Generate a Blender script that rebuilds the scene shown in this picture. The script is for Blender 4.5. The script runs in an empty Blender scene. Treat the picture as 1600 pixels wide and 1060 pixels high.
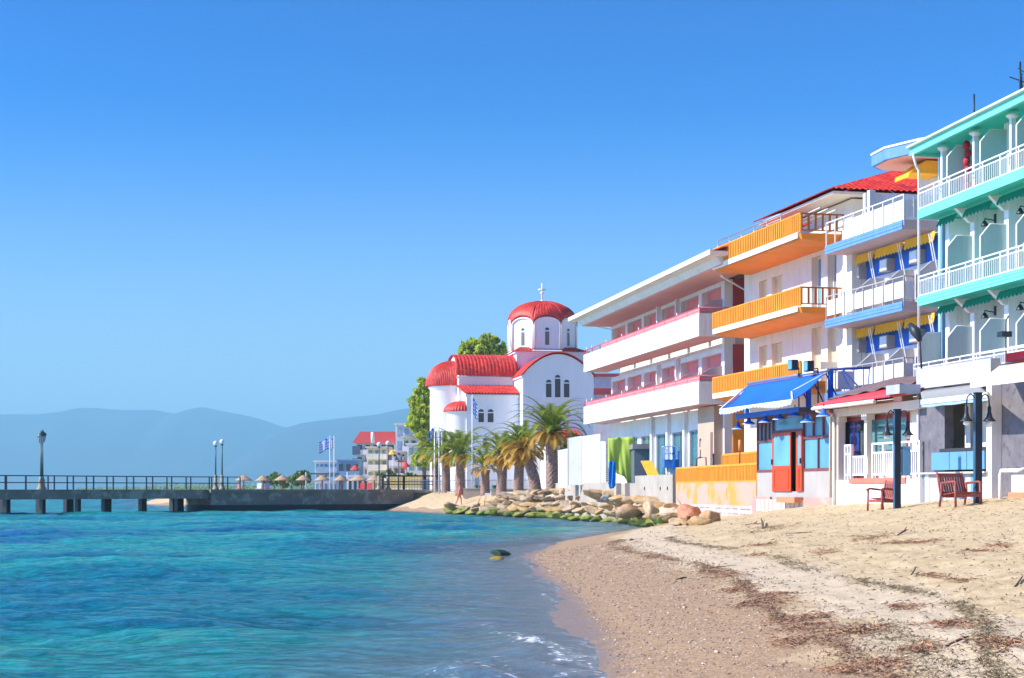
import bpy, math, random
import numpy as np
from math import sin, cos, pi, radians, sqrt, hypot, atan2
random.seed(7)
C = bpy.context.scene.collection
sc = bpy.context.scene

# ------------------------------------------------------------ camera, sky, sun
F = 2600.0; CX = 800.0; HY = 765.0; H = 1.9
cd = bpy.data.cameras.new("Camera"); cam = bpy.data.objects.new("Camera", cd); C.objects.link(cam)
cam.location = (0, 0, H); cam.rotation_euler = (radians(90), 0, 0)
cd.sensor_width = 36; cd.lens = 36 * F / 1600; cd.shift_y = (HY - 530) / 1600
cd.clip_start = 0.1; cd.clip_end = 40000
sc.camera = cam
SUN_EL = radians(37); SX, SY = -0.985, -0.172
w = bpy.data.worlds.new("World"); sc.world = w; w.use_nodes = True
nt = w.node_tree; nt.nodes.clear()
sky = nt.nodes.new("ShaderNodeTexSky"); sky.sky_type = 'NISHITA'; sky.sun_disc = False
sky.sun_elevation = SUN_EL; sky.sun_rotation = atan2(SX, SY) % (2 * pi)
sky.altitude = 0; sky.air_density = 1.0; sky.dust_density = 0.9; sky.ozone_density = 6.0
gm = nt.nodes.new("ShaderNodeGamma"); gm.inputs[1].default_value = 1.95
hs = nt.nodes.new("ShaderNodeHueSaturation"); hs.inputs['Saturation'].default_value = 1.85; hs.inputs['Hue'].default_value = 0.5
bg = nt.nodes.new("ShaderNodeBackground"); bg.inputs[1].default_value = 0.0255
ow = nt.nodes.new("ShaderNodeOutputWorld")
nt.links.new(sky.outputs[0], gm.inputs[0]); nt.links.new(gm.outputs[0], hs.inputs['Color'])
# pale band of air low over the horizon, all the way round
tcw = nt.nodes.new("ShaderNodeTexCoord"); sxw = nt.nodes.new("ShaderNodeSeparateXYZ"); nt.links.new(tcw.outputs['Generated'], sxw.inputs[0])
rw = nt.nodes.new("ShaderNodeMapRange"); rw.interpolation_type = 'SMOOTHSTEP'; rw.inputs['From Min'].default_value = -.02; rw.inputs['From Max'].default_value = .235
rw.inputs['To Min'].default_value = .78; rw.inputs['To Max'].default_value = 0; nt.links.new(sxw.outputs[2], rw.inputs['Value'])
mw = nt.nodes.new("ShaderNodeMix"); mw.data_type = 'RGBA'; nt.links.new(rw.outputs[0], mw.inputs[0]); nt.links.new(hs.outputs[0], mw.inputs[6])
mw.inputs[7].default_value = (18.5, 21.0, 24.4, 1)
nt.links.new(mw.outputs[2], bg.inputs[0]); nt.links.new(bg.outputs[0], ow.inputs[0])
sl = bpy.data.lights.new("Sun", 'SUN'); so = bpy.data.objects.new("Sun", sl); C.objects.link(so)
sl.energy = 4.5; sl.angle = radians(0.5); sl.color = (1.0, 0.93, 0.80)
from mathutils import Vector, Matrix
sd = Vector((SX * cos(SUN_EL), SY * cos(SUN_EL), sin(SUN_EL)))
so.rotation_euler = sd.to_track_quat('Z', 'Y').to_euler(); so.location = (-60, -20, 60)
sc.view_settings.view_transform = 'Standard'; sc.view_settings.look = 'None'
sc.view_settings.exposure = 0.85; sc.view_settings.gamma = 1
sc.cycles.max_bounces = 6; sc.cycles.transparent_max_bounces = 12
sc.cycles.volume_bounces = 0

# ------------------------------------------------------------ materials
def nodes(name):
    m = bpy.data.materials.new(name); m.use_nodes = True
    t = m.node_tree; return m, t, t.nodes['Principled BSDF'], t.nodes['Material Output']
def nn(t, typ, **kw):
    n = t.nodes.new(typ)
    for k, v in kw.items():
        if k in n.inputs: n.inputs[k].default_value = v
        else: setattr(n, k, v)
    return n
def noise(t, scale, detail=4, rough=.55, vec=None, dist=0.0):
    n = nn(t, 'ShaderNodeTexNoise'); n.inputs['Scale'].default_value = scale
    n.inputs['Detail'].default_value = detail; n.inputs['Roughness'].default_value = rough
    n.inputs['Distortion'].default_value = dist
    if vec is not None: t.links.new(vec, n.inputs['Vector'])
    return n
def ramp(t, fac, stops):
    r = nn(t, 'ShaderNodeValToRGB'); e = r.color_ramp.elements
    while len(e) > 1: e.remove(e[-1])
    e[0].position = stops[0][0]; c = stops[0][1]; e[0].color = (*c, 1) if len(c) == 3 else c
    for p, c in stops[1:]:
        x = e.new(p); x.color = (*c, 1) if len(c) == 3 else c
    t.links.new(fac, r.inputs[0]); return r
def g1(v): return (v, v, v)
def mix(t, fac, a, b, mode='MIX'):
    m = nn(t, 'ShaderNodeMix', data_type='RGBA', blend_type=mode)
    for s, x in ((0, fac), (6, a), (7, b)):
        if isinstance(x, (int, float)): m.inputs[s].default_value = x
        elif isinstance(x, tuple): m.inputs[s].default_value = (*x, 1) if len(x) == 3 else x
        else: t.links.new(x, m.inputs[s])
    return m.outputs[2]
def mth(t, op, a, b=None, clamp=False):
    m = nn(t, 'ShaderNodeMath', operation=op, use_clamp=clamp)
    for s, x in ((0, a), (1, b)):
        if x is None: continue
        if isinstance(x, (int, float)): m.inputs[s].default_value = x
        else: t.links.new(x, m.inputs[s])
    return m.outputs[0]
MC = {}
def M(name, col, rough=.6, var=.18, scale=1.3, bump=.15, bs=25, dirt=None, dirt_amt=.5, metal=0, spec=.4, fine=.025, streak=0):
    """painted / plastered / metal surface with uneven tone, faint streaks, small bumps and optional blotches of another colour"""
    if name in MC: return MC[name]
    m, t, p, o = nodes(name)
    tc = nn(t, 'ShaderNodeTexCoord').outputs['Object']
    n1 = noise(t, scale, 5, .6, tc)
    r1 = ramp(t, n1.outputs[0], [(.3, g1(1 - var)), (.7, g1(1 + var * .25))])
    c = mix(t, 1.0, col, r1.outputs[0], 'MULTIPLY')
    mp = nn(t, 'ShaderNodeMapping'); mp.inputs['Scale'].default_value = (9, 9, .7); t.links.new(tc, mp.inputs[0])
    n2 = noise(t, 1.0, 4, .6, mp.outputs[0])
    r2 = ramp(t, n2.outputs[0], [(.35, g1(1 - fine * 2)), (.6, g1(1))])
    c = mix(t, 1.0, c, r2.outputs[0], 'MULTIPLY')
    if streak:
        mq = nn(t, 'ShaderNodeMapping'); mq.inputs['Scale'].default_value = (4.5, 4.5, .32); t.links.new(tc, mq.inputs[0])
        nq = noise(t, 1.0, 5, .65, mq.outputs[0]); nr = noise(t, .55, 3, .6, tc)
        fq = mth(t, 'MULTIPLY', ramp(t, nq.outputs[0], [(.50, g1(0)), (.66, g1(1))]).outputs[0], ramp(t, nr.outputs[0], [(.42, g1(0)), (.58, g1(streak))]).outputs[0])
        c = mix(t, fq, c, tuple(x * .5 + y for x, y in zip(col, (.06, .035, .02))))
    if dirt:
        n3 = noise(t, scale * 1.7, 7, .65, tc)
        r3 = ramp(t, n3.outputs[0], [(1 - dirt_amt - .03, g1(0)), (1 - dirt_amt + .05, g1(1))])
        c = mix(t, r3.outputs[0], c, dirt)
    t.links.new(c, p.inputs['Base Color'])
    p.inputs['Roughness'].default_value = rough; p.inputs['Metallic'].default_value = metal
    p.inputs['Specular IOR Level'].default_value = spec
    if bump:
        n4 = noise(t, bs, 5, .6, tc); b = nn(t, 'ShaderNodeBump', Strength=bump, Distance=.02)
        t.links.new(n4.outputs[0], b.inputs['Height']); t.links.new(b.outputs[0], p.inputs['Normal'])
    MC[name] = m; return m
def Mglass(name, col, rough=.06, spec=.8):
    if name in MC: return MC[name]
    m, t, p, o = nodes(name)
    tc = nn(t, 'ShaderNodeTexCoord').outputs['Object']
    n1 = noise(t, .8, 3, .5, tc)
    c = mix(t, n1.outputs[0], tuple(x * .6 for x in col), tuple(min(1, x * 1.5) for x in col))
    t.links.new(c, p.inputs['Base Color']); p.inputs['Roughness'].default_value = rough
    p.inputs['Specular IOR Level'].default_value = spec
    b = nn(t, 'ShaderNodeBump', Strength=.08, Distance=.02); n2 = noise(t, 1.5, 2, .5, tc)
    t.links.new(n2.outputs[0], b.inputs['Height']); t.links.new(b.outputs[0], p.inputs['Normal'])
    MC[name] = m; return m
white = M('white plaster', (.82, .80, .75), .7, .09, .7, .12, 30, fine=.05, streak=.45)
church_w = M('church limewash', (.88, .87, .85), .75, .05, .5, .1, 20, fine=.02, streak=.16)
offwhite = M('cream plaster', (.78, .72, .60), .7, .08, .8, .12, 30, streak=.45)
pinkp = M('pink paint', (.86, .25, .23), .65, .1, .9)
pinks = M('pale pink soffit', (.80, .40, .32), .75, .08, .9)
pinkg = M('mauve grey plaster', (.52, .42, .41), .75, .1, .9)
redrail = M('red rail paint', (.75, .07, .08), .5, .15, 4)
redpanel = M('rail infill pink', (.85, .25, .25), .5, .15, 4)
maroon = M('maroon panel', (.42, .06, .06), .6, .12, 2)
tan = M('tan render', (.52, .38, .27), .8, .12, .8, .25, 40)
orange = M('orange paint', (.90, .34, .02), .6, .2, 1.6, .2, 30, streak=.5)
orange_w = M('orange soffit worn', (.88, .28, .015), .6, .15, 1.2, .2, 30, dirt=(.88, .52, .22), dirt_amt=.34)
stripw = M('white strip worn', (.86, .84, .78), .6, .1, 1.5, .2, 30, dirt=(.85, .42, .12), dirt_amt=.36)
orange_p = M('peeling orange wall', (.74, .32, .05), .8, .15, .42, .4, 12, dirt=(.46, .33, .25), dirt_amt=.54)
blue = M('blue paint', (.02, .15, .62), .5, .12, 2)
bluel = M('light blue fascia', (.13, .30, .74), .6, .15, 2, streak=.5)
bluea = M('blue awning cloth', (.0, .13, .78), .75, .06, 2, .1, 60)
yellow = M('yellow awning cloth', (.92, .46, .02), .8, .1, 3, .1, 60)
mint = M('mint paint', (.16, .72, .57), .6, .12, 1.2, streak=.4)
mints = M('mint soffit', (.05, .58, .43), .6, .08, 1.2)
greenaw = M('green awning cloth', (.0, .25, .15), .8, .1, 3)
part_g = M('pale green partition', (.48, .58, .54), .45, .08, 1.0, .05)
railw = M('white rail paint', (.84, .83, .82), .45, .08, 3)
steel = M('galvanised steel', (.45, .45, .46), .4, .15, 3, metal=.6)
dark = M('dark iron', (.025, .03, .04), .45, .2, 5)
navy = M('navy post paint', (.008, .016, .035), .4, .2, 3)
grey_m = M('grey marble panel', (.19, .175, .19), .45, .3, 2.2, .08, 10, dirt=(.10, .09, .105), dirt_amt=.42)
grey_l = M('light grey stone', (.50, .50, .54), .6, .12, 1.5)
panelb = M('light blue panel', (.13, .33, .52), .5, .12, 1.5)
beige = M('beige awning cloth', (.62, .56, .42), .8, .08, 2)
greyaw = M('grey awning cloth', (.30, .30, .29), .8, .12, 2)
redwood = M('red brown wood', (.36, .085, .065), .5, .25, 5, .2, 40)
doorred = M('orange red door paint', (.62, .07, .01), .4, .12, 2)
brownf = M('brown window frame', (.22, .07, .06), .5, .2, 3)
slab_p = M('pink plinth', (.58, .31, .26), .8, .15, 1.2, .3, 25, dirt=(.44, .36, .30), dirt_amt=.45)
concrete = M('grey concrete', (.32, .29, .25), .85, .2, .9, .4, 20, dirt=(.52, .48, .43), dirt_amt=.5)
concl = M('pale concrete', (.44, .38, .31), .85, .2, .8, .35, 20, dirt=(.34, .29, .24), dirt_amt=.42)
pierc = M('pier concrete', (.25, .22, .18), .85, .35, .5, .5, 9, dirt=(.36, .33, .27), dirt_amt=.46)
pierd = M('wet pier concrete', (.02, .022, .022), .5, .3, 1.0, .4, 9)
def each(name, mat, parent, items, fn):
    '''one mesh part per item'''
    for it in items:
        b = MB(); fn(b, it); b.build(name, mat, parent)
copp = M('lamp green metal', (.05, .11, .11), .45, .2, 4)
lampbase = M('lamp weathered base', (.34, .30, .20), .6, .25, 5)
globe = M('white globe glass', (.85, .86, .88), .2, .04, 3, .0)
glass_t = Mglass('teal glass', (.03, .14, .17))
glass_b = Mglass('blue reflecting glass', (.12, .32, .45), .12)
glass_d = Mglass('dark glass', (.025, .03, .035))
shutter = M('cream shutter', (.78, .66, .40), .6, .1, 2)
thatch = M('thatch', (.50, .34, .21), .9, .3, 4, .6, 30)
canvas_r = M('red canvas', (.7, .06, .04), .8, .1, 3)
yellowp = M('yellow plank', (.85, .50, .05), .7, .15, 3)
board = M('white hoarding board', (.60, .59, .54), .7, .1, .8, .15, 20, dirt=(.48, .49, .44), dirt_amt=.4)
limec = M('lime tarpaulin', (.46, .60, .08), .7, .1, 2, .3, 12)
bluec = M('blue tarpaulin', (.0, .22, .72), .6, .1, 2, .3, 12)
driftw = M('driftwood', (.13, .085, .06), .85, .3, 8, .4, 40)
redmet = M('red roof metal', (.72, .05, .07), .5, .1, 2)
slate = M('slate cladding', (.12, .14, .17), .6, .2, 1.5)
skin_m = M('sunburnt skin', (.55, .17, .12), .55, .08, 6, 0)
suit_m = M('coral swimwear', (.70, .12, .11), .8, .05, 6, 0)
cap_m = M('purple cap', (.12, .06, .25), .8, .05, 6, 0)
distw = M('distant white wall', (.78, .77, .75), .8, .1, .3)
distc = M('distant cream wall', (.74, .66, .45), .8, .1, .3)
distb = M('distant blue wall', (.16, .30, .50), .8, .15, .3)
def Mtile(name, col):
    m, t, p, o = nodes(name)
    tc = nn(t, 'ShaderNodeTexCoord').outputs['Object']
    v = nn(t, 'ShaderNodeTexVoronoi'); v.inputs['Scale'].default_value = 3.2; t.links.new(tc, v.inputs['Vector'])
    sepc = nn(t, 'ShaderNodeSeparateColor'); t.links.new(v.outputs['Color'], sepc.inputs[0])
    r = ramp(t, sepc.outputs[0], [(0, tuple(x * .7 for x in col)), (.6, col), (1, (min(1, col[0] * 1.15), col[1] * 1.9, col[2] * 1.9))])
    n = noise(t, .9, 6, .65, tc); r2 = ramp(t, n.outputs[0], [(.42, g1(1)), (.68, g1(.6))])
    t.links.new(mix(t, 1.0, r.outputs[0], r2.outputs[0], 'MULTIPLY'), p.inputs['Base Color'])
    p.inputs['Roughness'].default_value = .55
    b = nn(t, 'ShaderNodeBump', Strength=.25, Distance=.02); n2 = noise(t, 20, 4, .6, tc)
    t.links.new(n2.outputs[0], b.inputs['Height']); t.links.new(b.outputs[0], p.inputs['Normal'])
    return m
tile = Mtile('red clay tile', (.66, .03, .014))
def Mleaf(name, a, b, sc_=2.0, trans=.3):
    m, t, p, o = nodes(name)
    ge = nn(t, 'ShaderNodeNewGeometry')
    ri = ge.outputs['Random Per Island']
    r = ramp(t, ri, [(0, a), (1, b)])
    n = noise(t, sc_, 3, .5, ge.outputs['Position'])
    c = mix(t, 1.0, r.outputs[0], ramp(t, n.outputs[0], [(.3, g1(.75)), (.7, g1(1.2))]).outputs[0], 'MULTIPLY')
    t.links.new(c, p.inputs['Base Color']); p.inputs['Roughness'].default_value = .55
    tr = nn(t, 'ShaderNodeBsdfTranslucent'); t.links.new(c, tr.inputs[0])
    ms = nn(t, 'ShaderNodeMixShader'); ms.inputs[0].default_value = trans
    t.links.new(p.outputs[0], ms.inputs[1]); t.links.new(tr.outputs[0], ms.inputs[2]); t.links.new(ms.outputs[0], o.inputs[0])
    return m
leaf_b = Mleaf('bright tree leaves', (.36, .48, .025), (.62, .66, .08), .6, .5)
leaf_d = Mleaf('dark tree leaves', (.12, .20, .03), (.24, .32, .04), .6)
frond_g = Mleaf('palm green frond', (.12, .22, .02), (.38, .40, .05), 1.2, .4)
frond_y = Mleaf('palm dry frond', (.50, .36, .04), (.66, .34, .06), 1.2, .4)
trunk_p = M('palm trunk bark', (.40, .25, .19), .9, .5, 5, 1.0, 9, dirt=(.14, .08, .065), dirt_amt=.44)
bark = M('tree bark', (.16, .12, .09), .9, .3, 4, .6, 20)

# ------------------------------------------------------------ mesh kit and frames
class Fr:
    """street frame: x inland, y along the street away from the camera; vp = where its lines meet on the horizon"""
    def __init__(s, vp=CX):
        s.vp = vp; s.t = (CX - vp) / F; n = hypot(1, s.t); s.c = 1 / n; s.s = s.t / n; s.th = math.atan(s.t)
    def V(s, a): return a * s.c
    def Y(s, px, a): return F * a / (px - s.vp)
    def u(s, px, a):
        Y = s.Y(px, a); X = a - s.t * Y; return -s.s * X + s.c * Y
    def z(s, py, px, a): return H - (py - HY) / F * s.Y(px, a)
    def v(s, px, u):
        k = (px - CX) / F; return u * (s.s + k * s.c) / (s.c - k * s.s)
    def zz(s, py, v, u): return H - (py - HY) / F * (s.s * v + s.c * u)
    def world(s, v, u, z=0): return (s.c * v - s.s * u, s.s * v + s.c * u, z)
FW = Fr()
def W(px, py, Y): return ((px - CX) / F * Y, Y, H - (py - HY) / F * Y)
class MB:
    def __init__(s): s.v = []; s.f = []; s.m = []; s.sm = []; s.cur = 0; s.smooth = False
    def add(s, vs, fs, smooth=None):
        b = len(s.v); s.v += [tuple(p) for p in vs]
        for f in fs: s.f.append([i + b for i in f]); s.m.append(s.cur); s.sm.append(s.smooth if smooth is None else smooth)
        return s
    def box(s, x0, x1, y0, y1, z0, z1):
        if x0 > x1: x0, x1 = x1, x0
        if y0 > y1: y0, y1 = y1, y0
        if z0 > z1: z0, z1 = z1, z0
        return s.add([(x, y, z) for z in (z0, z1) for y in (y0, y1) for x in (x0, x1)],
              [(0, 2, 3, 1), (4, 5, 7, 6), (0, 1, 5, 4), (2, 6, 7, 3), (0, 4, 6, 2), (1, 3, 7, 5)])
    def prism(s, poly, axis, lo, hi):
        """poly = 2D outline in the other two axes; extruded along axis"""
        n = len(poly)
        def P(p, w):
            return (w, p[0], p[1]) if axis == 0 else (p[0], w, p[1]) if axis == 1 else (p[0], p[1], w)
        return s.add([P(p, lo) for p in poly] + [P(p, hi) for p in poly],
              [tuple(range(n)), tuple(range(2 * n - 1, n - 1, -1))] + [(i, i + n, (i + 1) % n + n, (i + 1) % n) for i in range(n)])
    def hexa(s, p): # eight corners: 4 bottom ccw, 4 top ccw
        return s.add(p, [(3, 2, 1, 0), (4, 5, 6, 7), (0, 1, 5, 4), (1, 2, 6, 5), (2, 3, 7, 6), (3, 0, 4, 7)])
    def tube(s, pts, r, n=8, cap=True):
        pts = [Vector(p) for p in pts]; k = len(pts)
        rr = r if isinstance(r, (list, tuple)) else [r] * k
        vs = []; up = None
        for i, p in enumerate(pts):
            d = (pts[min(i + 1, k - 1)] - pts[max(i - 1, 0)]); d.normalize()
            if up is None or abs(up.dot(d)) > .95: up = Vector((0, 0, 1)) if abs(d.z) < .9 else Vector((1, 0, 0))
            a = d.cross(up).normalized(); b = a.cross(d).normalized(); up = b
            for j in range(n):
                t = 2 * pi * j / n; vs.append(p + (a * cos(t) + b * sin(t)) * rr[i])
        fs = [(i * n + j, i * n + (j + 1) % n, (i + 1) * n + (j + 1) % n, (i + 1) * n + j) for i in range(k - 1) for j in range(n)]
        s.add(vs, fs, smooth=(n > 5))
        if cap: b0 = len(s.v) - len(vs); s.f += [list(range(b0, b0 + n))[::-1], list(range(len(s.v) - n, len(s.v)))]; s.m += [s.cur] * 2; s.sm += [False] * 2
        return s
    def lathe(s, c, prof, n=16, smooth=True, a0=0, a1=2 * pi):
        """prof: list of (r, z) above c"""
        full = abs(a1 - a0 - 2 * pi) < 1e-6; m = n if full else n + 1; k = len(prof)
        vs = [(c[0] + r * cos(a0 + (a1 - a0) * j / n), c[1] + r * sin(a0 + (a1 - a0) * j / n), c[2] + z) for r, z in prof for j in range(m)]
        fs = [(i * m + j, i * m + (j + 1) % m, (i + 1) * m + (j + 1) % m, (i + 1) * m + j) for i in range(k - 1) for j in range(n)]
        return s.add(vs, fs, smooth=smooth)
    def ball(s, c, r, n=12, sq=1.0):
        return s.lathe(c, [(max(1e-4, r * sin(pi * i / (n // 2 + 2))), -r * sq * cos(pi * i / (n // 2 + 2))) for i in range(n // 2 + 3)], n)
    def surf(s, fn, nu, nv, smooth=True):
        vs = [fn(i / nu, j / nv) for j in range(nv + 1) for i in range(nu + 1)]
        return s.add(vs, [(j * (nu + 1) + i, j * (nu + 1) + i + 1, (j + 1) * (nu + 1) + i + 1, (j + 1) * (nu + 1) + i) for j in range(nv) for i in range(nu)], smooth=smooth)
    def build(s, name, mat, parent=None, origin=None, thick=0):
        me = bpy.data.meshes.new(name)
        if parent is not None and origin is None: origin = tuple(parent['_o'])
        if origin is not None: vs = [(a - origin[0], b - origin[1], c - origin[2]) for a, b, c in s.v]
        else: vs = s.v
        me.from_pydata(vs, [], s.f); mats = mat if isinstance(mat, (list, tuple)) else [mat]
        for x in mats: me.materials.append(x)
        me.polygons.foreach_set('material_index', s.m); me.polygons.foreach_set('use_smooth', s.sm); me.update()
        o = bpy.data.objects.new(name, me); C.objects.link(o)
        if parent is not None: o.parent = parent; o['_o'] = origin
        if thick:
            md = o.modifiers.new('thickness', 'SOLIDIFY'); md.thickness = thick; md.offset = 0
        return o
def tag(o, label=None, cat=None, group=None, kind=None):
    for k, v in (('label', label), ('category', cat), ('group', group), ('kind', kind)):
        if v: o[k] = v
    return o
def thing(name, label, cat, o=(0, 0, 0), fr=FW, group=None, rz=0):
    """o is the base point in the frame fr; parts are given in frame coordinates"""
    e = bpy.data.objects.new(name, None); C.objects.link(e)
    e.location = fr.world(*o); e.rotation_euler = (0, 0, fr.th + rz); e['_o'] = o; e.empty_display_size = .3
    return tag(e, label, cat, group)
def bld(fn, name, mat, parent, **kw):
    b = MB(); fn(b); return b.build(name, mat, parent, **kw)
def bx(name, mat, parent, *a): return MB().box(*a).build(name, mat, parent)
def loc_thing(name, label, cat, pos, rz=0, group=None):
    e = thing(name, label, cat, (0, 0, 0), FW, group); e.location = pos; e.rotation_euler = (0, 0, rz); return e
def copy_tree(o, parent=None):
    c = o.copy(); C.objects.link(c)
    if parent is not None: c.parent = parent
    for ch in [x for x in C.objects if x.parent == o]: copy_tree(ch, c)
    return c
# ------------------------------------------------------------ terrain, water, mountains
shore_px = [(940, 1060), (925, 1000), (893, 940), (850, 900), (822, 872), (868, 848), (960, 835), (1030, 826)]
def wl(px, py):
    Y = F * H / (py - HY); return ((px - CX) / F * Y, Y)
SHORE = [(-3.0, -40), (-1.5, -10), (-.3, 4)] + [wl(*p) for p in shore_px] + [wl(1000, 818), wl(900, 811), wl(780, 805), wl(690, 801.5), (-11.9, 154), (-13, 160),
         (-20, 170), (-34, 186), (-45, 200), (-53, 240), (-62, 300), (-85, 420), (-150, 700), (-600, 2200), (-1500, 6000), (-2500, 9000)]
POLY = np.array(SHORE + [(12000, 9000), (12000, -40)])
def sdist(x, y):
    """signed distance to the shoreline, positive inland"""
    x = np.asarray(x, float); y = np.asarray(y, float)
    d = np.full(x.shape, 1e9); S = np.array(SHORE)
    for (ax, ay), (bx_, by) in zip(S[:-1], S[1:]):
        ex, ey = bx_ - ax, by - ay; t = np.clip(((x - ax) * ex + (y - ay) * ey) / (ex * ex + ey * ey), 0, 1)
        d = np.minimum(d, np.hypot(x - ax - t * ex, y - ay - t * ey))
    ins = np.zeros(x.shape, bool); n = len(POLY)
    for i in range(n):
        x1, y1 = POLY[i]; x2, y2 = POLY[(i + 1) % n]
        if y1 == y2: continue
        c = ((y1 > y) != (y2 > y)) & (x < (x2 - x1) * (y - y1) / (y2 - y1) + x1); ins ^= c
    return np.where(ins, d, -d)
rs = np.random.RandomState(3)
_w = [(rs.uniform(-1, 1), rs.uniform(-1, 1), rs.uniform(0, 6.28)) for _ in range(24)]
def snoise(x, y, k):
    """smooth pseudo noise in -1..1 with wavelength about 1/k"""
    r = 0
    for i in range(0, 24, 2):
        a, b, c = _w[i]; a2, b2, c2 = _w[i + 1]
        r = r + np.sin((a * x + b * y) * k * 6.3 + c + 1.3 * np.sin((a2 * x + b2 * y) * k * 6.3 + c2))
    return r / 6
def sm(x, a, b): t = np.clip((x - a) / (b - a), 0, 1); return t * t * (3 - 2 * t)
def height(x, y, detail=True):
    x = np.asarray(x, float); y = np.asarray(y, float); s = sdist(x, y)
    se = s * (1 + .25 * sm(y, 50, 64) + 1.4 * sm(y, 66, 85))
    z = np.interp(se, [-60, -20, -3, 0, 1, 2.5, 4, 8, 11.5, 14, 20], [-3, -1.3, -.28, 0, .15, .36, .50, .96, 1.48, 1.78, 1.86])
    cap = np.where(y > 100, 1.62, 1.86); z = np.minimum(z, cap - .25 * sm(y, 70, 100) * 0)
    if detail:
        fade = sm(s, .8, 3.0) * (1 - sm(y, 60, 120))
        z = z + fade * (.022 * snoise(x, y, .9) + .035 * snoise(x + 9, y, .35) + .022 * snoise(x, y + 5, 2.4))
        z = z + sm(s, 3, 5) * (1 - sm(y, 25, 60)) * .028 * np.abs(snoise(x + 3, y, 3.2))
        z = z + (1 - fade) * np.where(s > -6, .01 * snoise(x, y, 1.2), 0)
    return z, s
def gz(x, y): return float(height(np.array([x]), np.array([y]))[0][0])
def G(px, py):
    """where the line of sight through a pixel meets the sand"""
    k = (px - CX) / F; q = (py - HY) / F
    Ys = np.geomspace(6, 400, 4000); z, _ = height(k * Ys, Ys, False); d = (H - q * Ys) - z
    i = int(np.argmax(d < 0)); Y = Ys[i]; return k * Y, Y, gz(k * Y, Y)
def grid_mesh(name, A, R, zf, mat, cen=(0, -6)):
    a, r = np.meshgrid(A, R); x = cen[0] + r * np.sin(a); y = cen[1] + r * np.cos(a)
    z, s = zf(x, y); n, m = a.shape
    co = np.stack([x, y, z], -1).reshape(-1, 3).astype(np.float32)
    idx = np.arange(n * m).reshape(n, m)
    q = np.stack([idx[:-1, :-1], idx[:-1, 1:], idx[1:, 1:], idx[1:, :-1]], -1).reshape(-1, 4)[:, ::-1]
    me = bpy.data.meshes.new(name); me.vertices.add(len(co)); me.vertices.foreach_set('co', co.ravel())
    me.loops.add(q.size); me.loops.foreach_set('vertex_index', q.ravel().astype(np.int32))
    me.polygons.add(len(q)); me.polygons.foreach_set('loop_start', np.arange(0, q.size, 4, dtype=np.int32))
    me.polygons.foreach_set('use_smooth', np.ones(len(q), bool)); me.update(); me.validate()
    at = me.attributes.new('s', 'FLOAT', 'POINT'); at.data.foreach_set('value', s.ravel().astype(np.float32))
    me.materials.append(mat); o = bpy.data.objects.new(name, me); C.objects.link(o); return o

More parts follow.
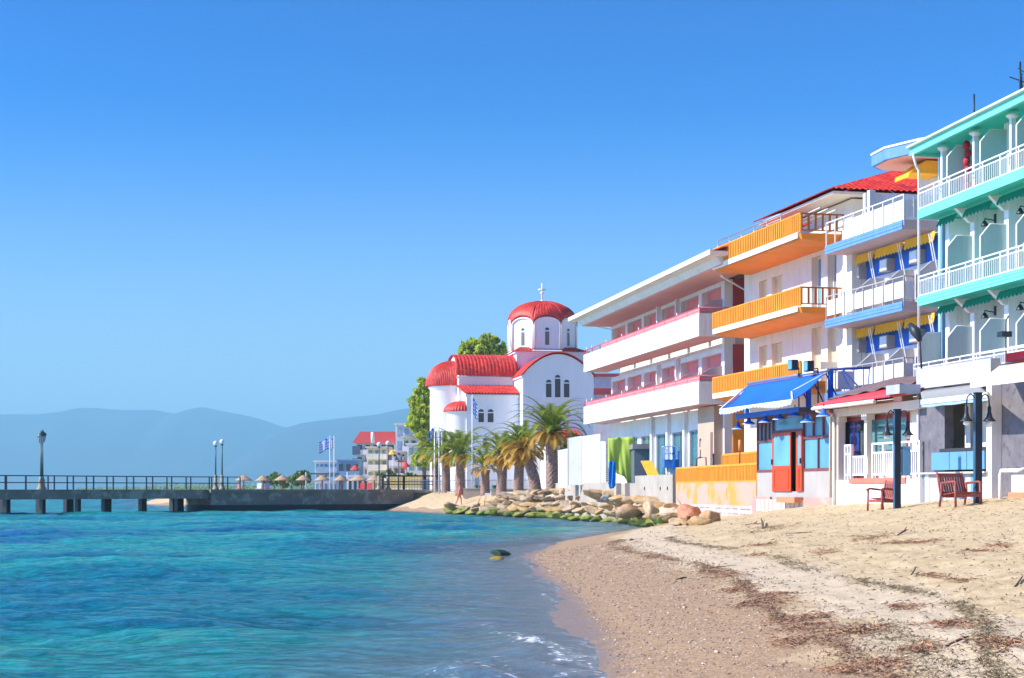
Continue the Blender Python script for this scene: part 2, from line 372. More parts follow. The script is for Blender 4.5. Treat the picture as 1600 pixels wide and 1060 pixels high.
def sand_mat():
    m, t, p, o = nodes('beach sand')
    ge = nn(t, 'ShaderNodeNewGeometry').outputs['Position']
    at = nn(t, 'ShaderNodeAttribute', attribute_name='s').outputs['Fac']
    wob = noise(t, .35, 4, .6, ge); wv = mth(t, 'MULTIPLY', mth(t, 'SUBTRACT', wob.outputs[0], .5), 2.6)
    s = mth(t, 'ADD', at, wv)
    wob2 = noise(t, 1.6, 4, .6, ge); s2 = mth(t, 'ADD', at, mth(t, 'MULTIPLY', mth(t, 'SUBTRACT', wob2.outputs[0], .5), 1.0))
    # pebbly shore
    v = nn(t, 'ShaderNodeTexVoronoi'); v.inputs['Scale'].default_value = 42; t.links.new(ge, v.inputs['Vector'])
    sc1 = nn(t, 'ShaderNodeSeparateColor'); t.links.new(v.outputs['Color'], sc1.inputs[0])
    peb = ramp(t, sc1.outputs[0], [(0, (.19, .11, .055)), (.35, (.31, .19, .098)), (.75, (.40, .26, .142)), (1, (.57, .42, .28))])
    nb = noise(t, .8, 4, .6, ge)
    pebc = mix(t, mth(t, 'MULTIPLY', nb.outputs[0], .55), peb.outputs[0], (.42, .265, .135))
    # dry sand
    n1 = noise(t, 2.2, 6, .65, ge); n2 = noise(t, 60, 3, .6, ge)
    yel = ramp(t, n1.outputs[0], [(.3, (.42, .30, .16)), (.5, (.58, .43, .235)), (.72, (.64, .50, .30))])
    pale = ramp(t, n1.outputs[0], [(.3, (.52, .40, .25)), (.6, (.62, .49, .325))])
    n3 = noise(t, .5, 5, .6, ge); sp = ramp(t, n2.outputs[0], [(.25, g1(.72)), (.55, g1(1.05))])
    band = ramp(t, mth(t, 'MULTIPLY', s, .1), [(.0, g1(0)), (.25, g1(0)), (.285, g1(1)), (.40, g1(1)), (.44, g1(0))])
    dry = mix(t, band.outputs[0], yel.outputs[0], pale.outputs[0])
    dry = mix(t, 1.0, dry, sp.outputs[0], 'MULTIPLY')
    # far beach colour is paler
    toD = ramp(t, mth(t, 'MULTIPLY', s, .1), [(.20, g1(0)), (.27, g1(1))])
    c = mix(t, toD.outputs[0], pebc, dry)
    # wrack stains
    n4 = noise(t, 5, 7, .75, ge, .6); st = ramp(t, n4.outputs[0], [(.50, g1(0)), (.62, g1(1))])
    wr = ramp(t, mth(t, 'MULTIPLY', s2, .1), [(.19, g1(0)), (.245, g1(1)), (.27, g1(.8)), (.31, g1(0)), (.38, g1(0)), (.42, g1(.7)), (.46, g1(.15)), (.9, g1(.15)), (1, g1(0))])
    wf = mth(t, 'MULTIPLY', st.outputs[0], wr.outputs[0])
    c = mix(t, mth(t, 'MULTIPLY', wf, .75), c, (.17, .10, .05))
    # wet edge
    wet = ramp(t, mth(t, 'ADD', mth(t, 'MULTIPLY', s2, .5), .5), [(.5, g1(1)), (.72, g1(0))])
    c = mix(t, mth(t, 'MULTIPLY', wet.outputs[0], .55), c, (.20, .145, .12))
    t.links.new(c, p.inputs['Base Color'])
    rr = mth(t, 'SUBTRACT', .9, mth(t, 'MULTIPLY', wet.outputs[0], .55)); t.links.new(rr, p.inputs['Roughness'])
    b1 = nn(t, 'ShaderNodeBump', Strength=.7, Distance=.05); n5 = noise(t, 7, 6, .65, ge); t.links.new(n5.outputs[0], b1.inputs['Height'])
    b2 = nn(t, 'ShaderNodeBump', Strength=.6, Distance=.012); t.links.new(v.outputs['Distance'], b2.inputs['Height'])
    t.links.new(b1.outputs[0], b2.inputs['Normal']); t.links.new(b2.outputs[0], p.inputs['Normal'])
    return m
def water_mat():
    m, t, p, o = nodes('sea water'); t.nodes.remove(p)
    ge = nn(t, 'ShaderNodeNewGeometry').outputs['Position']
    at = nn(t, 'ShaderNodeAttribute', attribute_name='s').outputs['Fac']
    mp = nn(t, 'ShaderNodeMapping'); mp.inputs['Scale'].default_value = (.05, .10, .05); t.links.new(ge, mp.inputs[0])
    n1 = noise(t, 1.0, 5, .6, mp.outputs[0], .8)
    col = ramp(t, n1.outputs[0], [(.32, (.0, .075, .15)), (.44, (.003, .18, .21)), (.56, (.012, .30, .25)), (.70, (.07, .37, .24))])
    mp2 = nn(t, 'ShaderNodeMapping'); mp2.inputs['Scale'].default_value = (.09, .03, .09); mp2.inputs['Location'].default_value = (3.3, 1.2, 0); t.links.new(ge, mp2.inputs[0])
    n2 = noise(t, 1.0, 4, .6, mp2.outputs[0], .3); pt = ramp(t, n2.outputs[0], [(.58, g1(0)), (.67, g1(1))])
    c = mix(t, mth(t, 'MULTIPLY', pt.outputs[0], .8), col.outputs[0], (.0, .06, .23))
    mp3 = nn(t, 'ShaderNodeMapping'); mp3.inputs['Scale'].default_value = (.5, 2.2, 1); t.links.new(ge, mp3.inputs[0])
    n3 = noise(t, 1.3, 6, .7, mp3.outputs[0], .5); c = mix(t, 1.0, c, ramp(t, n3.outputs[0], [(.35, g1(.6)), (.65, g1(1.35))]).outputs[0], 'MULTIPLY')  # light and dark of the ripples painted into the water colour
    mp5 = nn(t, 'ShaderNodeMapping'); mp5.inputs['Scale'].default_value = (1.6, 6.5, 1); t.links.new(ge, mp5.inputs[0])
    n6 = noise(t, 1.2, 5, .7, mp5.outputs[0], .6); c = mix(t, 1.0, c, ramp(t, n6.outputs[0], [(.38, g1(.62)), (.62, g1(1.3))]).outputs[0], 'MULTIPLY')  # finer ripple light and dark, likewise painted as colour
    # shallows show the bed
    sh = ramp(t, mth(t, 'MULTIPLY', at, -.13), [(0, g1(.22)), (.12, g1(.40)), (.35, g1(.72)), (.9, g1(1))])
    shc = mix(t, ramp(t, mth(t, 'MULTIPLY', at, -.1), [(.0, g1(1)), (.38, g1(0))]).outputs[0], c, (.27, .36, .38))
    dif = nn(t, 'ShaderNodeBsdfDiffuse'); t.links.new(shc, dif.inputs[0])
    tr = nn(t, 'ShaderNodeBsdfTransparent'); tr.inputs[0].default_value = (.82, .93, .95, 1)
    mx = nn(t, 'ShaderNodeMixShader'); t.links.new(sh.outputs[0], mx.inputs[0]); t.links.new(tr.outputs[0], mx.inputs[1]); t.links.new(dif.outputs[0], mx.inputs[2])
    gl = nn(t, 'ShaderNodeBsdfGlossy'); gl.inputs['Roughness'].default_value = .07; gl.inputs[0].default_value = (.9, .95, 1, 1)
    fr = nn(t, 'ShaderNodeFresnel', IOR=1.2)
    mp4 = nn(t, 'ShaderNodeMapping'); mp4.inputs['Scale'].default_value = (1, 1.6, 1); t.links.new(ge, mp4.inputs[0])
    nb = noise(t, 4.2, 6, .68, mp4.outputs[0], .4); bu = nn(t, 'ShaderNodeBump', Strength=1.0, Distance=.16); t.links.new(nb.outputs[0], bu.inputs['Height'])
    for x in (dif, gl, fr): t.links.new(bu.outputs[0], x.inputs['Normal'])
    m2 = nn(t, 'ShaderNodeMixShader'); t.links.new(mth(t, 'MULTIPLY', fr.outputs[0], .45), m2.inputs[0]); t.links.new(mx.outputs[0], m2.inputs[1]); t.links.new(gl.outputs[0], m2.inputs[2])
    # foam
    fo = nn(t, 'ShaderNodeAttribute', attribute_name='foam').outputs['Fac']
    nf = noise(t, 9, 5, .7, ge, 1.0); ff = mth(t, 'MULTIPLY', ramp(t, mth(t, 'ADD', mth(t, 'MULTIPLY', fo, .42), mth(t, 'SUBTRACT', nf.outputs[0], .5)), [(.33, g1(0)), (.46, g1(1))]).outputs[0], .9)
    fd = nn(t, 'ShaderNodeBsdfDiffuse'); fd.inputs[0].default_value = (.8, .82, .84, 1)
    m3 = nn(t, 'ShaderNodeMixShader'); t.links.new(ff, m3.inputs[0]); t.links.new(m2.outputs[0], m3.inputs[1]); t.links.new(fd.outputs[0], m3.inputs[2])
    t.links.new(m3.outputs[0], o.inputs[0]); return m
sand_m = sand_mat(); water_m = water_mat()
Aang = np.concatenate([np.linspace(-1.2, -.36, 30)[:-1], np.linspace(-.36, .5, 420), np.linspace(.5, 1.35, 30)[1:]])
Rg = np.concatenate([np.linspace(3, 12, 12)[:-1], np.geomspace(12, 90, 330)[:-1], np.geomspace(90, 9500, 120)])
def sand_attr(x, y):
    z, s = height(x, y); return z, s + 5 * sm(y, 66, 95) * sm(s, .3, 2)
beach = grid_mesh('beach', Aang, Rg, sand_attr, sand_m); tag(beach, kind='structure')
# small breaking waves near the shore: (px, py) ends of each crest
CR = [((742, 1035), (905, 1062), .10), ((775, 985), (890, 1035), .085), ((560, 990), (740, 985), .05), ((690, 960), (800, 968), .05), ((790, 905), (860, 925), .03), ((700, 1050), (790, 1075), .12)]
FOAM = [(0, 1.0), (1, 1.15), (4, .7), (5, 1.1)]
def seg(x, y, p, q, a, b):
    ex, ey = q[0] - p[0], q[1] - p[1]; L2 = ex * ex + ey * ey; tt = ((x - p[0]) * ex + (y - p[1]) * ey) / L2; t = np.clip(tt, 0, 1)
    dx = x - p[0] - t * ex; dy = y - p[1] - t * ey; n = (-ey / sqrt(L2), ex / sqrt(L2)); return dx * n[0] + dy * n[1], np.hypot(dx, dy), t
def water_z(x, y):
    s = sdist(x, y); d = np.hypot(x, y); z = np.zeros_like(x)
    r2 = np.random.RandomState(11)
    for i in range(34):
        wlen = .35 * (1.115 ** i); th = r2.normal(1.25, .55); k = 2 * pi / wlen; ph = r2.uniform(0, 6.28)
        amp = .0068 * wlen ** .75; ok = np.clip((wlen * 220 - d) / 60, 0, 1) if wlen < 1 else 1
        u = x * cos(th) + y * sin(th); u = u + .25 * wlen * snoise(x, y, .12 / max(wlen, .5))
        z = z + ok * amp * (np.sin(k * u + ph) + .3 * np.sin(2 * k * u + 2 * ph))
    z = z * np.interp(s, [-8, -1.5, 0], [1, .4, .06]) * np.interp(d, [20, 120, 400], [1, 1, 1.6])
    z = z + np.interp(s, [-3, 0, 2], [0, .03, .03]) * snoise(x, y, .16)
    wob = .25 * snoise(x, y, .35)
    for p, q, h in CR:
        sg, dd, t = seg(x, y, wl(*p), wl(*q), 0, 0); e = sin(pi / 2) * np.sin(pi * np.clip(t, .0, 1)) ** .6
        z = z + h * e * np.exp(-((dd + wob * .3) / .38) ** 2)
    return z - .005, s
Aw = np.concatenate([np.linspace(-1.2, -.335, 40)[:-1], np.linspace(-.335, .12, 640), np.linspace(.12, 1.3, 40)[1:]])
Rw = np.concatenate([np.linspace(3, 18, 60)[:-1], np.geomspace(18, 150, 620)[:-1], np.geomspace(150, 9500, 150)])
water = grid_mesh('water', Aw, Rw, water_z, water_m); tag(water, kind='structure')
_co = np.empty(len(water.data.vertices) * 3, np.float32); water.data.vertices.foreach_get('co', _co); _co = _co.reshape(-1, 3)
_s = sdist(_co[:, 0], _co[:, 1]); x, y = _co[:, 0], _co[:, 1]
edge = _s + .35 * snoise(x, y, .5)
foam = np.exp(-((edge + .12) / .16) ** 2) * (.75 * (y < 48)) * (snoise(x + 4, y, .22) > -.5)
foam = np.maximum(foam, .62 * np.exp(-((edge + 1.3) / .3) ** 2) * (y < 30) * (snoise(x, y, .3) > 0))
for i, a in FOAM:
    p, q, h = CR[i]; sg, dd, t = seg(x, y, wl(*p), wl(*q), 0, 0)
    lee = np.where(sg < 0, 1, 1)
    foam = np.maximum(foam, a * np.exp(-((dd) / .30) ** 2) * (.6 + .4 * snoise(x, y, 1.3)) * (t > .02) * (t < .98))
    foam = np.maximum(foam, .66 * a * np.exp(-(dd / .8) ** 2) * (sg > 0 if True else 1))
at = water.data.attributes.new('foam', 'FLOAT', 'POINT'); at.data.foreach_set('value', foam.astype(np.float32))

# mountains, several kilometres away
def mount(name, prof, D, thick, seed, col):
    mm, t, p, o = nodes(name + ' slope'); ge = nn(t, 'ShaderNodeNewGeometry').outputs['Position']
    n = noise(t, .004, 6, .6, ge); t.links.new(ramp(t, n.outputs[0], [(.35, tuple(c * .7 for c in col)), (.7, col)]).outputs[0], p.inputs['Base Color']); p.inputs['Roughness'].default_value = .9
    xs = np.linspace(-300, 1500, 260); pr = np.interp(xs, [a for a, b in prof], [b for a, b in prof])
    rr = np.random.RandomState(seed); b = MB(); nv = 24
    jag = np.convolve(rr.normal(0, 1, 260), np.ones(5) / 5, 'same') * .9
    def fn(u, v):
        i = int(round(u * 259)); px = xs[i]; hgt = max(2, (HY - pr[i] + jag[i]) / F * D)
        X0 = (px - CX) / F * D; q = v; rid = math.sin(q * pi) ** .8 if q < 1 else 0
        n = .05 * float(snoise(px * 1.0, q * 160.0, .012))
        return (X0, D + (q - .5) * thick, (hgt * rid * (1 + n * (1 - abs(math.sin(q * pi)))) - 5) if True else 0)
    b.surf(fn, 259, nv); o2 = b.build(name, mm); return tag(o2, kind='structure')
mount('mountains', [(-300, 655), (0, 647), (80, 645), (110, 642), (135, 636), (200, 639), (245, 639), (280, 646), (305, 638), (322, 635), (345, 640), (380, 646), (410, 654), (440, 664), (455, 668), (500, 690), (700, 700), (1500, 700)], 7600, 2400, 1, (.06, .11, .13))
mount('hills', [(-300, 770), (300, 768), (380, 730), (430, 680), (450, 667), (480, 658), (540, 651), (580, 648), (615, 640), (640, 636), (700, 628), (800, 620), (1000, 615), (1500, 640)], 6300, 2000, 2, (.05, .09, .11))
# haze: closed box of air
hb = MB(); hb.box(-6000, 6000, -60, 9300, -6, 400)
hm = bpy.data.materials.new('haze air'); hm.use_nodes = True; t = hm.node_tree; t.nodes.clear()
oo = t.nodes.new('ShaderNodeOutputMaterial'); pv = t.nodes.new('ShaderNodeVolumePrincipled')
pv.inputs['Color'].default_value = (.37, .80, 1.0, 1); pv.inputs['Density'].default_value = 2.3e-4; pv.inputs['Anisotropy'].default_value = 0.0
t.links.new(pv.outputs[0], oo.inputs['Volume'])
hz = hb.build('haze', hm); tag(hz, kind='stuff')
# ------------------------------------------------------------ street of hotels
P = Fr(335); O = Fr(220); B = Fr(190); K = Fr(200); MT = Fr(350)
def barrail(b, fr, a, u0, u1, z0, z1, step=.14, w=.035, top=.05, posts=None, bw=.03, vert=False, low=.08):
    """front railing along the street: rails and balusters"""
    v = fr.V(a); b.box(v - top / 2, v + top / 2, u0, u1, z1 - top, z1); b.box(v - w / 2, v + w / 2, u0, u1, z0 + low, z0 + low + w)
    n = max(1, int(abs(u1 - u0) / step))
    for i in range(n + 1):
        u = u0 + (u1 - u0) * i / n; b.box(v - bw / 2, v + bw / 2, u - bw / 2, u + bw / 2, z0 + low + w, z1 - top)
    if posts:
        for u in posts: b.box(v - .035, v + .035, u - .035, u + .035, z0, z1 - .002)
def crossrail(b, u, v0, v1, z0, z1, step=.2, bw=.05, top=.06, low=.06):
    """railing running inland at constant u"""
    b.box(v0, v1, u - top / 2, u + top / 2, z1 - top, z1); b.box(v0, v1, u - .02, u + .02, z0 + low, z0 + low + .04)
    n = max(1, int(abs(v1 - v0) / step))
    for i in range(n + 1):
        v = v0 + (v1 - v0) * i / n; b.box(v - bw / 2, v + bw / 2, u - bw / 2, u + bw / 2, z0 + low + .04, z1 - top)
def tileslope(b, p0, p1, q0, q1, rib=.24, r=.055, crs=.38):
    """corrugated clay tile slope: eave p0->p1, ridge q0->q1"""
    p0, p1, q0, q1 = map(Vector, (p0, p1, q0, q1)); L = max((p1 - p0).length, (q1 - q0).length); n = max(2, int(L / rib)); S = ((q0 + q1) / 2 - (p0 + p1) / 2).length
    k = max(2, int(S / crs)); nrm = (p1 - p0).cross(q0 - p0)
    if nrm.length < 1e-6: nrm = (q1 - q0).cross(q0 - p0)
    nrm.normalize()
    if nrm.z < 0: nrm = -nrm
    def fn(s, t):
        a = p0.lerp(p1, s); c = q0.lerp(q1, s); x = a.lerp(c, t); hgt = r * abs(sin(pi * s * n)) + .02 * (1 - (t * k) % 1 if 0 < t < 1 else 0)
        return tuple(x + nrm * hgt)
    b.surf(fn, n * 6, k * 2, True)
def tilehip(b, p0, p1, ap, rib=.26, r=.065, crs=.38):
    """triangular hip slope with parallel tile ribs"""
    p0, p1, ap = map(Vector, (p0, p1, ap)); e = p1 - p0; L = e.length; sa = (ap - p0).dot(e) / L / L; up = ap - (p0 + e * sa); n = int(L / rib); nrm = e.cross(up).normalized()
    if nrm.z < 0: nrm = -nrm
    k = int(up.length / crs)
    def fn(s, t):
        lim = s / sa if s < sa else (1 - s) / (1 - sa); q = t * lim
        return tuple(p0 + e * s + up * q + nrm * (r * abs(sin(pi * s * n)) + .03 * (1 - (q * k) % 1)))
    b.surf(fn, n * 6, k * 3, True)
def scallop(b, v, u0, u1, z0, z1, n=None, amp=.09, tilt=.12):
    """hanging valance with a scalloped hem, slightly slanted outwards"""
    n = n or max(3, int(abs(u1 - u0) / .22)); m = n * 6
    vs = []; 
    for i in range(m + 1):
        u = u0 + (u1 - u0) * i / m; h = z0 - amp * abs(sin(pi * n * i / m))
        vs += [(v, u, z1), (v - tilt, u, h)]
    b.add(vs, [(2 * i, 2 * i + 2, 2 * i + 3, 2 * i + 1) for i in range(m)])
def window(parent, fr_, u0, u1, v, z0, z1, frame_m, glass_m, name='window', fw=.07, mull=1, dep=.06, bars=()):
    """recessed window on a street wall: frame with pane as its sub-part"""
    b = MB(); b.box(v - dep, v, u0, u0 + fw, z0, z1); b.box(v - dep, v, u1 - fw, u1, z0, z1); b.box(v - dep, v, u0 + fw, u1 - fw, z1 - fw, z1); b.box(v - dep, v, u0 + fw, u1 - fw, z0, z0 + fw)
    for i in range(mull): u = u0 + (u1 - u0) * (i + 1) / (mull + 1); b.box(v - dep * .9, v, u - fw / 2, u + fw / 2, z0 + fw, z1 - fw)
    for zb in bars: b.box(v - dep * .8, v, u0 + fw, u1 - fw, zb - fw / 2, zb + fw / 2)
    f = b.build(name, frame_m, parent)
    MB().box(v - dep * .4, v - dep * .2, u0 + fw * .5, u1 - fw * .5, z0 + fw * .5, z1 - fw * .5).build('pane', glass_m, f); return f
def wallholes(b, v0, v1, u0, u1, z0, z1, holes):
    """street wall slab v0..v1 with rectangular openings (ua,ub,za,zb) sorted by u, not overlapping in u"""
    cur = u0
    for ua, ub, za, zb in sorted(holes):
        if ua > cur: b.box(v0, v1, cur, ua, z0, z1)
        if za > z0: b.box(v0, v1, ua, ub, z0, za)
        if zb < z1: b.box(v0, v1, ua, ub, zb, z1)
        cur = ub
    if cur < u1: b.box(v0, v1, cur, u1, z0, z1)

# ---- pink hotel
def pink_hotel():
    aB, aW = 22.4, 23.9
    u0, u1 = P.u(1092, aB), P.u(912, aB); vB, vW = P.V(aB), P.V(aW)
    r = thing('hotel', 'white hotel with pink recessed walls and two long balconies with red rails', 'hotel', (vW, u0, 1.2), P, 'seafront hotels')
    w0, w1 = P.u(1129, aW), P.u(955, aW); nb = 6; bay = (w1 - w0) / nb
    bx('body', white, r, vW + .5, vW + 9, w0 + .02, w1 - .02, .3, 12.0)
    for k, (zs, zt) in enumerate(((5.85, 8.62), (9.0, 11.75))):
        z_f = zs + .32
        b = MB(); holes = []
        for i in range(nb):
            ua = w0 + i * bay; holes.append((ua + .22, ua + bay - .30, z_f, zs + 2.5))
        wallholes(b, vW, vW + .45, w0, w1, z_f, zt + .0, holes); b.build('wall', white, r)
        each('pilaster', white, r, (2, 3), lambda b, i: b.box(vW - .22, vW - .003, w0 + i * bay - .14, w0 + i * bay + .06, z_f, zt))
        for i in range(nb):
            ua, ub = w0 + i * bay + .22, w0 + (i + 1) * bay - .30
            n = bx('recess_panel', pinkp, r, vW + .36, vW + .47, ua + .003, ub - .003, z_f + .01, zs + 2.497)
            wn = window(r, P, ua + .05, ua + .85, vW + .34, z_f + .02, z_f + 1.95, railw, glass_b, 'window', .09, 0)
        # balcony: parapet, floor, red rail, room partitions
        b = MB(); b.box(vB, vB + .12, u0, u1, zs, zs + .32); b.box(vB + .025, vB + .12, u0, u1, zs + .323, zs + .36); b.box(vB, vB + .12, u0, u1, zs + .363, zs + 1.05)
        for uu in (u0, u1 - .12): b.box(vB + .123, vW - .002, uu, uu + .12, zs, zs + 1.05)
        b.build('parapet', white, r)
        bx('balcony_floor', pinks, r, vB + .125, vW - .004, u0 + .123, u1 - .123, zs + .03, zs + .30)
        b = MB(); b.tube([(vB + .06, u0 + .05, zs + 1.32), (vB + .06, u1 - .05, zs + 1.32)], .03); b.tube([(vB + .06, u0 + .05, zs + 1.18), (vB + .06, u1 - .05, zs + 1.18)], .018)
        b.tube([(vB + .06, u0 + .05, zs + 1.32), (vW + .9, u0 + .05, zs + 1.32)], .03); b.tube([(vB + .06, u0 + .05, zs + 1.18), (vW + .9, u0 + .05, zs + 1.18)], .018)
        for i in range(13): u = u0 + .05 + (u1 - u0 - .1) * i / 12; b.box(vB + .04, vB + .08, u - .02, u + .02, zs + 1.05, zs + 1.32)
        b.build('red_rail', redrail, r)
        b = MB(); b.box(vB + .05, vB + .065, u0 + .1, u1 - (4.5 if k else .4), zs + 1.055, zs + 1.30); b.build('rail_panel', redpanel, r)
        each('balcony_partition', pinkg, r, [max(w0 + i * bay - .04, u0 + .6) for i in range(nb)], lambda b, u: b.prism([(vB + .16, zs + .3), (vW - .003, zs + .3), (vW - .003, zs + 1.85), (vB + 1.0, zs + 1.8), (vB + .16, zs + 1.3)], 1, u, u + .07))
        each('rail_post', railw, r, [min(max(w0 - .6 + i * bay, u0 + .2), u1 - .2) for i in range(nb + 2)], lambda b, u: b.tube([(vB + .14, u, zs + 1.05), (vB + .14, u, zs + 1.5)], .025, 6))
    # ground floor
    b = MB(); holes = [(w0 + 3.2 + i * 3.2, w0 + 3.2 + i * 3.2 + 2.35, 1.95, 4.85) for i in range(5)]
    wallholes(b, vW, vW + .45, w0 + 2.6, w1, .2, 5.83, holes); b.build('ground_wall', white, r)
    for i, (ua, ub, za, zb) in enumerate(holes): window(r, P, ua + .01, ub - .01, vW + .14, za + .01, zb - .01, steel, glass_t, 'shop_window', .06, 1)
    each('column', white, r, (1, 2, 3), lambda b, i: b.box(vW - .2, vW - .003, w0 + 2.6 + i * 3.2, w0 + 2.92 + i * 3.2, .2, 5.83))
    b = MB(); b.box(vW - .45, vW - .002, w0 - .1, w0 + 6.2 - 3.65, .2, 5.83); b.build('tan_wall', tan, r)
    b = MB(); b.box(vW - .47, vW - .452, w0 + .1, w0 + .42, .6, 4.6); b.build('vent_strip', M('brown vent', (.20, .13, .11)), r)
    b = MB(); b.box(vW - .47, vW - .452, w0 + 2.12, w0 + 2.2, 3.95, 4.35); b.box(vW - .47, vW - .452, w0 + 2.0, w0 + 2.118, 4.25, 4.35); b.box(vW - .47, vW - .452, w0 + 2.05, w0 + 2.13, 3.4, 3.82); b.build('letter_marks', dark, r)  # dark marks shaped like unreadable upright letters on the tan wall
    # corner column, set back stair bay with maroon doors
    b = MB(); b.box(vW - .02, vW + .5, w0 - .35, w0, .2, 11.75); b.build('corner_column', white, r)
    v2 = P.V(25.1); ue = P.u(1174, 25.1)
    b = MB(); b.box(v2 + .1, v2 + 7, ue, w0 - .36, .2, 11.9); b.box(vW + .5, v2 + .09, w0 - .34, w0 - .2, .2, 11.75); b.build('stair_wall', pinkg, r)
    for zf in (.6, 6.2, 9.3): bx('stair_door', maroon if zf > 1 else orange, r, P.v(1145, w0 - .36), P.v(1172, w0 - .36), w0 - .40, w0 - .345, zf, zf + (2.5 if zf > 1 else 5.0))
    bx('stair_side', pinkg, r, vW + .5, v2 + 1.2, w0 - .343, w0 - .2, .2, 11.75) if False else None
    b = MB(); b.tube([(v2 - .2, w0 - 1.2, .4), (v2 - .2, w0 - 1.2, 11.0), (vB + .6, w0 - 2.6, 11.6)], .06); b.build('downpipe', railw, r)
    # roof
    aE = 21.5; vE = P.V(aE); ur0, ur1 = P.u(1112, aE) - .2, P.u(891, aE)
    b = MB(); b.box(vE, vW + 9.4, ur0, ur1, 12.02, 12.2); b.box(vE - .14, vE - .003, ur0, ur1, 12.04, 12.26); b.build('roof_slab', offwhite, r)
    b = MB(); b.prism([(vE + .55, 11.74), (vW - .1, 11.74), (vW - .1, 12.015), (vE + .3, 12.015)], 1, ur0 + .6, ur1 - .5); b.build('soffit_beam', white, r)
    bx('soffit', pinks, r, vE + .6, vW - .02, ur0 + .75, ur1 - .7, 11.69, 11.737)
    b = MB(); tileslope(b, (vE + .1, ur0 + 1.9, 12.22), (vE + .1, ur0 - .0, 12.22), (vE + 4.5, ur0 + 5.5, 13.5), (vE + 4.5, ur0 + .0, 13.5)); tileslope(b, (vE + .1, ur1, 12.21), (vE + .1, ur0 + 1.9, 12.21), (vE + 4.5, ur1 - 2, 12.85), (vE + 4.5, ur0 + 1.9, 12.85)); b.build('tile_roof', tile, r)
    b = MB(); b.tube([(vE + .8, ur1 - .9, 11.8), (vW + .2, w1 + .05, 11.5), (vW + .1, w1 + .05, 10.2)], .03, 6); b.build('gutter_pipe', railw, r)
pink_hotel()

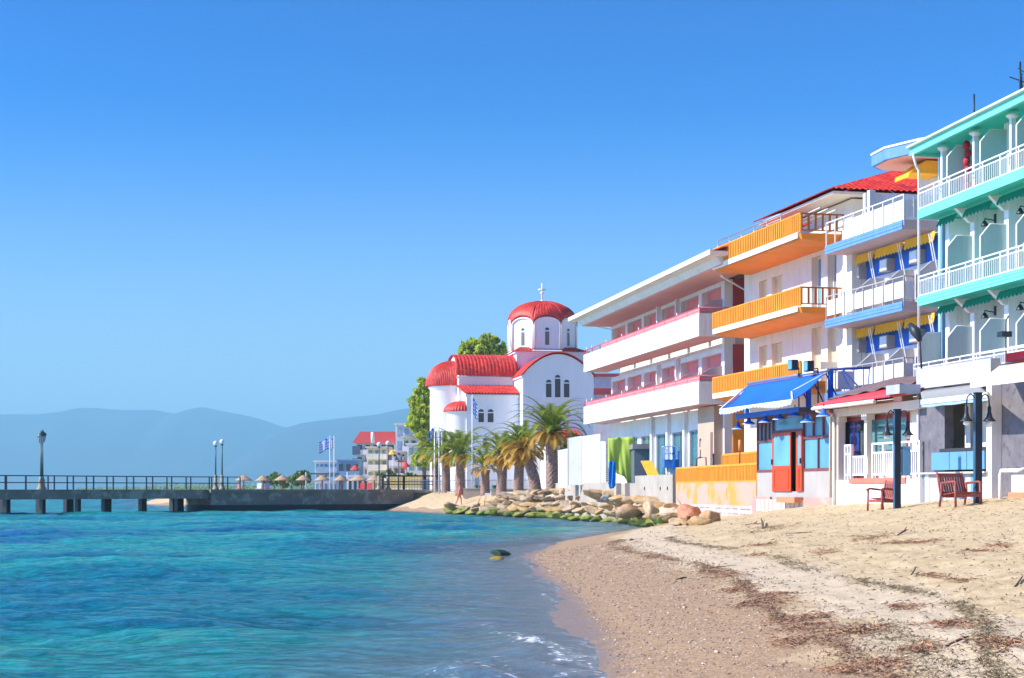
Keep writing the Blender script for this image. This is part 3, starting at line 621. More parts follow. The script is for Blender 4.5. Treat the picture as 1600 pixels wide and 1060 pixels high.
# ---- orange balconied house
def orange_house():
    a = 25.39; v = O.V(a); u0, u1 = O.u(1250.5, a), O.u(1114, a); aW = a + 1.75; vW = O.V(aW)
    wn, wf = O.u(1331, aW), O.u(1163, aW)
    r = thing('apartment_house', 'cream apartment house with three orange slatted balconies, between the pink hotel and the blue balconies', 'house', (vW, wn, 1.2), O, 'seafront hotels')
    lv = (5.86, 8.72, 11.56)
    holes = []
    W_ = [(1293, 1307, 0), (1268, 1283, 0), (1206, 1222, 1), (1186, 1198, 1)]
    b = MB(); b.box(vW + .4, vW + 9, wn, wf, .2, 11.86)
    for k in range(3):
        z0 = (.2, lv[0] + .3, lv[1] + .3)[k]; z1 = (lv[0] + .3, lv[1] + .3, lv[2] + .3)[k]; hs_ = []
        for pa, pb, t in W_: hs_.append((O.u(pb, aW), O.u(pa, aW), z0 + (.1 if t == 0 else .55) if k else 2.2, z0 + (2.25 if t == 0 else 2.0) if k else 4.3))
        wallholes(b, vW, vW + .38, wn, wf, z0, z1, hs_); holes += [(k, *h) for h in hs_]
    b.box(vW, vW + .38, wn, wf, lv[2] + .3, 11.9)
    b.build('wall', offwhite, r)
    for k, ua, ub, za, zb in holes:
        if k == 2 and ub - ua and za > 0 and ua < wn + 8 and (zb - za) > 2: window(r, O, ua + .01, ub - .01, vW + .3, za, zb - .01, offwhite, glass_b, 'balcony_door', .06, 1)
        else:
            f = window(r, O, ua + .01, ub - .01, vW + .24, za + .01, zb - .01, offwhite, shutter, 'shuttered_window', .06, 0)
            b = MB(); z = za + .12
            while z < zb - .12: b.box(vW + .20, vW + .225, ua + .08, ub - .08, z, z + .05); z += .085
            b.build('slats', shutter, f)
    for k, zs in enumerate(lv):
        b = MB(); b.hexa([(v + .12, u0 + .1, zs - .0), (vW - .003, u0 + .3, zs - .12), (vW - .003, u1 - .1, zs - .12), (v + .12, u1 - .02, zs), (v + .02, u0, zs + .22), (vW - .003, u0, zs + .22), (vW - .003, u1, zs + .22), (v + .02, u1, zs + .22)])
        b.build('balcony_slab', orange_w, r)
        bx('fascia_strip', stripw if k != 1 else stripw, r, v - .02, v + .017, u0 + .25, u1, zs + .06, zs + .28)
        z0 = zs + .26; z1 = zs + 1.0
        b = MB(); b.box(v - .03, v + .05, u0, u1, z1 - .05, z1); b.box(v - .0, v + .05, u0, u1, z0, z0 + .05)
        n = int((u1 - u0) / .2)
        for i in range(n + 1): u = u0 + (u1 - u0) * i / n; b.box(v - .02, v + .05, u - .05, u + .05, z0 + .05, z1 - .05)
        b.build('front_railing', orange, r)
        if k > 0:
            b = MB(); crossrail(b, u0 + .03, v + .06, vW + .1, z0, z1, .27, .07); b.build('side_railing', M('dark orange paint', (.55, .15, .02), .5, .2, 4), r)
    b = MB(); b.box(v + 1.0, vW + .1, u0 + .4, u0 + .5, lv[0], lv[0] + 1); b.build('end_panel', offwhite, r)
    # roof terrace storey with tiled hip roof
    a2 = 29.9; v2 = O.V(a2) ; n2, f2 = O.u(1331, a2), O.u(1240, a2) + 1
    bx('attic_storey', offwhite, r, v2, v2 + 8, n2, f2, 11.9, 14.12)
    bx('eave_board', offwhite, r, v2 - 1.1, v2 + 9, n2 - .6, f2 + .6, 14.2, 14.31)
    z = 14.34; e0 = (v2 - 1.3, n2 - .75); e1 = (v2 - 1.3, f2 + .75); vr = v2 + 4; zr = 16.2
    b = MB(); tileslope(b, (e0[0], e0[1], z), (e1[0], e1[1], z), (vr, n2 + 3.8, zr), (vr, f2 - .5, zr)); tilehip(b, (e0[0], e0[1], z), (v2 + 9, e0[1], z), (vr, n2 + 3.8, zr))
    tileslope(b, (v2 + 9.01, n2 - .6, z), (v2 + 9.01, f2 + .6, z), (vr + .3, n2 + 3.8, zr), (vr + .3, f2 - .5, zr)); tileslope(b, (v2 - 1.1, f2 + .6, z), (v2 + 9, f2 + .6, z), (vr, f2 - .5, zr), (vr + .3, f2 - .5, zr))
    b.build('tile_roof', tile, r)
    b = MB(); 
    for d in (0, .35, .7): b.tube([(v2 - 1.4 + d, n2, 13.7 - d * .1), (v2 - 1.4 + d, f2 - 2, 13.6)], .035, 6)
    b.build('awning_bar', steel, r)
    b = MB()
    va = v + .4
    for u in np.linspace(u0 + 3, u1 + .5, 6): b.tube([(va, u, 12.0), (va, u, 13.0)], .02, 6)
    b.tube([(va, u0 + 3, 13.0), (va, u1 + .5, 13.0)], .025, 6); b.tube([(va, u0 + 3, 12.8), (va, u1 + .5, 12.8)], .015, 6); b.build('terrace_rail', steel, r)
    b = MB(); uc = O.u(1190, 26.4); vc = O.V(26.4); b.box(vc, vc + .5, uc - .3, uc + .3, 11.9, 12.85); b.box(vc - .1, vc + .6, uc - .4, uc + .4, 12.95, 13.03); b.tube([(vc + .25, uc, 12.85), (vc + .25, uc, 12.95)], .12); b.build('chimney', redwood, r)
orange_house()

# ---- blue and white balconied hotel
def ac_unit(r, v, u, z, s=1.0):
    b = MB(); b.box(v - .42 * s, v - .02, u - .36 * s, u + .36 * s, z, z + .52 * s); o = b.build('air_conditioner', M('beige ac casing', (.50, .42, .33), .5), r)
    b = MB(); b.box(v - .44 * s, v - .423 * s, u - .32 * s, u + .32 * s, z + .04, z + .48 * s); b.build('grille', railw, o)
    b = MB()
    b.tube([(v - .05, u - .3, z), (v - .4, u - .3, z - .02)], .015, 5); b.tube([(v - .05, u + .3, z), (v - .4, u + .3, z - .02)], .015, 5); b.build('bracket', steel, o)
def blue_hotel():
    a = 27.0; v = B.V(a); u0, u1 = B.u(1411, a), B.u(1290, a); aW = 28.5; vW = B.V(aW); wn, wf = B.u(1492, aW), B.u(1337, aW)
    r = thing('hotel', 'narrow white hotel with blue edged balconies, yellow valances and wall air conditioners', 'hotel', (vW, wn, 1.5), B, 'seafront hotels')
    lv = (5.25, 8.08, 10.9)
    bx('body', M('white wall pinkish', (.84, .78, .72), .7, .07, .8, streak=.4), r, vW + .4, vW + 9, wn, wf, .5, 11.2)
    nb = 3; bay = (wf - .2 - (u0 - .4)) / nb
    for k, zs in enumerate(lv):
        zf = zs + .33
        b = MB()
        prof = [(v, zs), (vW - .004, zs), (vW - .004, zf), (v, zf)]
        b.prism(prof, 1, u0 + .003, u1 - .003); b.build('balcony_slab', M('pinkish concrete soffit', (.66, .50, .45), .8, .14, .9), r)
        b = MB()
        for q in range(3): b.box(v - .03 - .012 * (q % 2), v - .003, u0, u1, zs + q * .112, zs + .10 + q * .112)
        b.build('fascia', bluel, r)
        # railing with white panels
        b = MB(); zt = zs + 1.22
        b.box(v + .02, v + .05, u0, u1, zt - .035, zt); n = 8
        for i in range(n + 1): u = u0 + (u1 - u0) * i / n; b.box(v + .015, v + .05, u - .02, u + .02, zf - .2, zt - .036)
        b.box(v + .05, vW + .6, u0, u0 + .03, zt - .035, zt); b.box(v + .05, vW + .6, u0, u0 + .03, zf + .03, zf + .06)
        for i in range(4): x = v + .4 + i * .45; b.box(x, x + .03, u0, u0 + .03, zf, zt - .036)
        b.build('railing', M('grey metal rail', (.45, .42, .40), .45, .1, 3) if k != 2 else railw, r)
        b = MB()
        for i in range(n):
            if k == 2 and i >= 6: continue
            ua = u0 + (u1 - u0) * i / n + .03; ub = u0 + (u1 - u0) * (i + 1) / n - .03; b.box(v + .06, v + .075, ua, ub, zf + (.02 if k == 2 else .14), zf + .72)
        b.box(v + .1, vW, u0 + .04, u0 + .055, zf + .1, zf + .7)
        b.build('railing_panel', railw if k != 2 else white, r)
        if k == 2: continue
    # facade under the two upper slabs
    for k, (z0, z1) in enumerate(((5.6, 8.06), (8.43, 10.88))):
        b = MB(); hs_ = []
        for i in range(nb): ua = u0 - .4 + i * bay; hs_.append((ua + .35, ua + bay - .25, z0 + .02, z0 + 1.30))
        wallholes(b, vW, vW + .35, wn, wf, z0, z1, hs_); b.build('wall', M('white wall pinkish', (.84, .78, .74)), r)
        for i, (ua, ub, za, zb) in enumerate(hs_): window(r, B, ua + .01, ub - .01, vW + .3, za + .01, zb - .01, railw, glass_b, 'balcony_door', .07, 1)
        bx('blue_band', blue, r, vW - .03, vW - .003, u0 - .6, wf - .3, z1 - .95, z1 - .1)
        for i in range(nb):
            ua = u0 - .4 + i * bay
            b = MB(); scallop(b, vW - .42, ua + .06, ua + bay - .06, z1 - .36, z1 - .05, 9, .07, .06); b.build('awning_valance', yellow, r)
            b = MB(); b.tube([(vW - .6, ua + .05, z1 - .15), (vW - .25, ua + .05, z1 - 1.9)], .022, 5); b.tube([(vW - .6, ua + .2, z1 - .15), (vW - .25, ua + .2, z1 - 1.9)], .022, 5); b.build('awning_arm', railw, r)
            ac_unit(r, vW, ua + bay - .55, z1 - .92, .85)
            b = MB(); u = ua + .08; b.prism([(vW - 1.15, z0), (vW - .003, z0), (vW - .003, z0 + 1.35), (vW - .55, z0 + 1.35), (vW - 1.15, z0 + .85)], 1, u, u + .07); b.build('balcony_partition', M('pinkish partition', (.66, .58, .55), .7), r)
    # side wall beyond the top floor, upper room, curved canopy
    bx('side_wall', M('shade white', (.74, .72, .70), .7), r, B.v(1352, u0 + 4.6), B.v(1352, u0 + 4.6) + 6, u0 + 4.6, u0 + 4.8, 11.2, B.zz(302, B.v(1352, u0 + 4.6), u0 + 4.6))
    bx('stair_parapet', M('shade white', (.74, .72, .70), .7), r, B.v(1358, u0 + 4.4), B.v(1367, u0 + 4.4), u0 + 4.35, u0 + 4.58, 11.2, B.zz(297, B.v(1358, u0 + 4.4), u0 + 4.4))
    ac = 29.6; vc = B.V(ac); uc = B.u(1373, ac)
    un = u0 + 4.9; yo = 1.4; vc = B.v(1390, un + 2); zc = B.zz(250, vc, un + 2)
    b = MB(); pl = [(vc + 4.0, un - 1), (vc + 1.2, un - 1), (vc + .4, un + .2), (vc - .2, un + 2.0), (vc - .1, un + 3.4), (vc + .5, un + 4.0), (vc + 4.0, un + 4.0)]
    b.prism(pl, 2, zc, zc + .42); b.build('roof_canopy', bluel, r)
    b = MB(); b.prism([(x + (.12 if x < vc + 3 else 0), y + (.1 if y < un else -.1)) for x, y in pl], 2, zc - .03, zc - .003); b.build('canopy_soffit', pinks, r)
    b = MB(); b.prism([(x - .04 if x < vc + 3 else x, y) for x, y in pl], 2, zc + .423, zc + .50); b.build('canopy_edge', stripw, r)
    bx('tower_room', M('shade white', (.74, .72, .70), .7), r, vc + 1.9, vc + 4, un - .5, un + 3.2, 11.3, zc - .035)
    b = MB(); b.hexa([(vc + .5, un + 1.3, zc - .6), (vc + 1.88, un + 1.3, zc - .6), (vc + 1.88, un + 2.5, zc - .6), (vc + .5, un + 2.5, zc - .6), (vc + 1.2, un + 1.3, zc - .1), (vc + 1.88, un + 1.3, zc - .1), (vc + 1.88, un + 2.5, zc - .1), (vc + 1.2, un + 2.5, zc - .1)])
    scallop(b, vc + .49, un + 1.3, un + 2.5, zc - .72, zc - .6, 10, .07, .03); b.build('roof_awning', yellow, r)
blue_hotel()

# ---- mint green hotel
def mint_hotel():
    a = 23.0; v = MT.V(a); u1 = MT.u(1433.5, a); u0 = 40.5; aP = 23.95; aW = 24.75; vP, vW = MT.V(aP), MT.V(aW); wf = u1 - .1
    r = thing('hotel', 'white hotel with mint green balcony slabs and roof edge, with white baluster rails', 'hotel', (vW, 50, 1.5), MT, 'seafront hotels')
    lv = (5.08, 7.97, 10.86); bay = 2.36; us = [MT.u(1476, a) - i * bay for i in range(7)]; us = [u for u in us if u > u0 - 1]
    bx('body', M('white wall cool', (.82, .83, .80), .7, .06, .8, streak=.4), r, vW + .2, vW + 9, u0, wf, .5, 13.2)
    wc = M('white wall cool', (.80, .83, .82))
    for k, zs in enumerate(lv):
        zf = zs + .30; ztop = (lv + (13.35,))[k + 1]
        # recess wall with dark doors, piers
        b = MB(); hs_ = []
        for u in us: hs_.append((u - bay + .65, u - .55, zf + .01, zf + 1.95))
        hs_ = [h for h in hs_ if h[0] > u0]
        wallholes(b, vW, vW + .19, u0, wf, zf, ztop, hs_); b.build('wall', wc, r)
        for ua, ub, za, zb in hs_: window(r, MT, ua + .01, ub - .01, vW + .16, za + .01, zb - .01, railw, glass_d, 'balcony_door', .06, 1)
        each('wall_pier', wc, r, us + [wf - .16], lambda b, u: b.box(vP, vW - .003, u - .15 , u + .15, zf + .003, ztop - .003))
        for u in us + ([wf + .25] if k == 0 else []):
            b = MB(); b.prism([(v + .10, zf + .02), (vP - .003, zf + .02), (vP - .003, zf + 1.72), (v + .42, zf + 1.72), (v + .10, zf + 1.35)], 1, u - .02, u + .02); o = b.build('balcony_partition', part_g, r)
            b = MB(); b.tube([(v + .09, u, zf + .03), (v + .09, u, zf + 1.36), (v + .41, u, zf + 1.74), (vP - .01, u, zf + 1.74)], .028, 6); b.build('partition_frame', railw, o)
        # slab, fascia, brackets
        if k:
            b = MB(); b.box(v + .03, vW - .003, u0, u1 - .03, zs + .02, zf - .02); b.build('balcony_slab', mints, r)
            b = MB()
            if k == 1:
                for q in range(3): b.box(v - .015 * q, v + .027, u0, u1, zs + q * .10 + .0, zs + .094 + q * .10)
                b.box(v + .03, vP, u1 - .027, u1, zs, zf - .01)
            else: b.box(v, v + .027, u0, u1, zs, zf); b.box(v + .03, vP, u1 - .027, u1, zs, zf - .01)
            b.build('fascia', mint, r)
            each('slab_bracket', white, r, us, lambda b, u: b.prism([(v + .35, zs + .017), (vP - .003, zs + .017), (vP - .003, zs - .42), (vP - .12, zs - .42)], 1, u - .09, u + .09))
            for j, u in enumerate(us):
                b = MB(); scallop(b, vP - .30, u - bay + .2, u - .16, zs - .26, zs - .04, 8, .07, .12); b.build('awning_valance', greenaw, r)
                b = MB(); b.tube([(vP + .3, u - bay * .42, zs - .5), (vP - .05, u - bay * .42, zs - .45), (vP - .05, u - bay * .42, zs - .52)], .02, 5); b.lathe((vP - .05, u - bay * .42, zs - .68), [(.12, 0), (.11, .04), (.04, .16), (.02, .17)], 10); b.box(vP + .28, vP + .32, u - bay * .42 - .05, u - bay * .42 + .05, zs - .6, zs - .3); b.build('wall_lamp', dark, r)
            j0 = MB(); scallop(j0, vP - .30, u1 - 1.7, u1 - .3, zs - .26, zs - .04, 6, .07, .12); j0.build('awning_valance', greenaw, r)
        else:
            bx('balcony_slab', white, r, v + .03, vW - .003, u0, u1 + .4, zs + .02, zf - .02)
        # railing
        b = MB(); e = u1 + (.4 if k == 0 else 0); z1 = zs + 1.0
        barrail(b, MT, a + .06, u0, e, zf, z1 - .14, .125, .03, .035, None, .022, low=.03)
        vv = MT.V(a + .06); b.box(vv - .025, vv + .025, u0, e, z1 - .04, z1)
        n = int((e - u0) / 1.17)
        for i in range(n + 1): u = e - .02 - i * 1.17; b.box(vv - .02, vv + .02, u - .02, u + .02, zf, z1 - .042)
        crossrail(b, e - .02, vv + .02, vP, zf, z1 - .14, .13, .022, .03); b.box(vv, vP, e - .04, e - .002, z1 - .04, z1)
        b.build('railing', railw, r)
    # roof
    e1 = MT.u(1421.5, 22.85); vr = MT.V(22.85)
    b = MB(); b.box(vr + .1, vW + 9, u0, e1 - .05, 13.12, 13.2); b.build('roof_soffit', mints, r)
    b = MB(); b.box(vr, vr + .097, u0, e1, 13.0, 13.24); b.box(vr - .03, vr - .003, u0, e1, 13.0, 13.09); b.box(vr + .1, vr + 1.6, e1 - .047, e1, 13.0, 13.2); b.build('roof_fascia', mint, r)
    b = MB(); b.prism([(vr - .12, 13.26), (vr - .10, 13.33), (vr + 4, 14.2), (vr + 4, 14.1), (vr + .1, 13.245)], 1, u0, e1 + .05); b.build('roof_sheet', M('pale roof edge', (.62, .72, .66), .6), r)
    vc = MT.V(23.32)
    for px in (1474, 1524, 1582, 1648):
        b = MB(); u = MT.u(px, 23.32); b.box(vc - .07, vc + .07, u - .07, u + .07, 11.16, 13.0); b.build('column', railw, r)
        b = MB(); b.lathe((vc, u, 12.85), [(.09, 0), (.13, .05), (.19, .08), (.19, .14), (.1, .16)], 12); b.build('capital', railw, r)
    u = u1 - .35; bx('column', railw, r, vP - .1, vP + .05, u - .07, u + .07, 11.16, 13.1)
    b = MB(); x = v + .05; y = u1 + .12; b.tube([(x - .25, y - .2, 13.02), (x - .05, y - .02, 12.65), (x + .05, y, 12.5), (x + .05, y, 5.4)], .045); b.build('downpipe', railw, r)
    bx('blue_pilaster', M('pale blue paint', (.35, .58, .68), .6), r, vP - .05, vP + .6, u1 + .05, u1 + .35, 5.5, 13.0)
    ac_unit(r, vP + .5, u1 - 1.2, 12.25, 1.15)
    b = MB()
    for q in range(7): b.ball((vP - .3 + .04 * (q % 2), u1 - 2.35, 11.3 + q * .26), .12, 8, 1.3)
    b.build('red_hanging', M('red cloth', (.55, .03, .05), .8, .3, 6), r)
    # antennas on the roof
    for px, py0, hgt, cross in ((1522, 240, 1.15, 0), (1594, 190, 1.4, 1)):
        aa = 24.2; u = MT.u(px, aa); vA = MT.V(aa); z0 = 13.3 + .2
        t = thing('roof_antenna', 'thin dark aerial rod on the mint green roof' if not cross else 'lattice aerial with crossed arms at the right end of the roof', 'antenna', (vA, u, z0), MT)
        b = MB(); b.tube([(vA, u, z0), (vA, u, z0 + hgt)], .03, 6)
        if cross:
            b.tube([(vA + .12, u, z0), (vA + .02, u, z0 + hgt * .8)], .02, 5)
            for q in range(8): b.tube([(vA, u, z0 + .1 + q * .12), (vA + .1, u, z0 + .2 + q * .12)], .012, 4)
        b.build('mast', dark, t)
        b = MB()
        if cross: b.tube([(vA - .3, u + .1, z0 + .95), (vA + .3, u - .1, z0 + .7)], .02, 5); b.tube([(vA - .1, u - .2, z0 + .8), (vA + .1, u + .3, z0 + .85)], .015, 5); b.tube([(vA - .08, u, z0 + 1.2), (vA + .2, u, z0 + 1.05)], .015, 5)
        else: b.box(vA - .02, vA + .1, u - .03, u + .03, z0 + .5, z0 + .58)
        b.build('aerial_arm', dark, t)
    # white plastic chair on the middle balcony
    u = us[2] + .25; x = v + .5; z = 8.28
    t = thing('plastic_chair', 'white plastic chair on the middle mint green balcony', 'chair', (x, u, z), MT)
    b = MB(); b.box(x - .22, x + .22, u - .22, u + .22, z + .42, z + .45); b.build('seat', railw, t)
    b = MB(); b.surf(lambda s, q: (x - .24 + .48 * s, u - .24 - .08 * q - .08 * sin(pi * s), z + .45 + .45 * q * (1 - .25 * (2 * s - 1) ** 2)), 8, 5); b.build('backrest', railw, t, thick=.02)
    for sx in (-.2, .2):
        for sy in (-.2, .2): MB().tube([(x + sx, u + sy, z + .42), (x + sx * 1.15, u + sy * 1.15, z)], .02, 6).build('leg', railw, t)
mint_hotel()
# ------------------------------------------------------------ shops on the beach front
def kiosk():
    a = 24.3; v = K.V(a); un, uf = K.u(1303, a), K.u(1183, a); D = 3.6
    r = thing('beach_bar', 'small glazed beach bar with brown frames, orange red door and blue eaves', 'bar', (v, un, 1.2), K, 'beach front shops')
    zb, zm, zt, zf = 2.55, 3.75, 4.55, 1.83
    ud0, ud1 = K.u(1256, a), K.u(1208, a)   # door bay
    b = MB(); b.box(v, v + .25, un, ud0, .3, zb); b.box(v, v + .25, ud1, uf, .3, zb); b.box(v, v + .25, ud0, ud1, .3, zf - .003)
    b.box(v + .25, v + D, un, un + .2, .3, 4.6); b.box(v + .25, v + D, uf - .2, uf, .3, 4.6); b.build('base_wall', M('pale grey render', (.42, .39, .35), .8, .12), r)
    b = MB(); b.box(v - .10, v - .003, un - .1, ud0 - .1, .3, 1.62); b.box(v - .10, v - .003, ud1 + .1, uf + .3, .3, 1.62); b.box(v - .10, v - .003, ud0 - .1, ud1 + .1, .3, 1.40); b.build('plinth', slab_p, r)
    b = MB()
    for q, u in enumerate(np.arange(uf - .25, un + 2.4, -.42)):
        b.box(v - .125, v - .103, u - .36, u, 1.06, 1.52)
    b.build('plinth_tiles', M('cream tile', (.74, .66, .55), .5, .25, 6), r)
    b = MB(); b.box(v - .45, v - .13, ud0 - .2, ud0 + 1.5, 1.42, 1.62); b.build('door_step', M('orange step', (.72, .26, .12), .7, .2), r)
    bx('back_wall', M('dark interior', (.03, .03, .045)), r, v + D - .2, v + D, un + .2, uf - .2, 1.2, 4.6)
    bx('floor', concrete, r, v + .26, v + D - .2, un + .2, uf - .2, 1.6, zf)
    # frames
    def frames(u0, u1, nlow, nup, name):
        b = MB(); W2 = .07
        b.box(v - .02, v + .1, u0, u1, zb, zb + .1); b.box(v - .02, v + .1, u0, u1, zm - .05, zm + .05); b.box(v - .02, v + .1, u0, u1, zt, zt + .1)
        for i in range(nlow + 1): u = u0 + (u1 - u0) * i / nlow; b.box(v - .03, v + .1, u - W2 / 2, u + W2 / 2, zb, zm)
        for i in range(nup + 1):
            u = u0 + (u1 - u0) * i / nup; b.box(v - .03, v + .1, u - W2 / 2, u + W2 / 2, zm, zt)
            if i < nup:
                ub = u0 + (u1 - u0) * (i + 1) / nup
                for (ca, sg) in ((u + W2 / 2, 1), (ub - W2 / 2, -1)): b.prism([(ca, zt - .32), (ca + sg * .05, zt - .14), (ca + sg * .18, zt - .01), (ca, zt - .01)][::1], 0, v - .02, v + .03)
        o = b.build('window_frame', brownf, r)
        for i in range(nlow): MB().box(v + .04, v + .05, u0 + (u1 - u0) * i / nlow + .03, u0 + (u1 - u0) * (i + 1) / nlow - .03, zb + .1, zm - .05).build('pane', glass_b, o)
        MB().box(v + .04, v + .05, u0 + .03, u1 - .03, zm + .05, zt).build('upper_pane', glass_b, o)
    frames(un + .05, ud0, 2, 3, 'right'); frames(ud1, uf - .05, 1, 4, 'left')
    b = MB(); b.box(v - .03, v + .1, ud0 - .03, ud0 + .04, zf, zt); b.box(v - .03, v + .1, ud1 - .04, ud1 + .03, zf, zt); b.box(v - .02, v + .1, ud0 + .04, ud1 - .04, 4.0, 4.1); b.box(v - .02, v + .1, ud0 + .04, ud1 - .04, zt, zt + .1)
    o = b.build('door_frame', brownf, r); MB().box(v + .04, v + .05, ud0 + .04, ud1 - .04, 4.1, zt).build('fanlight', glass_b, o)
    def leaf(uh, width, ang, nm):
        # door leaf hinged at uh, opening outwards; ang = direction in frame plane
        dx, dy = -sin(ang), cos(ang)
        def q(b, s0, s1, z0, z1, off0=-.025, off1=.025):
            c = [(v - .04 + dx * s + dy * o2, uh + dy * s - dx * o2) for s, o2 in ((s0, off0), (s1, off0), (s1, off1), (s0, off1))]
            b.hexa([(x, y, z0) for x, y in c] + [(x, y, z1) for x, y in c])
        b = MB(); q(b, 0, .1, zf, 4.0); q(b, width - .1, width, zf, 4.0); q(b, .1, width - .1, zf, zf + .95); q(b, .1, width - .1, 3.88, 4.0)
        for e in ((.2, .25, zf + .15, zf + .78), (width - .25, width - .2, zf + .15, zf + .78), (.2, width - .2, zf + .79, zf + .84), (.2, width - .2, zf + .1, zf + .149)): q(b, *e, -.045, .045)
        d = b.build('door', doorred, r)
        b = MB(); q(b, .1, width - .1, zf + .95, 3.88, -.008, .008); b.build('pane', glass_b, d)
        b = MB(); q(b, .03, .07, zf + 1.0, zf + 1.2, -.08, .08); b.build('handle', dark, d)
    leaf(ud1 - .05, ud1 - .05 - K.u(1238, a), pi, 'l'); leaf(ud0 + .05, K.u(1247, a) - ud0, 0, 'r')
    # eaves
    va = K.V(23.55)
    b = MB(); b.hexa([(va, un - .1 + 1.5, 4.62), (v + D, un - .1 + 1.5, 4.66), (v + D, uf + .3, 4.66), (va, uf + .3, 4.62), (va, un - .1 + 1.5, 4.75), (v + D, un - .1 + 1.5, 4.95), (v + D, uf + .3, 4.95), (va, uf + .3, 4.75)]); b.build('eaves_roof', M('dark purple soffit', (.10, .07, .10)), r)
    b = MB(); b.box(va - .03, va - .003, un + 1.3, uf + .35, 4.62, 4.80); b.hexa([(va, un + 1.4, 4.76), (v + D, un + 1.4, 4.97), (v + D, uf + .3, 4.97), (va, uf + .3, 4.76), (va, un + 1.4, 4.79), (v + D, un + 1.4, 5.0), (v + D, uf + .3, 5.0), (va, uf + .3, 4.79)]); b.build('eaves_fascia', blue, r)
    # awning above the roof on posts
    a2 = 25.2; v2 = K.V(a2); q0, q1 = K.u(1289, a2), K.u(1169, a2); f0, f1 = K.u(1238, 22.9), K.u(1125, 22.9); vf = K.V(22.9)
    b = MB()
    def aw(s, t):
        sag = -.12 * sin(pi * t) - .03 * sin(pi * s * 5) * sin(pi * t); uu = (q0 + (f0 - q0) * t) * (1 - s) + (q1 + (f1 - q1) * t) * s
        return (v2 + (vf - v2) * t, uu, 6.12 + (4.98 - 6.12) * t + sag)
    b.surf(aw, 30, 12); b.build('awning', bluea, r, thick=.015)
    b = MB()
    m = 14 * 6
    vs = []
    for i in range(m + 1): u = f0 + (f1 - f0) * i / m; h = 4.98 - .10 - .06 * abs(sin(pi * 22 * i / m)) - (.06 * sin(i / m * 9)); vs += [(vf, u, 4.97), (vf - .03, u, h)]
    b.add(vs, [(2 * i, 2 * i + 2, 2 * i + 3, 2 * i + 1) for i in range(m)]); b.build('awning_valance', M('striped valance', (.45, .62, .85), .8), r, thick=.01)
    each('awning_post', blue, r, [q0 - .1, q0 + 1.9, q1 + .6], lambda b, u: b.box(v2 + .1, v2 + .25, u - .08, u + .08, 4.9, 6.25 if u < q0 + 1 else 5.9))
    b = MB(); b.tube([(v2, q0 - .3, 6.2), (v2, q1, 6.2)], .06, 8); b.build('awning_roller', steel, r)
    b = MB(); b.tube([(v2, q0 - .1, 6.1), (vf + 1.2, q0 + .6, 5.45), (vf, f0, 4.98)], .04, 6); b.tube([(v2, q1 + .1, 6.1), (vf, f1, 4.98)], .04, 6); b.tube([(vf, f0, 4.98), (vf, f1, 4.98)], .035, 6); b.build('awning_arm', railw, r)
    b = MB()
    for i in range(4): u = q0 - 2.2 + i * 1.35; b.tube([(v2 + .2 , u + 1.2, 6.1), (v2 + .2, u, 5.0)], .03, 6)
    b.tube([(v2 + .2, q0 - 1.0, 6.2), (v2 + .2, q0 - 3.3, 5.0)], .03, 6); b.tube([(v2 + .2, q0, 6.25), (v2 + 1.8, q0 - .4, 6.3)], .05, 6); b.build('awning_strut', M('navy strut', (.02, .04, .22), .5), r)
    bx('side_panel', M('lilac panel', (.55, .48, .50), .7), r, v2 + .28, v2 + .9, q0 - .5, q0 - .4, 5.5, 6.15)
    # lamps along the eaves
    for i, (px, z0, big) in enumerate(((1157, 4.35, 1), (1174, 4.5, 0), (1200, 4.5, 1), (1222, 4.55, 1), (1246, 4.6, 0), (1266, 4.35, 0), (1291, 4.5, 0))):
        al = 23.7; u = K.u(px, al); vl = K.V(al)
        t = thing('gooseneck_lamp', 'blue enamel shade lamp under the blue eaves, ' + ('leftmost, beyond the glazed wall', 'second from the left', 'third from the left, over the left window', 'fourth from the left, over the red door', 'fifth from the left, beside the fanlight', 'sixth from the left, over the right window', 'rightmost, next to the porch gutter')[i], 'lamp', (vl, u, z0), K, 'lamps under the blue eaves' )
        b = MB(); b.tube([(va + .1, u, 4.66), (va + .05, u, z0 + .3), (vl - .1, u, z0 + .12)], .015, 6); b.build('arm', dark, t)
        b = MB(); b.lathe((vl - .1, u, z0 - .12), [(.25, 0), (.2, .05), (.08, .12), (.05, .26), (.03, .28)], 14); b.build('shade', blue, t, thick=.01)
        b = MB(); b.lathe((vl - .1, u, z0 - .125), [(.26, 0), (.245, .02)], 14); b.build('shade_rim', railw, t)
    # white side pipe
    b = MB(); b.tube([(v - .06, un - .12, .5), (v - .06, un - .12, 4.4)], .06, 8); b.build('downpipe', offwhite, r)
    bx('corner_post', doorred, r, v - .02, v + .1, un - .05, un + .05, zf, 4.6)
kiosk()
for px, py, s_ in ((1213, 571, 1), (1242, 572, -1)):
    a = 24.2; u, v = K.u(px, a), K.V(a); z = K.z(py + 3, px, a)
    t = thing('floodlight', 'small floodlight on a short post above the blue awning, ' + ('left one over the orange railing' if s_ > 0 else 'right one beside the awning ridge'), 'floodlight', (v + .9, u, 5.0), K)
    MB().tube([(v + .9, u, 5.0), (v + .9, u, z - .02)], .025, 6).build('pole', dark, t)
    b = MB(); b.box(v + .55, v + .78, u - .22 + .3 * (s_ < 0), u + .22 + .3 * (s_ < 0), z - .1, z + .28); o = b.build('lamp_head', dark, t); b = MB(); b.box(v + .53, v + .548, u - .19 + .3 * (s_ < 0), u + .19 + .3 * (s_ < 0), z - .07, z + .25); b.build('glass', glass_b, o)
    MB().tube([(v + .66, u, z - .02), (v + .9, u, z - .02), (v + .9, u + .1, z + .02)], .02, 6).build('bracket', dark, t)

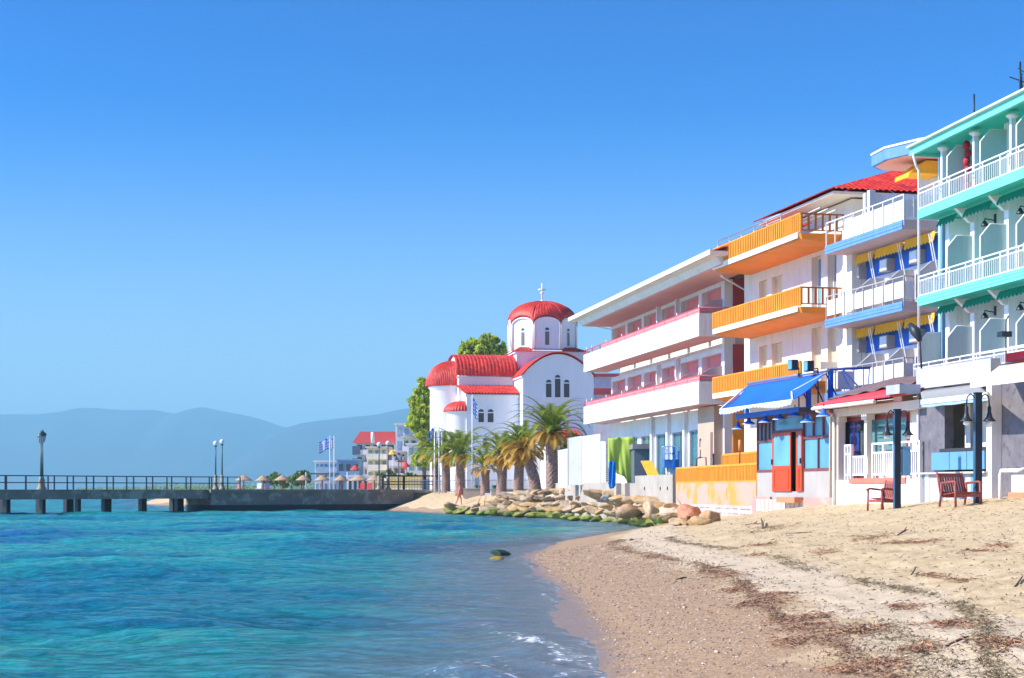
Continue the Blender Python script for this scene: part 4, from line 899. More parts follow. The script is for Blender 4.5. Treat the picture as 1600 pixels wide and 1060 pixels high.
def porch():
    a = 24.3; v = K.V(a); un, uf = K.u(1437, a), K.u(1305, a); aB = 24.78; vB = K.V(aB)
    r = thing('porch_cafe', 'white porch with red corrugated roof, white railing and low white wall on the sand', 'cafe', (v, un, 1.3), K, 'beach front shops')
    bx('low_wall', white, r, v, v + .25, un, uf, .6, 2.22); 
    bx('deck', M('terracotta deck', (.55, .20, .13), .7, .2), r, v + .253, vB, un, uf, .9, 2.2)
    b = MB(); b.box(v - .05, v - .003, un + .9, uf - 1.2, 2.10, 2.27); b.build('deck_edge', M('terracotta deck', (.55, .20, .13)), r)
    b = MB(); b.box(vB, vB + 3, un, uf, .8, 4.8); b.build('back_wall', offwhite, r)
    ua, ub = K.u(1361, aB), K.u(1318, aB)
    window(r, K, K.u(1422, aB), K.u(1361, aB), vB - .01, 2.95, 4.35, M('dark red frame', (.30, .03, .03), .5), M('notice window glass', (.12, .25, .25), .25), 'notice_window', .14, 0)
    f = window(r, K, K.u(1356, aB), K.u(1318, aB), vB - .01, 2.21, 4.35, M('dark red frame', (.30, .03, .03), .5), glass_d, 'entrance', .12, 1)
    b = MB(); u = K.u(1338, aB); b.box(vB - .06, vB - .035, u - .35, u + .35, 2.3, 4.2); b.build('blue_curtain', M('navy curtain', (.005, .04, .20), .6), r)
    b = MB(); u = K.u(1400, aB)
    for du, dz, w_, h_ in ((1.9, 3.7, .5, .02), (1.9, 3.6, .4, .02), (1.95, 3.9, .35, .05), (1.0, 3.85, .7, .06), (1.1, 3.7, .4, .02), (1.8, 3.3, .5, .02), (1.8, 3.2, .4, .02), (1.1, 3.35, .5, .02)): b.box(vB - .062, vB - .058, u - .9 + du - w_ / 2, u - .9 + du + w_ / 2, dz, dz + h_)
    b.build('window_notices', M('faded print', (.04, .10, .11), .6), r)
    # columns + beam + roof
    each('column', offwhite, r, [K.u(1313, a + .15), K.u(1356, a + .15)], lambda b, u: (b.box(v + .06, v + .24, u - .1, u + .1, 2.22, 4.36), b.box(v + .0, v + .3, u - .2, u + .2, 4.2, 4.38)))
    bx('corner_post', offwhite, r, v + .02, v + .28, uf - .2, uf + .1, 1.6, 4.4)
    bx('eave_beam', offwhite, r, v - .02, v + .3, un, uf + .1, 4.39, 4.66)
    ve = K.V(23.7); ufe = K.u(1272, 23.7)
    b = MB(); b.box(ve - .04, ve, un + 1.9, ufe, 4.62, 4.76); b.tube([(ve - .06, un + 1.8, 4.68), (ve - .06, ufe, 4.68)], .06, 8); b.tube([(ve - .06, ufe - .3, 4.62), (ve + .4, ufe - .6, 4.45), (v - .02, uf + .3, 4.4), (v - .05, uf + .3, 1.4)], .06, 8); b.build('gutter', offwhite, r)
    def roof(s, t): 
        u = un + (ufe - un) * s; x = ve + 3.3 * t; return (x, u, 4.80 + .92 * t + .035 * sin(s * 2 * pi * 42))
    b = MB(); b.surf(roof, 42 * 6, 2); b.build('red_roof', redmet, r, thick=.02)
    bx('roof_return', M('grey flashing', (.42, .45, .50), .5), r, ve - .1, ve + .6, un - .03, un + .9, 4.84, 5.12)
    def cloth(s, t): return (ve + .5 + 2.5 * t, un + 1.2 + (ufe - un - 1.2) * s, 4.97 + .78 * t + .06 * sin(s * 40) * sin(pi * t) + .04)
    b = MB(); b.surf(lambda s, t: cloth(s, t * (0.35 + .65 * s) + (1 - s) * .6), 40, 8); b.build('folded_tarpaulin', M('mauve tarpaulin', (.20, .13, .13), .9, .3), r, thick=.03)
    # white railing of the porch
    for (pa, pb, z1, hi) in ((1318, 1327, 3.42, 1), (1330, 1352, 3.02, 0), (1361, 1394, 3.42, 1), (1403, 1434, 3.42, 1)):
        b = MB(); u0, u1 = K.u(pb, a), K.u(pa, a); zz = 3.12 if hi else z1
        b.box(v + .05, v + .12, u0, u1, zz - .05, zz); b.box(v + .05, v + .12, u0, u1, 2.36, 2.41)
        n = int((u1 - u0) / .13) 
        for i in range(n + 1): u = u0 + (u1 - u0) * i / max(n, 1); b.box(v + .065, v + .105, u - .02, u + .02, 2.41, zz - .05)
        if hi:
            b.box(v + .05, v + .12, u0, u1, z1 - .06, z1)
            for u in (u0, (u0 + u1) / 2, u1): b.box(v + .04, v + .13, u - .045, u + .045, 2.23, z1 - .003)
        b.build('railing', railw, r)
    ac_unit(r, vB, K.u(1420, aB), 4.4, .9)
    b = MB(); vl, ul = v + .2, K.u(1346, a + .2); b.tube([(vl, ul, 4.7), (vl, ul, 4.2)], .015, 5); b.lathe((vl, ul, 3.9), [(.02, .3), (.14, .25), (.16, 0), (.05, -.05)], 8); b.build('hanging_lantern', dark, r)
porch()

def grey_shop():
    a = 24.5; v = K.V(a); un, uf = K.u(1551, a), K.u(1434.5, a); D = 2.4
    r = thing('shop', 'closed shop front clad in dark grey marble with light fascia and blue panels', 'shop', (v, un, 1.6), K, 'beach front shops')
    u1 = K.u(1476, a); 
    bx('fascia', grey_l, r, v - .06, v + .25, un, uf, 5.0, 5.62)
    b = MB(); b.box(v + .253, v + D + 1, un - 1.6, uf, 5.0, 5.5); b.build('flat_roof', grey_l, r)
    b = MB(); b.box(v, v + .3, u1, uf - .12, 1.3, 4.997); b.build('marble_wall', grey_m, r)
    bx('edge_strip', grey_l, r, v - .05, v + .3, uf - .117, uf, 1.3, 4.997)
    bx('pillar', railw, r, v - .03, v + .3, un, un + .3, 1.3, 4.997)
    bx('marble_pier', grey_m, r, v + .28, v + .6, un - 1.25, un - .003, 1.3, 5.3)
    vb = v + 2.2
    # interior seen through the unglazed opening
    b = MB(); b.box(vb, vb + .2, un + .3, uf - .2, 1.5, 4.9); b.build('inner_wall', M('khaki inner wall', (.16, .15, .11), .8), r)
    bx('ceiling', grey_m, r, v + .3, vb, un, uf, 4.75, 4.99)
    f = MB(); zo0, zo1 = 3.18, 4.45
    for u in (K.u(1485, a) , K.u(1512, a), K.u(1530, a)): f.box(v + .5, v + .62, u - .28, u + .05, zo0 - .1, zo1)
    f.box(v + .5, v + .62, un + .3, u1, zo1, zo1 + .15); f.build('opening_frame', M('chipped white frame', (.80, .76, .68), .7, .15, 2, .2, 25, dirt=(.45, .38, .30), dirt_amt=.3), r)
    b = MB(); b.box(v + .35, v + .7, un + .3, u1, 4.45, 4.75); b.build('lintel', grey_m, r)
    bx('counter_top', M('dark stone counter', (.06, .05, .05), .3), r, v - .05, v + .7, un + .3, u1 + .25, 3.02, 3.12)
    up = [un + .32, un + 1.35, un + 2.4, u1 + .7]
    each('blue_panel', panelb, r, [0, 1, 2], lambda b, i: b.box(v - .09, v - .03, up[i], up[i + 1] - .03, 2.48, 3.01))
    bx('ledge', M('stone ledge', (.55, .52, .50), .5), r, v - .16, v + .2, un + .2, uf + .15, 2.36, 2.42)
    b = MB(); x = un + .32; pat = [(.55, 0), (.12, 2), (.3, 1), (.5, 0), (.12, 2), (.35, 1), (.6, 0), (.12, 2), (.35, 1), (.7, 0), (.25, 2), (.12, 1), (.3, 0)]
    tot = sum(p_[0] for p_ in pat); k = (uf - .15 - x) / tot
    for w_, mi in pat:
        b.cur = mi; b.box(v - .02 - .03 * (mi == 2), v + .2, x, x + w_ * k - .004, 1.3, 2.355); x += w_ * k
    b.build('lower_panel', [grey_l, panelb, railw], r)
    # short retracting awning
    b = MB(); f0, f1 = K.u(1545, a - .9), K.u(1441, a - .9); vf = K.V(a - .9)
    b.surf(lambda s, t: (v - .07 + (vf - v + .07) * t, (un + .7) * (1 - s) * (1 - t) + f0 * (1 - s) * t + (uf - .3) * s * (1 - t) + f1 * s * t, 4.93 - .38 * t - .03 * sin(pi * t)), 20, 6); b.build('awning', greyaw, r, thick=.02)
    b = MB(); b.box(vf - .05, vf + .03, f0, f1, 4.42, 4.56); b.build('awning_bar', railw, r)
    b = MB(); scallop(b, vf - .02, f0, f1, 4.34, 4.418, 3, .02, .0); b.build('awning_valance', M('pale blue valance', (.35, .50, .60), .7), r, thick=.01)
    # pipe
    b = MB(); up_ = un - 1.5; b.tube([(v + .2, up_, 5.0), (v + .2, up_, 2.5), (v - .0, up_ + .15, 2.42), (v - .15, up_ + .75, 2.42), (v - .15, up_ + .8, 2.3), (v - .15, up_ + .8, 1.5)], .06); b.build('drainpipe', railw, r)
    # ---- cream shop beside it
    r2 = thing('shop', 'cream shop front with teal glazed door under a beige awning at the right edge', 'shop', (v, un - 4, 1.7), K, 'beach front shops')
    uc = un - 1.7
    bx('wall', offwhite, r2, v + .15, v + .5, uc - .35, uc, 1.3, 4.9); bx('side_base', M('cream base', (.64, .60, .48), .7), r2, v - .1, v + .14, uc - .6, uc + .5, 1.3, 2.3)
    f = window(r2, K, uc - 2.2, uc - .36, v + .3, 1.95, 4.75, M('teal frame', (.10, .36, .40), .4), glass_d, 'door', .12, 1, .1, (2.75,))
    MB().box(v + .24, v + .30, uc - 2.0, uc - .5, 2.05, 2.7).build('door_panel', M('teal panel', (.12, .38, .40), .45), f)
    b = MB(); b.box(v + .25, v + .5, uc - 6, uc - 2.21, 1.3, 4.9); b.box(v + .15, v + .5, uc - 6, uc - .003, 4.9, 5.4); b.build('upper_wall', offwhite, r2)
    b = MB(); b.box(v - .6, v + .15, uc - 6, uc - .2, 1.5, 1.82); b.build('step', M('orange step', (.72, .26, .12)), r2)
    aa = a - 1.9; vA = K.V(aa); s0 = K.u(1518, aa); vt = v + .1; st = K.u(1560, a)
    b = MB(); b.surf(lambda s, t: (vt + (vA - vt) * t, (uc - 6) * (1 - s) + (st * (1 - t) + s0 * t) * s, 5.42 - .68 * t - .04 * sin(pi * t)), 20, 8); b.build('awning', beige, r2, thick=.02)
    b = MB(); b.box(vA - .04, vA + .03, uc - 6, s0, 4.62, 4.76); b.build('awning_bar', railw, r2)
    b = MB(); b.box(v - .05, v + .14, uc - 6, uc + .9, 5.45, 5.68); b.build('sign_band', M('crimson band', (.45, .01, .05), .6), r2)
    b = MB(); b.hexa([(v - .5, uc - 6, 5.70), (v + .3, uc - 6, 5.85), (v + .3, uc + 1.3, 5.85), (v - .5, uc + 1.6, 5.70), (v - .5, uc - 6, 5.74), (v + .3, uc - 6, 5.9), (v + .3, uc + 1.3, 5.9), (v - .5, uc + 1.6, 5.74)]); b.build('canopy_lid', beige, r2)
    bx('body', offwhite, r2, v + .5, v + 2, uc - 6, uc, 1.3, 5.3)
grey_shop()
# tall lamp on the shop roof and a small spotlight
a = 24.5; u, v = K.u(1440, a), K.V(a)
t = thing('street_light', 'dark cobra head street light on a thin pole above the grey fascia', 'street light', (v, u, 5.6), K)
b = MB(); b.tube([(v, u, 5.6), (v - .02, u + .1, 6.6)], .03, 6); b.build('pole', dark, t)
b = MB(); b.tube([(v, u + .1, 6.5), (v - .05, u + .3, 6.8), (v - .15, u + .5, 7.05)], [.07, .17, .07], 10); b.build('lamp_head', dark, t)
u, v = K.u(1572, a), K.V(a)
t = thing('spotlight', 'small black spotlight on a thin stand in front of the mint hotel rail', 'spotlight', (v, u, 5.6), K)
MB().tube([(v, u, 5.5), (v, u, 6.6), (v + .1, u + .05, 6.75)], .02, 6).build('pole', dark, t)
MB().box(v - .2, v + .1, u - .15, u + .15, 6.15, 6.3).build('lamp_head', dark, t)

# ------------------------------------------------------------ lamp posts, bench, chair
def lamp_post(px, py, Y, hgt, label, box=False):
    X, _, _ = W(px, py, Y); z = gz(X, Y)
    t = loc_thing('lamp_post', label, 'lamp post', (X, Y, z), radians(4), 'lamp posts on the sand')
    b = MB(); b.box(-.085, .085, -.085, .085, -.3, hgt); b.box(-.095, .095, -.095, .095, hgt, hgt + .04); b.build('post', navy, t, origin=(0, 0, 0))
    b = MB(); b.box(-.1, -.086, -.08, .08, -.3, hgt - .02); b.build('painted_lit_edge', M('post blue edge', (.04, .11, .20), .5), t, origin=(0, 0, 0))  # lighter blue strip: sunlight on the post's left face, put in as colour
    for s in (-1, 1):
        b = MB(); b.tube([(0.05 * s, 0, hgt - .25), (.12 * s, 0, hgt - .05), (.20 * s, 0, hgt - .0), (.29 * s, 0, hgt - .08), (.31 * s, 0, hgt - .3)], .02, 6); o = b.build('arm', dark, t, origin=(0, 0, 0))
        b = MB(); b.lathe((.31 * s, 0, hgt - .72), [(.17, 0), (.13, .04), (.08, .10), (.045, .24), (.045, .36), (.02, .42)], 14); b.build('lamp_shade', dark, t, origin=(0, 0, 0), thick=.01)
        b = MB(); b.ball((.31 * s, 0, hgt - .76), .09, 12, .9); b.build('bulb', globe, t, origin=(0, 0, 0))
    if box: b = MB(); b.box(.14, .36, -.1, .08, hgt - 1.9, hgt - 1.05); b.tube([(.1, 0, hgt - 1.1), (.15, 0, hgt - 1.1)], .02, 6); b.build('sign_box', panelb, t, origin=(0, 0, 0)); b = MB(); b.tube([(.31, 0, hgt - .75), (.33, 0, hgt - 1.05)], .008, 4); b.build('cable', dark, t, origin=(0, 0, 0))
    return t
lp1 = lamp_post(1402, 790, 48.5, 2.86, 'dark post with twin bell lamps and a light blue box, in front of the porch', True)
lp2 = lamp_post(1528, 787, 44.0, 2.88, 'dark post with twin bell lamps behind the red bench, in front of the grey shop')
def chair(name, px, Y, rz, width, label, ns):
    X = (px - CX) / F * Y; z = gz(X, Y) - .02
    t = loc_thing(name, label, 'bench' if width > 1 else 'chair', (X, Y, z), rz)
    # local: x = along the seat width, -y = front
    w = width / 2
    def P_(n, fn): b = MB(); fn(b); return b.build(n, redwood, t, origin=(0, 0, 0))
    for s in (-1, 1):
        P_('leg', lambda b: b.tube([(s * w, -.30, 0), (s * w, -.28, .64)], .032, 6))
        P_('leg', lambda b: b.tube([(s * w, .30, 0), (s * w, .22, .42), (s * w, .24, .62)], .032, 6))
        P_('armrest', lambda b: b.tube([(s * w, -.34, .62), (s * w, -.22, .66), (s * w, .24, .62)], .034, 6))
    P_('seat', lambda b: [b.box(-w + .03, w - .03, -.30 + .095 * i, -.225 + .095 * i, .37 - .012 * i, .395 - .012 * i) for i in range(6)] + [b.box(-w + .03, w - .03, -.31, -.28, .26, .34), b.box(-w + .03, w - .03, .2, .23, .24, .31)])
    def bk(b):
        b.hexa([(-w, .22, .33), (w, .22, .33), (w, .25, .33), (-w, .25, .33), (-w, .25, .40), (w, .25, .40), (w, .28, .40), (-w, .28, .40)])
        b.hexa([(-w, .36, .80), (w, .36, .80), (w, .39, .80), (-w, .39, .80), (-w, .38, .88), (w, .38, .88), (w, .41, .88), (-w, .41, .88)])
        for i in range(ns):
            x = -w + .04 + (2 * w - .08) * (i + .5) / ns; q = (2 * w - .08) / ns * .36
            b.hexa([(x - q, .25, .39), (x + q, .25, .39), (x + q, .27, .39), (x - q, .27, .39), (x - q, .365, .81), (x + q, .365, .81), (x + q, .385, .81), (x - q, .385, .81)])
        for s in (-1, 1): b.tube([(s * w, .26, .36), (s * w, .40, .9)], .03, 6)
    P_('backrest', bk); return t
chair('bench', 1500, 43.6, radians(28) , .86, 'red brown wooden bench with slatted back leaning by the lamp post before the grey shop', 9)
chair('armchair', 1379, 49.0, radians(-62), .62, 'red brown wooden armchair standing on sand in front of the low white wall', 7)
# ------------------------------------------------------------ walls, railings and clutter in front of the pink hotel
WL = [W(1182, 0, 64.9)[:2], W(1056, 0, 80)[:2], W(1051, 0, 80.6)[:2], W(992, 0, 89)[:2], W(950, 0, 97)[:2], W(905, 0, 104)[:2], W(868, 0, 112)[:2]]
def wallseg(b, p, q, z0, z1, th=.35, ext=0):
    dx, dy = q[0] - p[0], q[1] - p[1]; L = hypot(dx, dy); nx, ny = dy / L, -dx / L
    if nx < 0: nx, ny = -nx, -ny
    c = [(p[0], p[1]), (p[0] + nx * th, p[1] + ny * th), (q[0] + nx * th, q[1] + ny * th), (q[0], q[1])]
    za, zb = z1 if isinstance(z1, tuple) else (z1, z1)
    b.hexa([(x, y, z0) for x, y in c] + [(c[0][0], c[0][1], za), (c[1][0], c[1][1], za), (c[2][0], c[2][1], zb), (c[3][0], c[3][1], zb)])
def zpy(py, Y): return H - (py - HY) / F * Y
t = thing('terrace_wall', 'peeling orange terrace wall with an orange slatted railing on top', 'wall', (WL[0][0], WL[0][1], .9))
b = MB(); wallseg(b, WL[0], WL[1], 1.25, 2.2); b.build('painted_wall', orange_p, t)
def brick_mat():
    m, tt, p, o = nodes('hollow block wall'); tc = nn(tt, 'ShaderNodeTexCoord').outputs['Object']
    mp = nn(tt, 'ShaderNodeMapping'); mp.inputs['Rotation'].default_value = (radians(90), 0, 0); 
    sx = nn(tt, 'ShaderNodeSeparateXYZ'); tt.links.new(tc, sx.inputs[0]); cb = nn(tt, 'ShaderNodeCombineXYZ'); tt.links.new(sx.outputs[1], cb.inputs[0]); tt.links.new(sx.outputs[2], cb.inputs[1])
    br = nn(tt, 'ShaderNodeTexBrick'); br.inputs['Scale'].default_value = 1; br.inputs['Brick Width'].default_value = .45; br.inputs['Row Height'].default_value = .2; br.inputs['Mortar Size'].default_value = .022
    br.inputs['Color1'].default_value = (.52, .45, .40, 1); br.inputs['Color2'].default_value = (.42, .35, .30, 1); br.inputs['Mortar'].default_value = (.16, .13, .12, 1)
    tt.links.new(cb.outputs[0], br.inputs['Vector']); n = noise(tt, 2.5, 6, .7, tc)
    c = mix(tt, ramp(tt, n.outputs[0], [(.45, g1(0)), (.6, g1(.8))]).outputs[0], br.outputs[0], (.60, .50, .42)); tt.links.new(c, p.inputs['Base Color']); p.inputs['Roughness'].default_value = .9
    return m
b = MB(); wallseg(b, (WL[0][0] - .03, WL[0][1]), (WL[1][0] - .03, WL[1][1]), -.3, 1.247, .3); b.build('block_base', brick_mat(), t)
def slatfence(b, p, q, z0, z1, step=.24, th=.07, w_=.12):
    dx, dy = q[0] - p[0], q[1] - p[1]; L = hypot(dx, dy); n = int(L / step)
    wallseg(b, p, q, z1 - .09, z1, .12); wallseg(b, p, q, z0, z0 + .06, .1)
    for i in range(n + 1):
        f = i / n; c = (p[0] + dx * f, p[1] + dy * f); d = (p[0] + dx * (f + w_ / L), p[1] + dy * (f + w_ / L)); wallseg(b, (c[0] + .02, c[1]), (d[0] + .02, d[1]), z0 + .06, z1 - .09, th)
b = MB(); slatfence(b, WL[0], WL[1], 2.203, 2.95); b.build('railing', orange, t)
t = thing('railing', 'short orange slatted railing standing behind the terrace wall beside the bar', 'railing', (10.2, 72, 1.5))
p, q = W(1183, 0, 69.5)[:2], W(1128, 0, 76)[:2]
b = MB(); slatfence(b, p, q, 2.35, zpy(706, 71)); wallseg(b, p, q, 1.2, 2.35, .2); b.build('slats', orange, t)
b = MB(); X, Y, _ = W(1156, 0, 68.6); b.tube([(X, Y, 2.0), (X, Y, zpy(690, 69))], .03, 6); b.build('post', dark, t)
b = MB(); b.tube([(X, Y, zpy(705, 69)), (X, Y, zpy(688, 69))], .06, 8); b.build('post_tip', M('orange tip', (.8, .3, .1)), t)
t = thing('concrete_wall', 'low pale concrete wall behind the boulders, stepped down to the left', 'wall', (WL[3][0], WL[3][1], .6))
b = MB(); z1 = zpy(742, 82); wallseg(b, WL[2], WL[3], -.2, z1, .3)
wallseg(b, WL[3], WL[4], -.2, (zpy(742, 89) - .45, zpy(757, 97)), .3); wallseg(b, WL[4], WL[5], -.2, zpy(757, 98) + .12, .3); wallseg(b, WL[5], WL[6], -.2, zpy(757, 98) + .12, .35)
b.build('wall', concl, t)
b = MB(); p, q = WL[2], WL[3]
for f in (.12, .3, .72): x, y = p[0] + (q[0] - p[0]) * f, p[1] + (q[1] - p[1]) * f; b.box(x - .04, x - .0, y - .05, y + .05, z1 - .75, z1 - .60)
b.build('drain_hole', dark, t)
each('buttress', concl, t, [(971, 93), (985, 90.5)], lambda b, k: b.box(W(k[0], 0, k[1])[0] - .3, W(k[0], 0, k[1])[0] - .02, k[1] - .12, k[1] + .12, 0, 2.25))
# hoarding boards
def boardbox(t, name, pxa, pxb, Ya, Yb, pya, pyb, pyc, mat, th=.06):
    a_, b_ = W(pxa, 0, Ya), W(pxb, 0, Yb); b = MB()
    c = [(a_[0], a_[1]), (b_[0], b_[1]), (b_[0] + .02, b_[1] + th), (a_[0] + .02, a_[1] + th)]
    b.hexa([(x, y, z) for (x, y), z in zip(c, [zpy(pyc, Ya), zpy(pyc, Yb)] + [zpy(pyc, Yb), zpy(pyc, Ya)])] + [(x, y, z) for (x, y), z in zip(c, [zpy(pya, Ya), zpy(pyb, Yb), zpy(pyb, Yb), zpy(pya, Ya)])])
    return b.build(name, mat, t)
for lab, args in (('tall white hoarding board, left of the pair behind the boulders', (887, 909, 103.5, 103, 685, 681, 758)), ('tall white hoarding board, right of the pair with a slanted top', (909.3, 938, 103, 101.5, 682, 678, 757)),
                  ('low white board beside the big palm, left of the tall boards', (872, 886.6, 105, 104, 704, 701, 762))):
    X, Y, _ = W(args[0], 0, args[2]); t = thing('hoarding_board', lab, 'board', (X, Y, 1.5)); o = boardbox(t, 'panel', *args, board)
    if 'low' in lab:
        b = MB()
        for z in (3.9, 3.3, 2.2): b.tube([(X + .2, Y - .1, z), (X + .62, Y - .12, z)], .02, 5); 
        b.tube([(X + .35, Y - .1, 1.7), (X + .35, Y - .1, 4.1)], .025, 5); b.build('brace', steel, t)
    else:
        b = MB(); b.tube([(X + .02, Y - .03, 2), (X + .02, Y - .03, 5.1)], .012, 4); b.build('edge_bead', offwhite, t)
t = thing('shutter_panel', 'narrow pale panel with louvres leaning between hoarding and lime tarpaulin', 'panel', (W(942, 0, 100)[0], 100, 1.6))
boardbox(t, 'panel', 938.6, 946, 100.5, 100, 690, 690, 755, M('pale blue board', (.62, .72, .72)))
b = MB(); Xs, Xe = W(946.5, 0, 98)[0], W(952, 0, 98)[0]
for i in range(18): z = 2.4 + i * .12; b.box(Xs, Xe, 98, 98.05, z, z + .07)
b.build('louvres', greyaw, t)
# tarpaulins
def cloth(name, label, pts, Y, mat, cat='tarpaulin', seed=1, n=26):
    """hanging sheet; pts = outline top edge then bottom edge as (px, py_top, py_bottom)"""
    X0, _, _ = W(pts[0][0], 0, Y); t = None; b = MB(); r2 = random.Random(seed)
    xs = [p[0] for p in pts]
    def fn(s, q):
        px = xs[0] + (xs[-1] - xs[0]) * s; top = float(np.interp(px, xs, [p[1] for p in pts])); bot = float(np.interp(px, xs, [p[2] for p in pts]))
        py = top + (bot - top) * q; y = Y + .04 * sin(s * 11 + q * 3 + seed) + .02 * sin(s * 31 - q * 5) * (.3 + q) - .1 * q
        return ((px - CX) / F * Y, y, zpy(py, Y))
    b.surf(fn, n, 14); b2 = b.build(name, mat, None, origin=(X0, Y, 1.5), thick=.02); b2.location = (X0, Y, 1.5); return tag(b2, label, cat)
cloth('tarpaulin', 'lime green tarpaulin with a torn pointed hem hung over the concrete wall', [(950, 685, 732), (962, 685, 737), (963, 683, 740), (975, 684, 745), (981, 683, 756), (986, 683, 752), (992, 683, 722)], 94.5, limec, seed=2)
cloth('tarpaulin', 'bright blue tarpaulin strip hanging left of the lime one', [(951, 722, 760), (953, 720, 764), (959, 722, 763), (962, 722, 758)], 94.0, bluec, seed=3, n=10)
cloth('tarpaulin', 'bright blue tarpaulin fold hanging right of the lime one', [(984, 745, 756), (987, 725, 758), (990, 712, 745), (992, 700, 740)], 94.9, bluec, seed=4, n=10)
t = thing('construction_hut', 'dark slate grey cabin behind the concrete wall', 'cabin', (9.5, 92, 1.4), P)
X0, X1 = W(991, 0, 92)[0], W(1040, 0, 92)[0]
bx('body', slate, t, X0, X1, 92, 95, 1.4, zpy(700, 92)) if False else None
MB().box(0, X1 - X0, 0, 3, 0, zpy(702, 92) - 1.4).build('body', slate, t, origin=(0, 0, 0)); MB().box(-.1, X1 - X0 + .1, -.15, 3.1, zpy(702, 92) - 1.39, zpy(694, 92) - 1.4).build('roof', M('weathered deck boards', (.25, .24, .25), .8, .3), t, origin=(0, 0, 0)); t.location = (X0, 92, 1.4); t.rotation_euler = (0, 0, 0)
MB().box(.1, X1 - X0 - .1, -.06, -.005, .3, 1.15).build('lower_boards', M('dark red brown boards', (.14, .06, .05), .8, .3, 4), t, origin=(0, 0, 0))
for i, (pa, pb) in enumerate(((1005, 1017), (1010, 1022), (1014, 1027))):
    a_, c_ = W(pa, 0, 87.5 - i * .3), W(pb, 0, 86.5 - i * .3)
    b = MB(); d = .14; b.hexa([(c_[0] - d, c_[1], zpy(745, 87)), (c_[0] + d, c_[1], zpy(745, 87)), (c_[0] + d, c_[1] + .08, zpy(745, 87)), (c_[0] - d, c_[1] + .08, zpy(745, 87)), (a_[0] - d, a_[1], zpy(720, 87)), (a_[0] + d, a_[1], zpy(720, 87)), (a_[0] + d, a_[1] + .08, zpy(720, 87)), (a_[0] - d, a_[1] + .08, zpy(720, 87))])
    o = b.build('plank', yellowp, None, origin=(c_[0], c_[1], 2)); o.location = (c_[0], c_[1], 2); tag(o, 'yellow plank leaning behind the concrete wall, ' + ('leftmost', 'middle', 'rightmost')[i] + ' of the three', 'plank', 'yellow planks')
# scissor lift basket
Y = 86; X0, X1 = W(1038, 0, Y)[0], W(1077, 0, Y)[0]; z0, z1 = zpy(731, Y), zpy(697, Y); xm = W(1054, 0, Y)[0]
t = thing('lift_platform', 'blue steel lift basket with white edged bars behind the orange terrace wall', 'lift', (X0, Y, 1.5))
bx('base', M('machine blue', (.03, .20, .58), .45, .2), t, X0, X1, Y, Y + 1.2, z0, z0 + .42)
b = MB()
for x in (X0, X1): b.box(x - .03, x + .03, Y, Y + 1.2, z1 - .049, z1 - .001)
for yy in (Y - .03, Y + 1.2):
    for x in np.linspace(X0, X1, 7): b.box(x - .025, x + .025, yy - .025, yy + .025, z0 + .42, z1)
    for z in (z1, (z1 + z0) / 2 + .2): b.box(X0, X1, yy - .03, yy + .03, z - .05, z)
    b.tube([(X0 + .35, yy, z1), (X0 + .6, yy, z0 + .8)], .02, 5); b.tube([(xm + .35, yy, z1), (xm + .15, yy, z0 + .8)], .02, 5); b.tube([(xm + .45, yy, z1), (xm + .7, yy, z0 + .8)], .02, 5)
b.build('cage', M('pale blue rail paint', (.40, .55, .80), .45, .15, 4), t)
bx('control_panel', M('machine blue', (.03, .20, .58)), t, xm + .15, xm + .5, Y - .1, Y - .04, z0 + .45, z0 + .85)
bx('mast', M('machine blue', (.03, .20, .58)), t, xm - .12, xm + .02, Y - .06, Y, z0 - .1, z1 - .05)
bx('chassis', M('machine white', (.6, .65, .7), .5), t, X0 + .3, X1 - .1, Y + .1, Y + 1.1, 1.4, z0 - .003)
# bits on the terrace: wire frame
t = thing('scrap_frame', 'bent dark metal frame standing before the tan wall', 'frame', W(1088, 0, 78)); 
b = MB(); p1, p2 = W(1088, 0, 78), W(1103, 0, 78); b.tube([(p1[0], 78, 2.4), (p1[0], 78, zpy(718, 78)), (p1[0] + .15, 78, zpy(715, 78)), (p2[0], 78, zpy(715, 78)), (p2[0] + .03, 78, 2.4)], .03, 6); b.build('bar', dark, t)
p1 = W(1115, 0, 77); t = thing('metal_stake', 'thin rusty stake standing before the tan wall', 'stake', p1); MB().tube([(p1[0], 77, 2.2), (p1[0] - .02, 77, zpy(709, 77))], [.03, .05], 6).build('rod', dark, t)
# driftwood by the bar door
X, Y, z = G(1243, 798)
Y = 61.5; X = W(1247, 0, Y)[0]; z = gz(X, Y)
t = thing('branch', 'dark forked driftwood leaning below the bar steps', 'branch', (X, Y, z)); b = MB(); b.tube([(X - .38, Y - .1, z - .1), (X - .1, Y, z + .4), (X + .05, Y + .2, z + .75)], [.06, .05, .04], 7); b.tube([(X - .25, Y, z - .1), (X - .02, Y, z + .5)], .04, 6); b.build('wood', redwood, t)
t = thing('fender_ring', 'worn grey ring propped beside the driftwood below the bar', 'ring', (X + .3, Y, z)); b = MB(); b.tube([(X + .32 + .3 * cos(k * pi / 8), Y + .1, z + .30 + .32 * sin(k * pi / 8)) for k in range(17)], .09, 8); b.build('ring', M('worn rubber', (.30, .24, .20), .9, .3, 4), t)

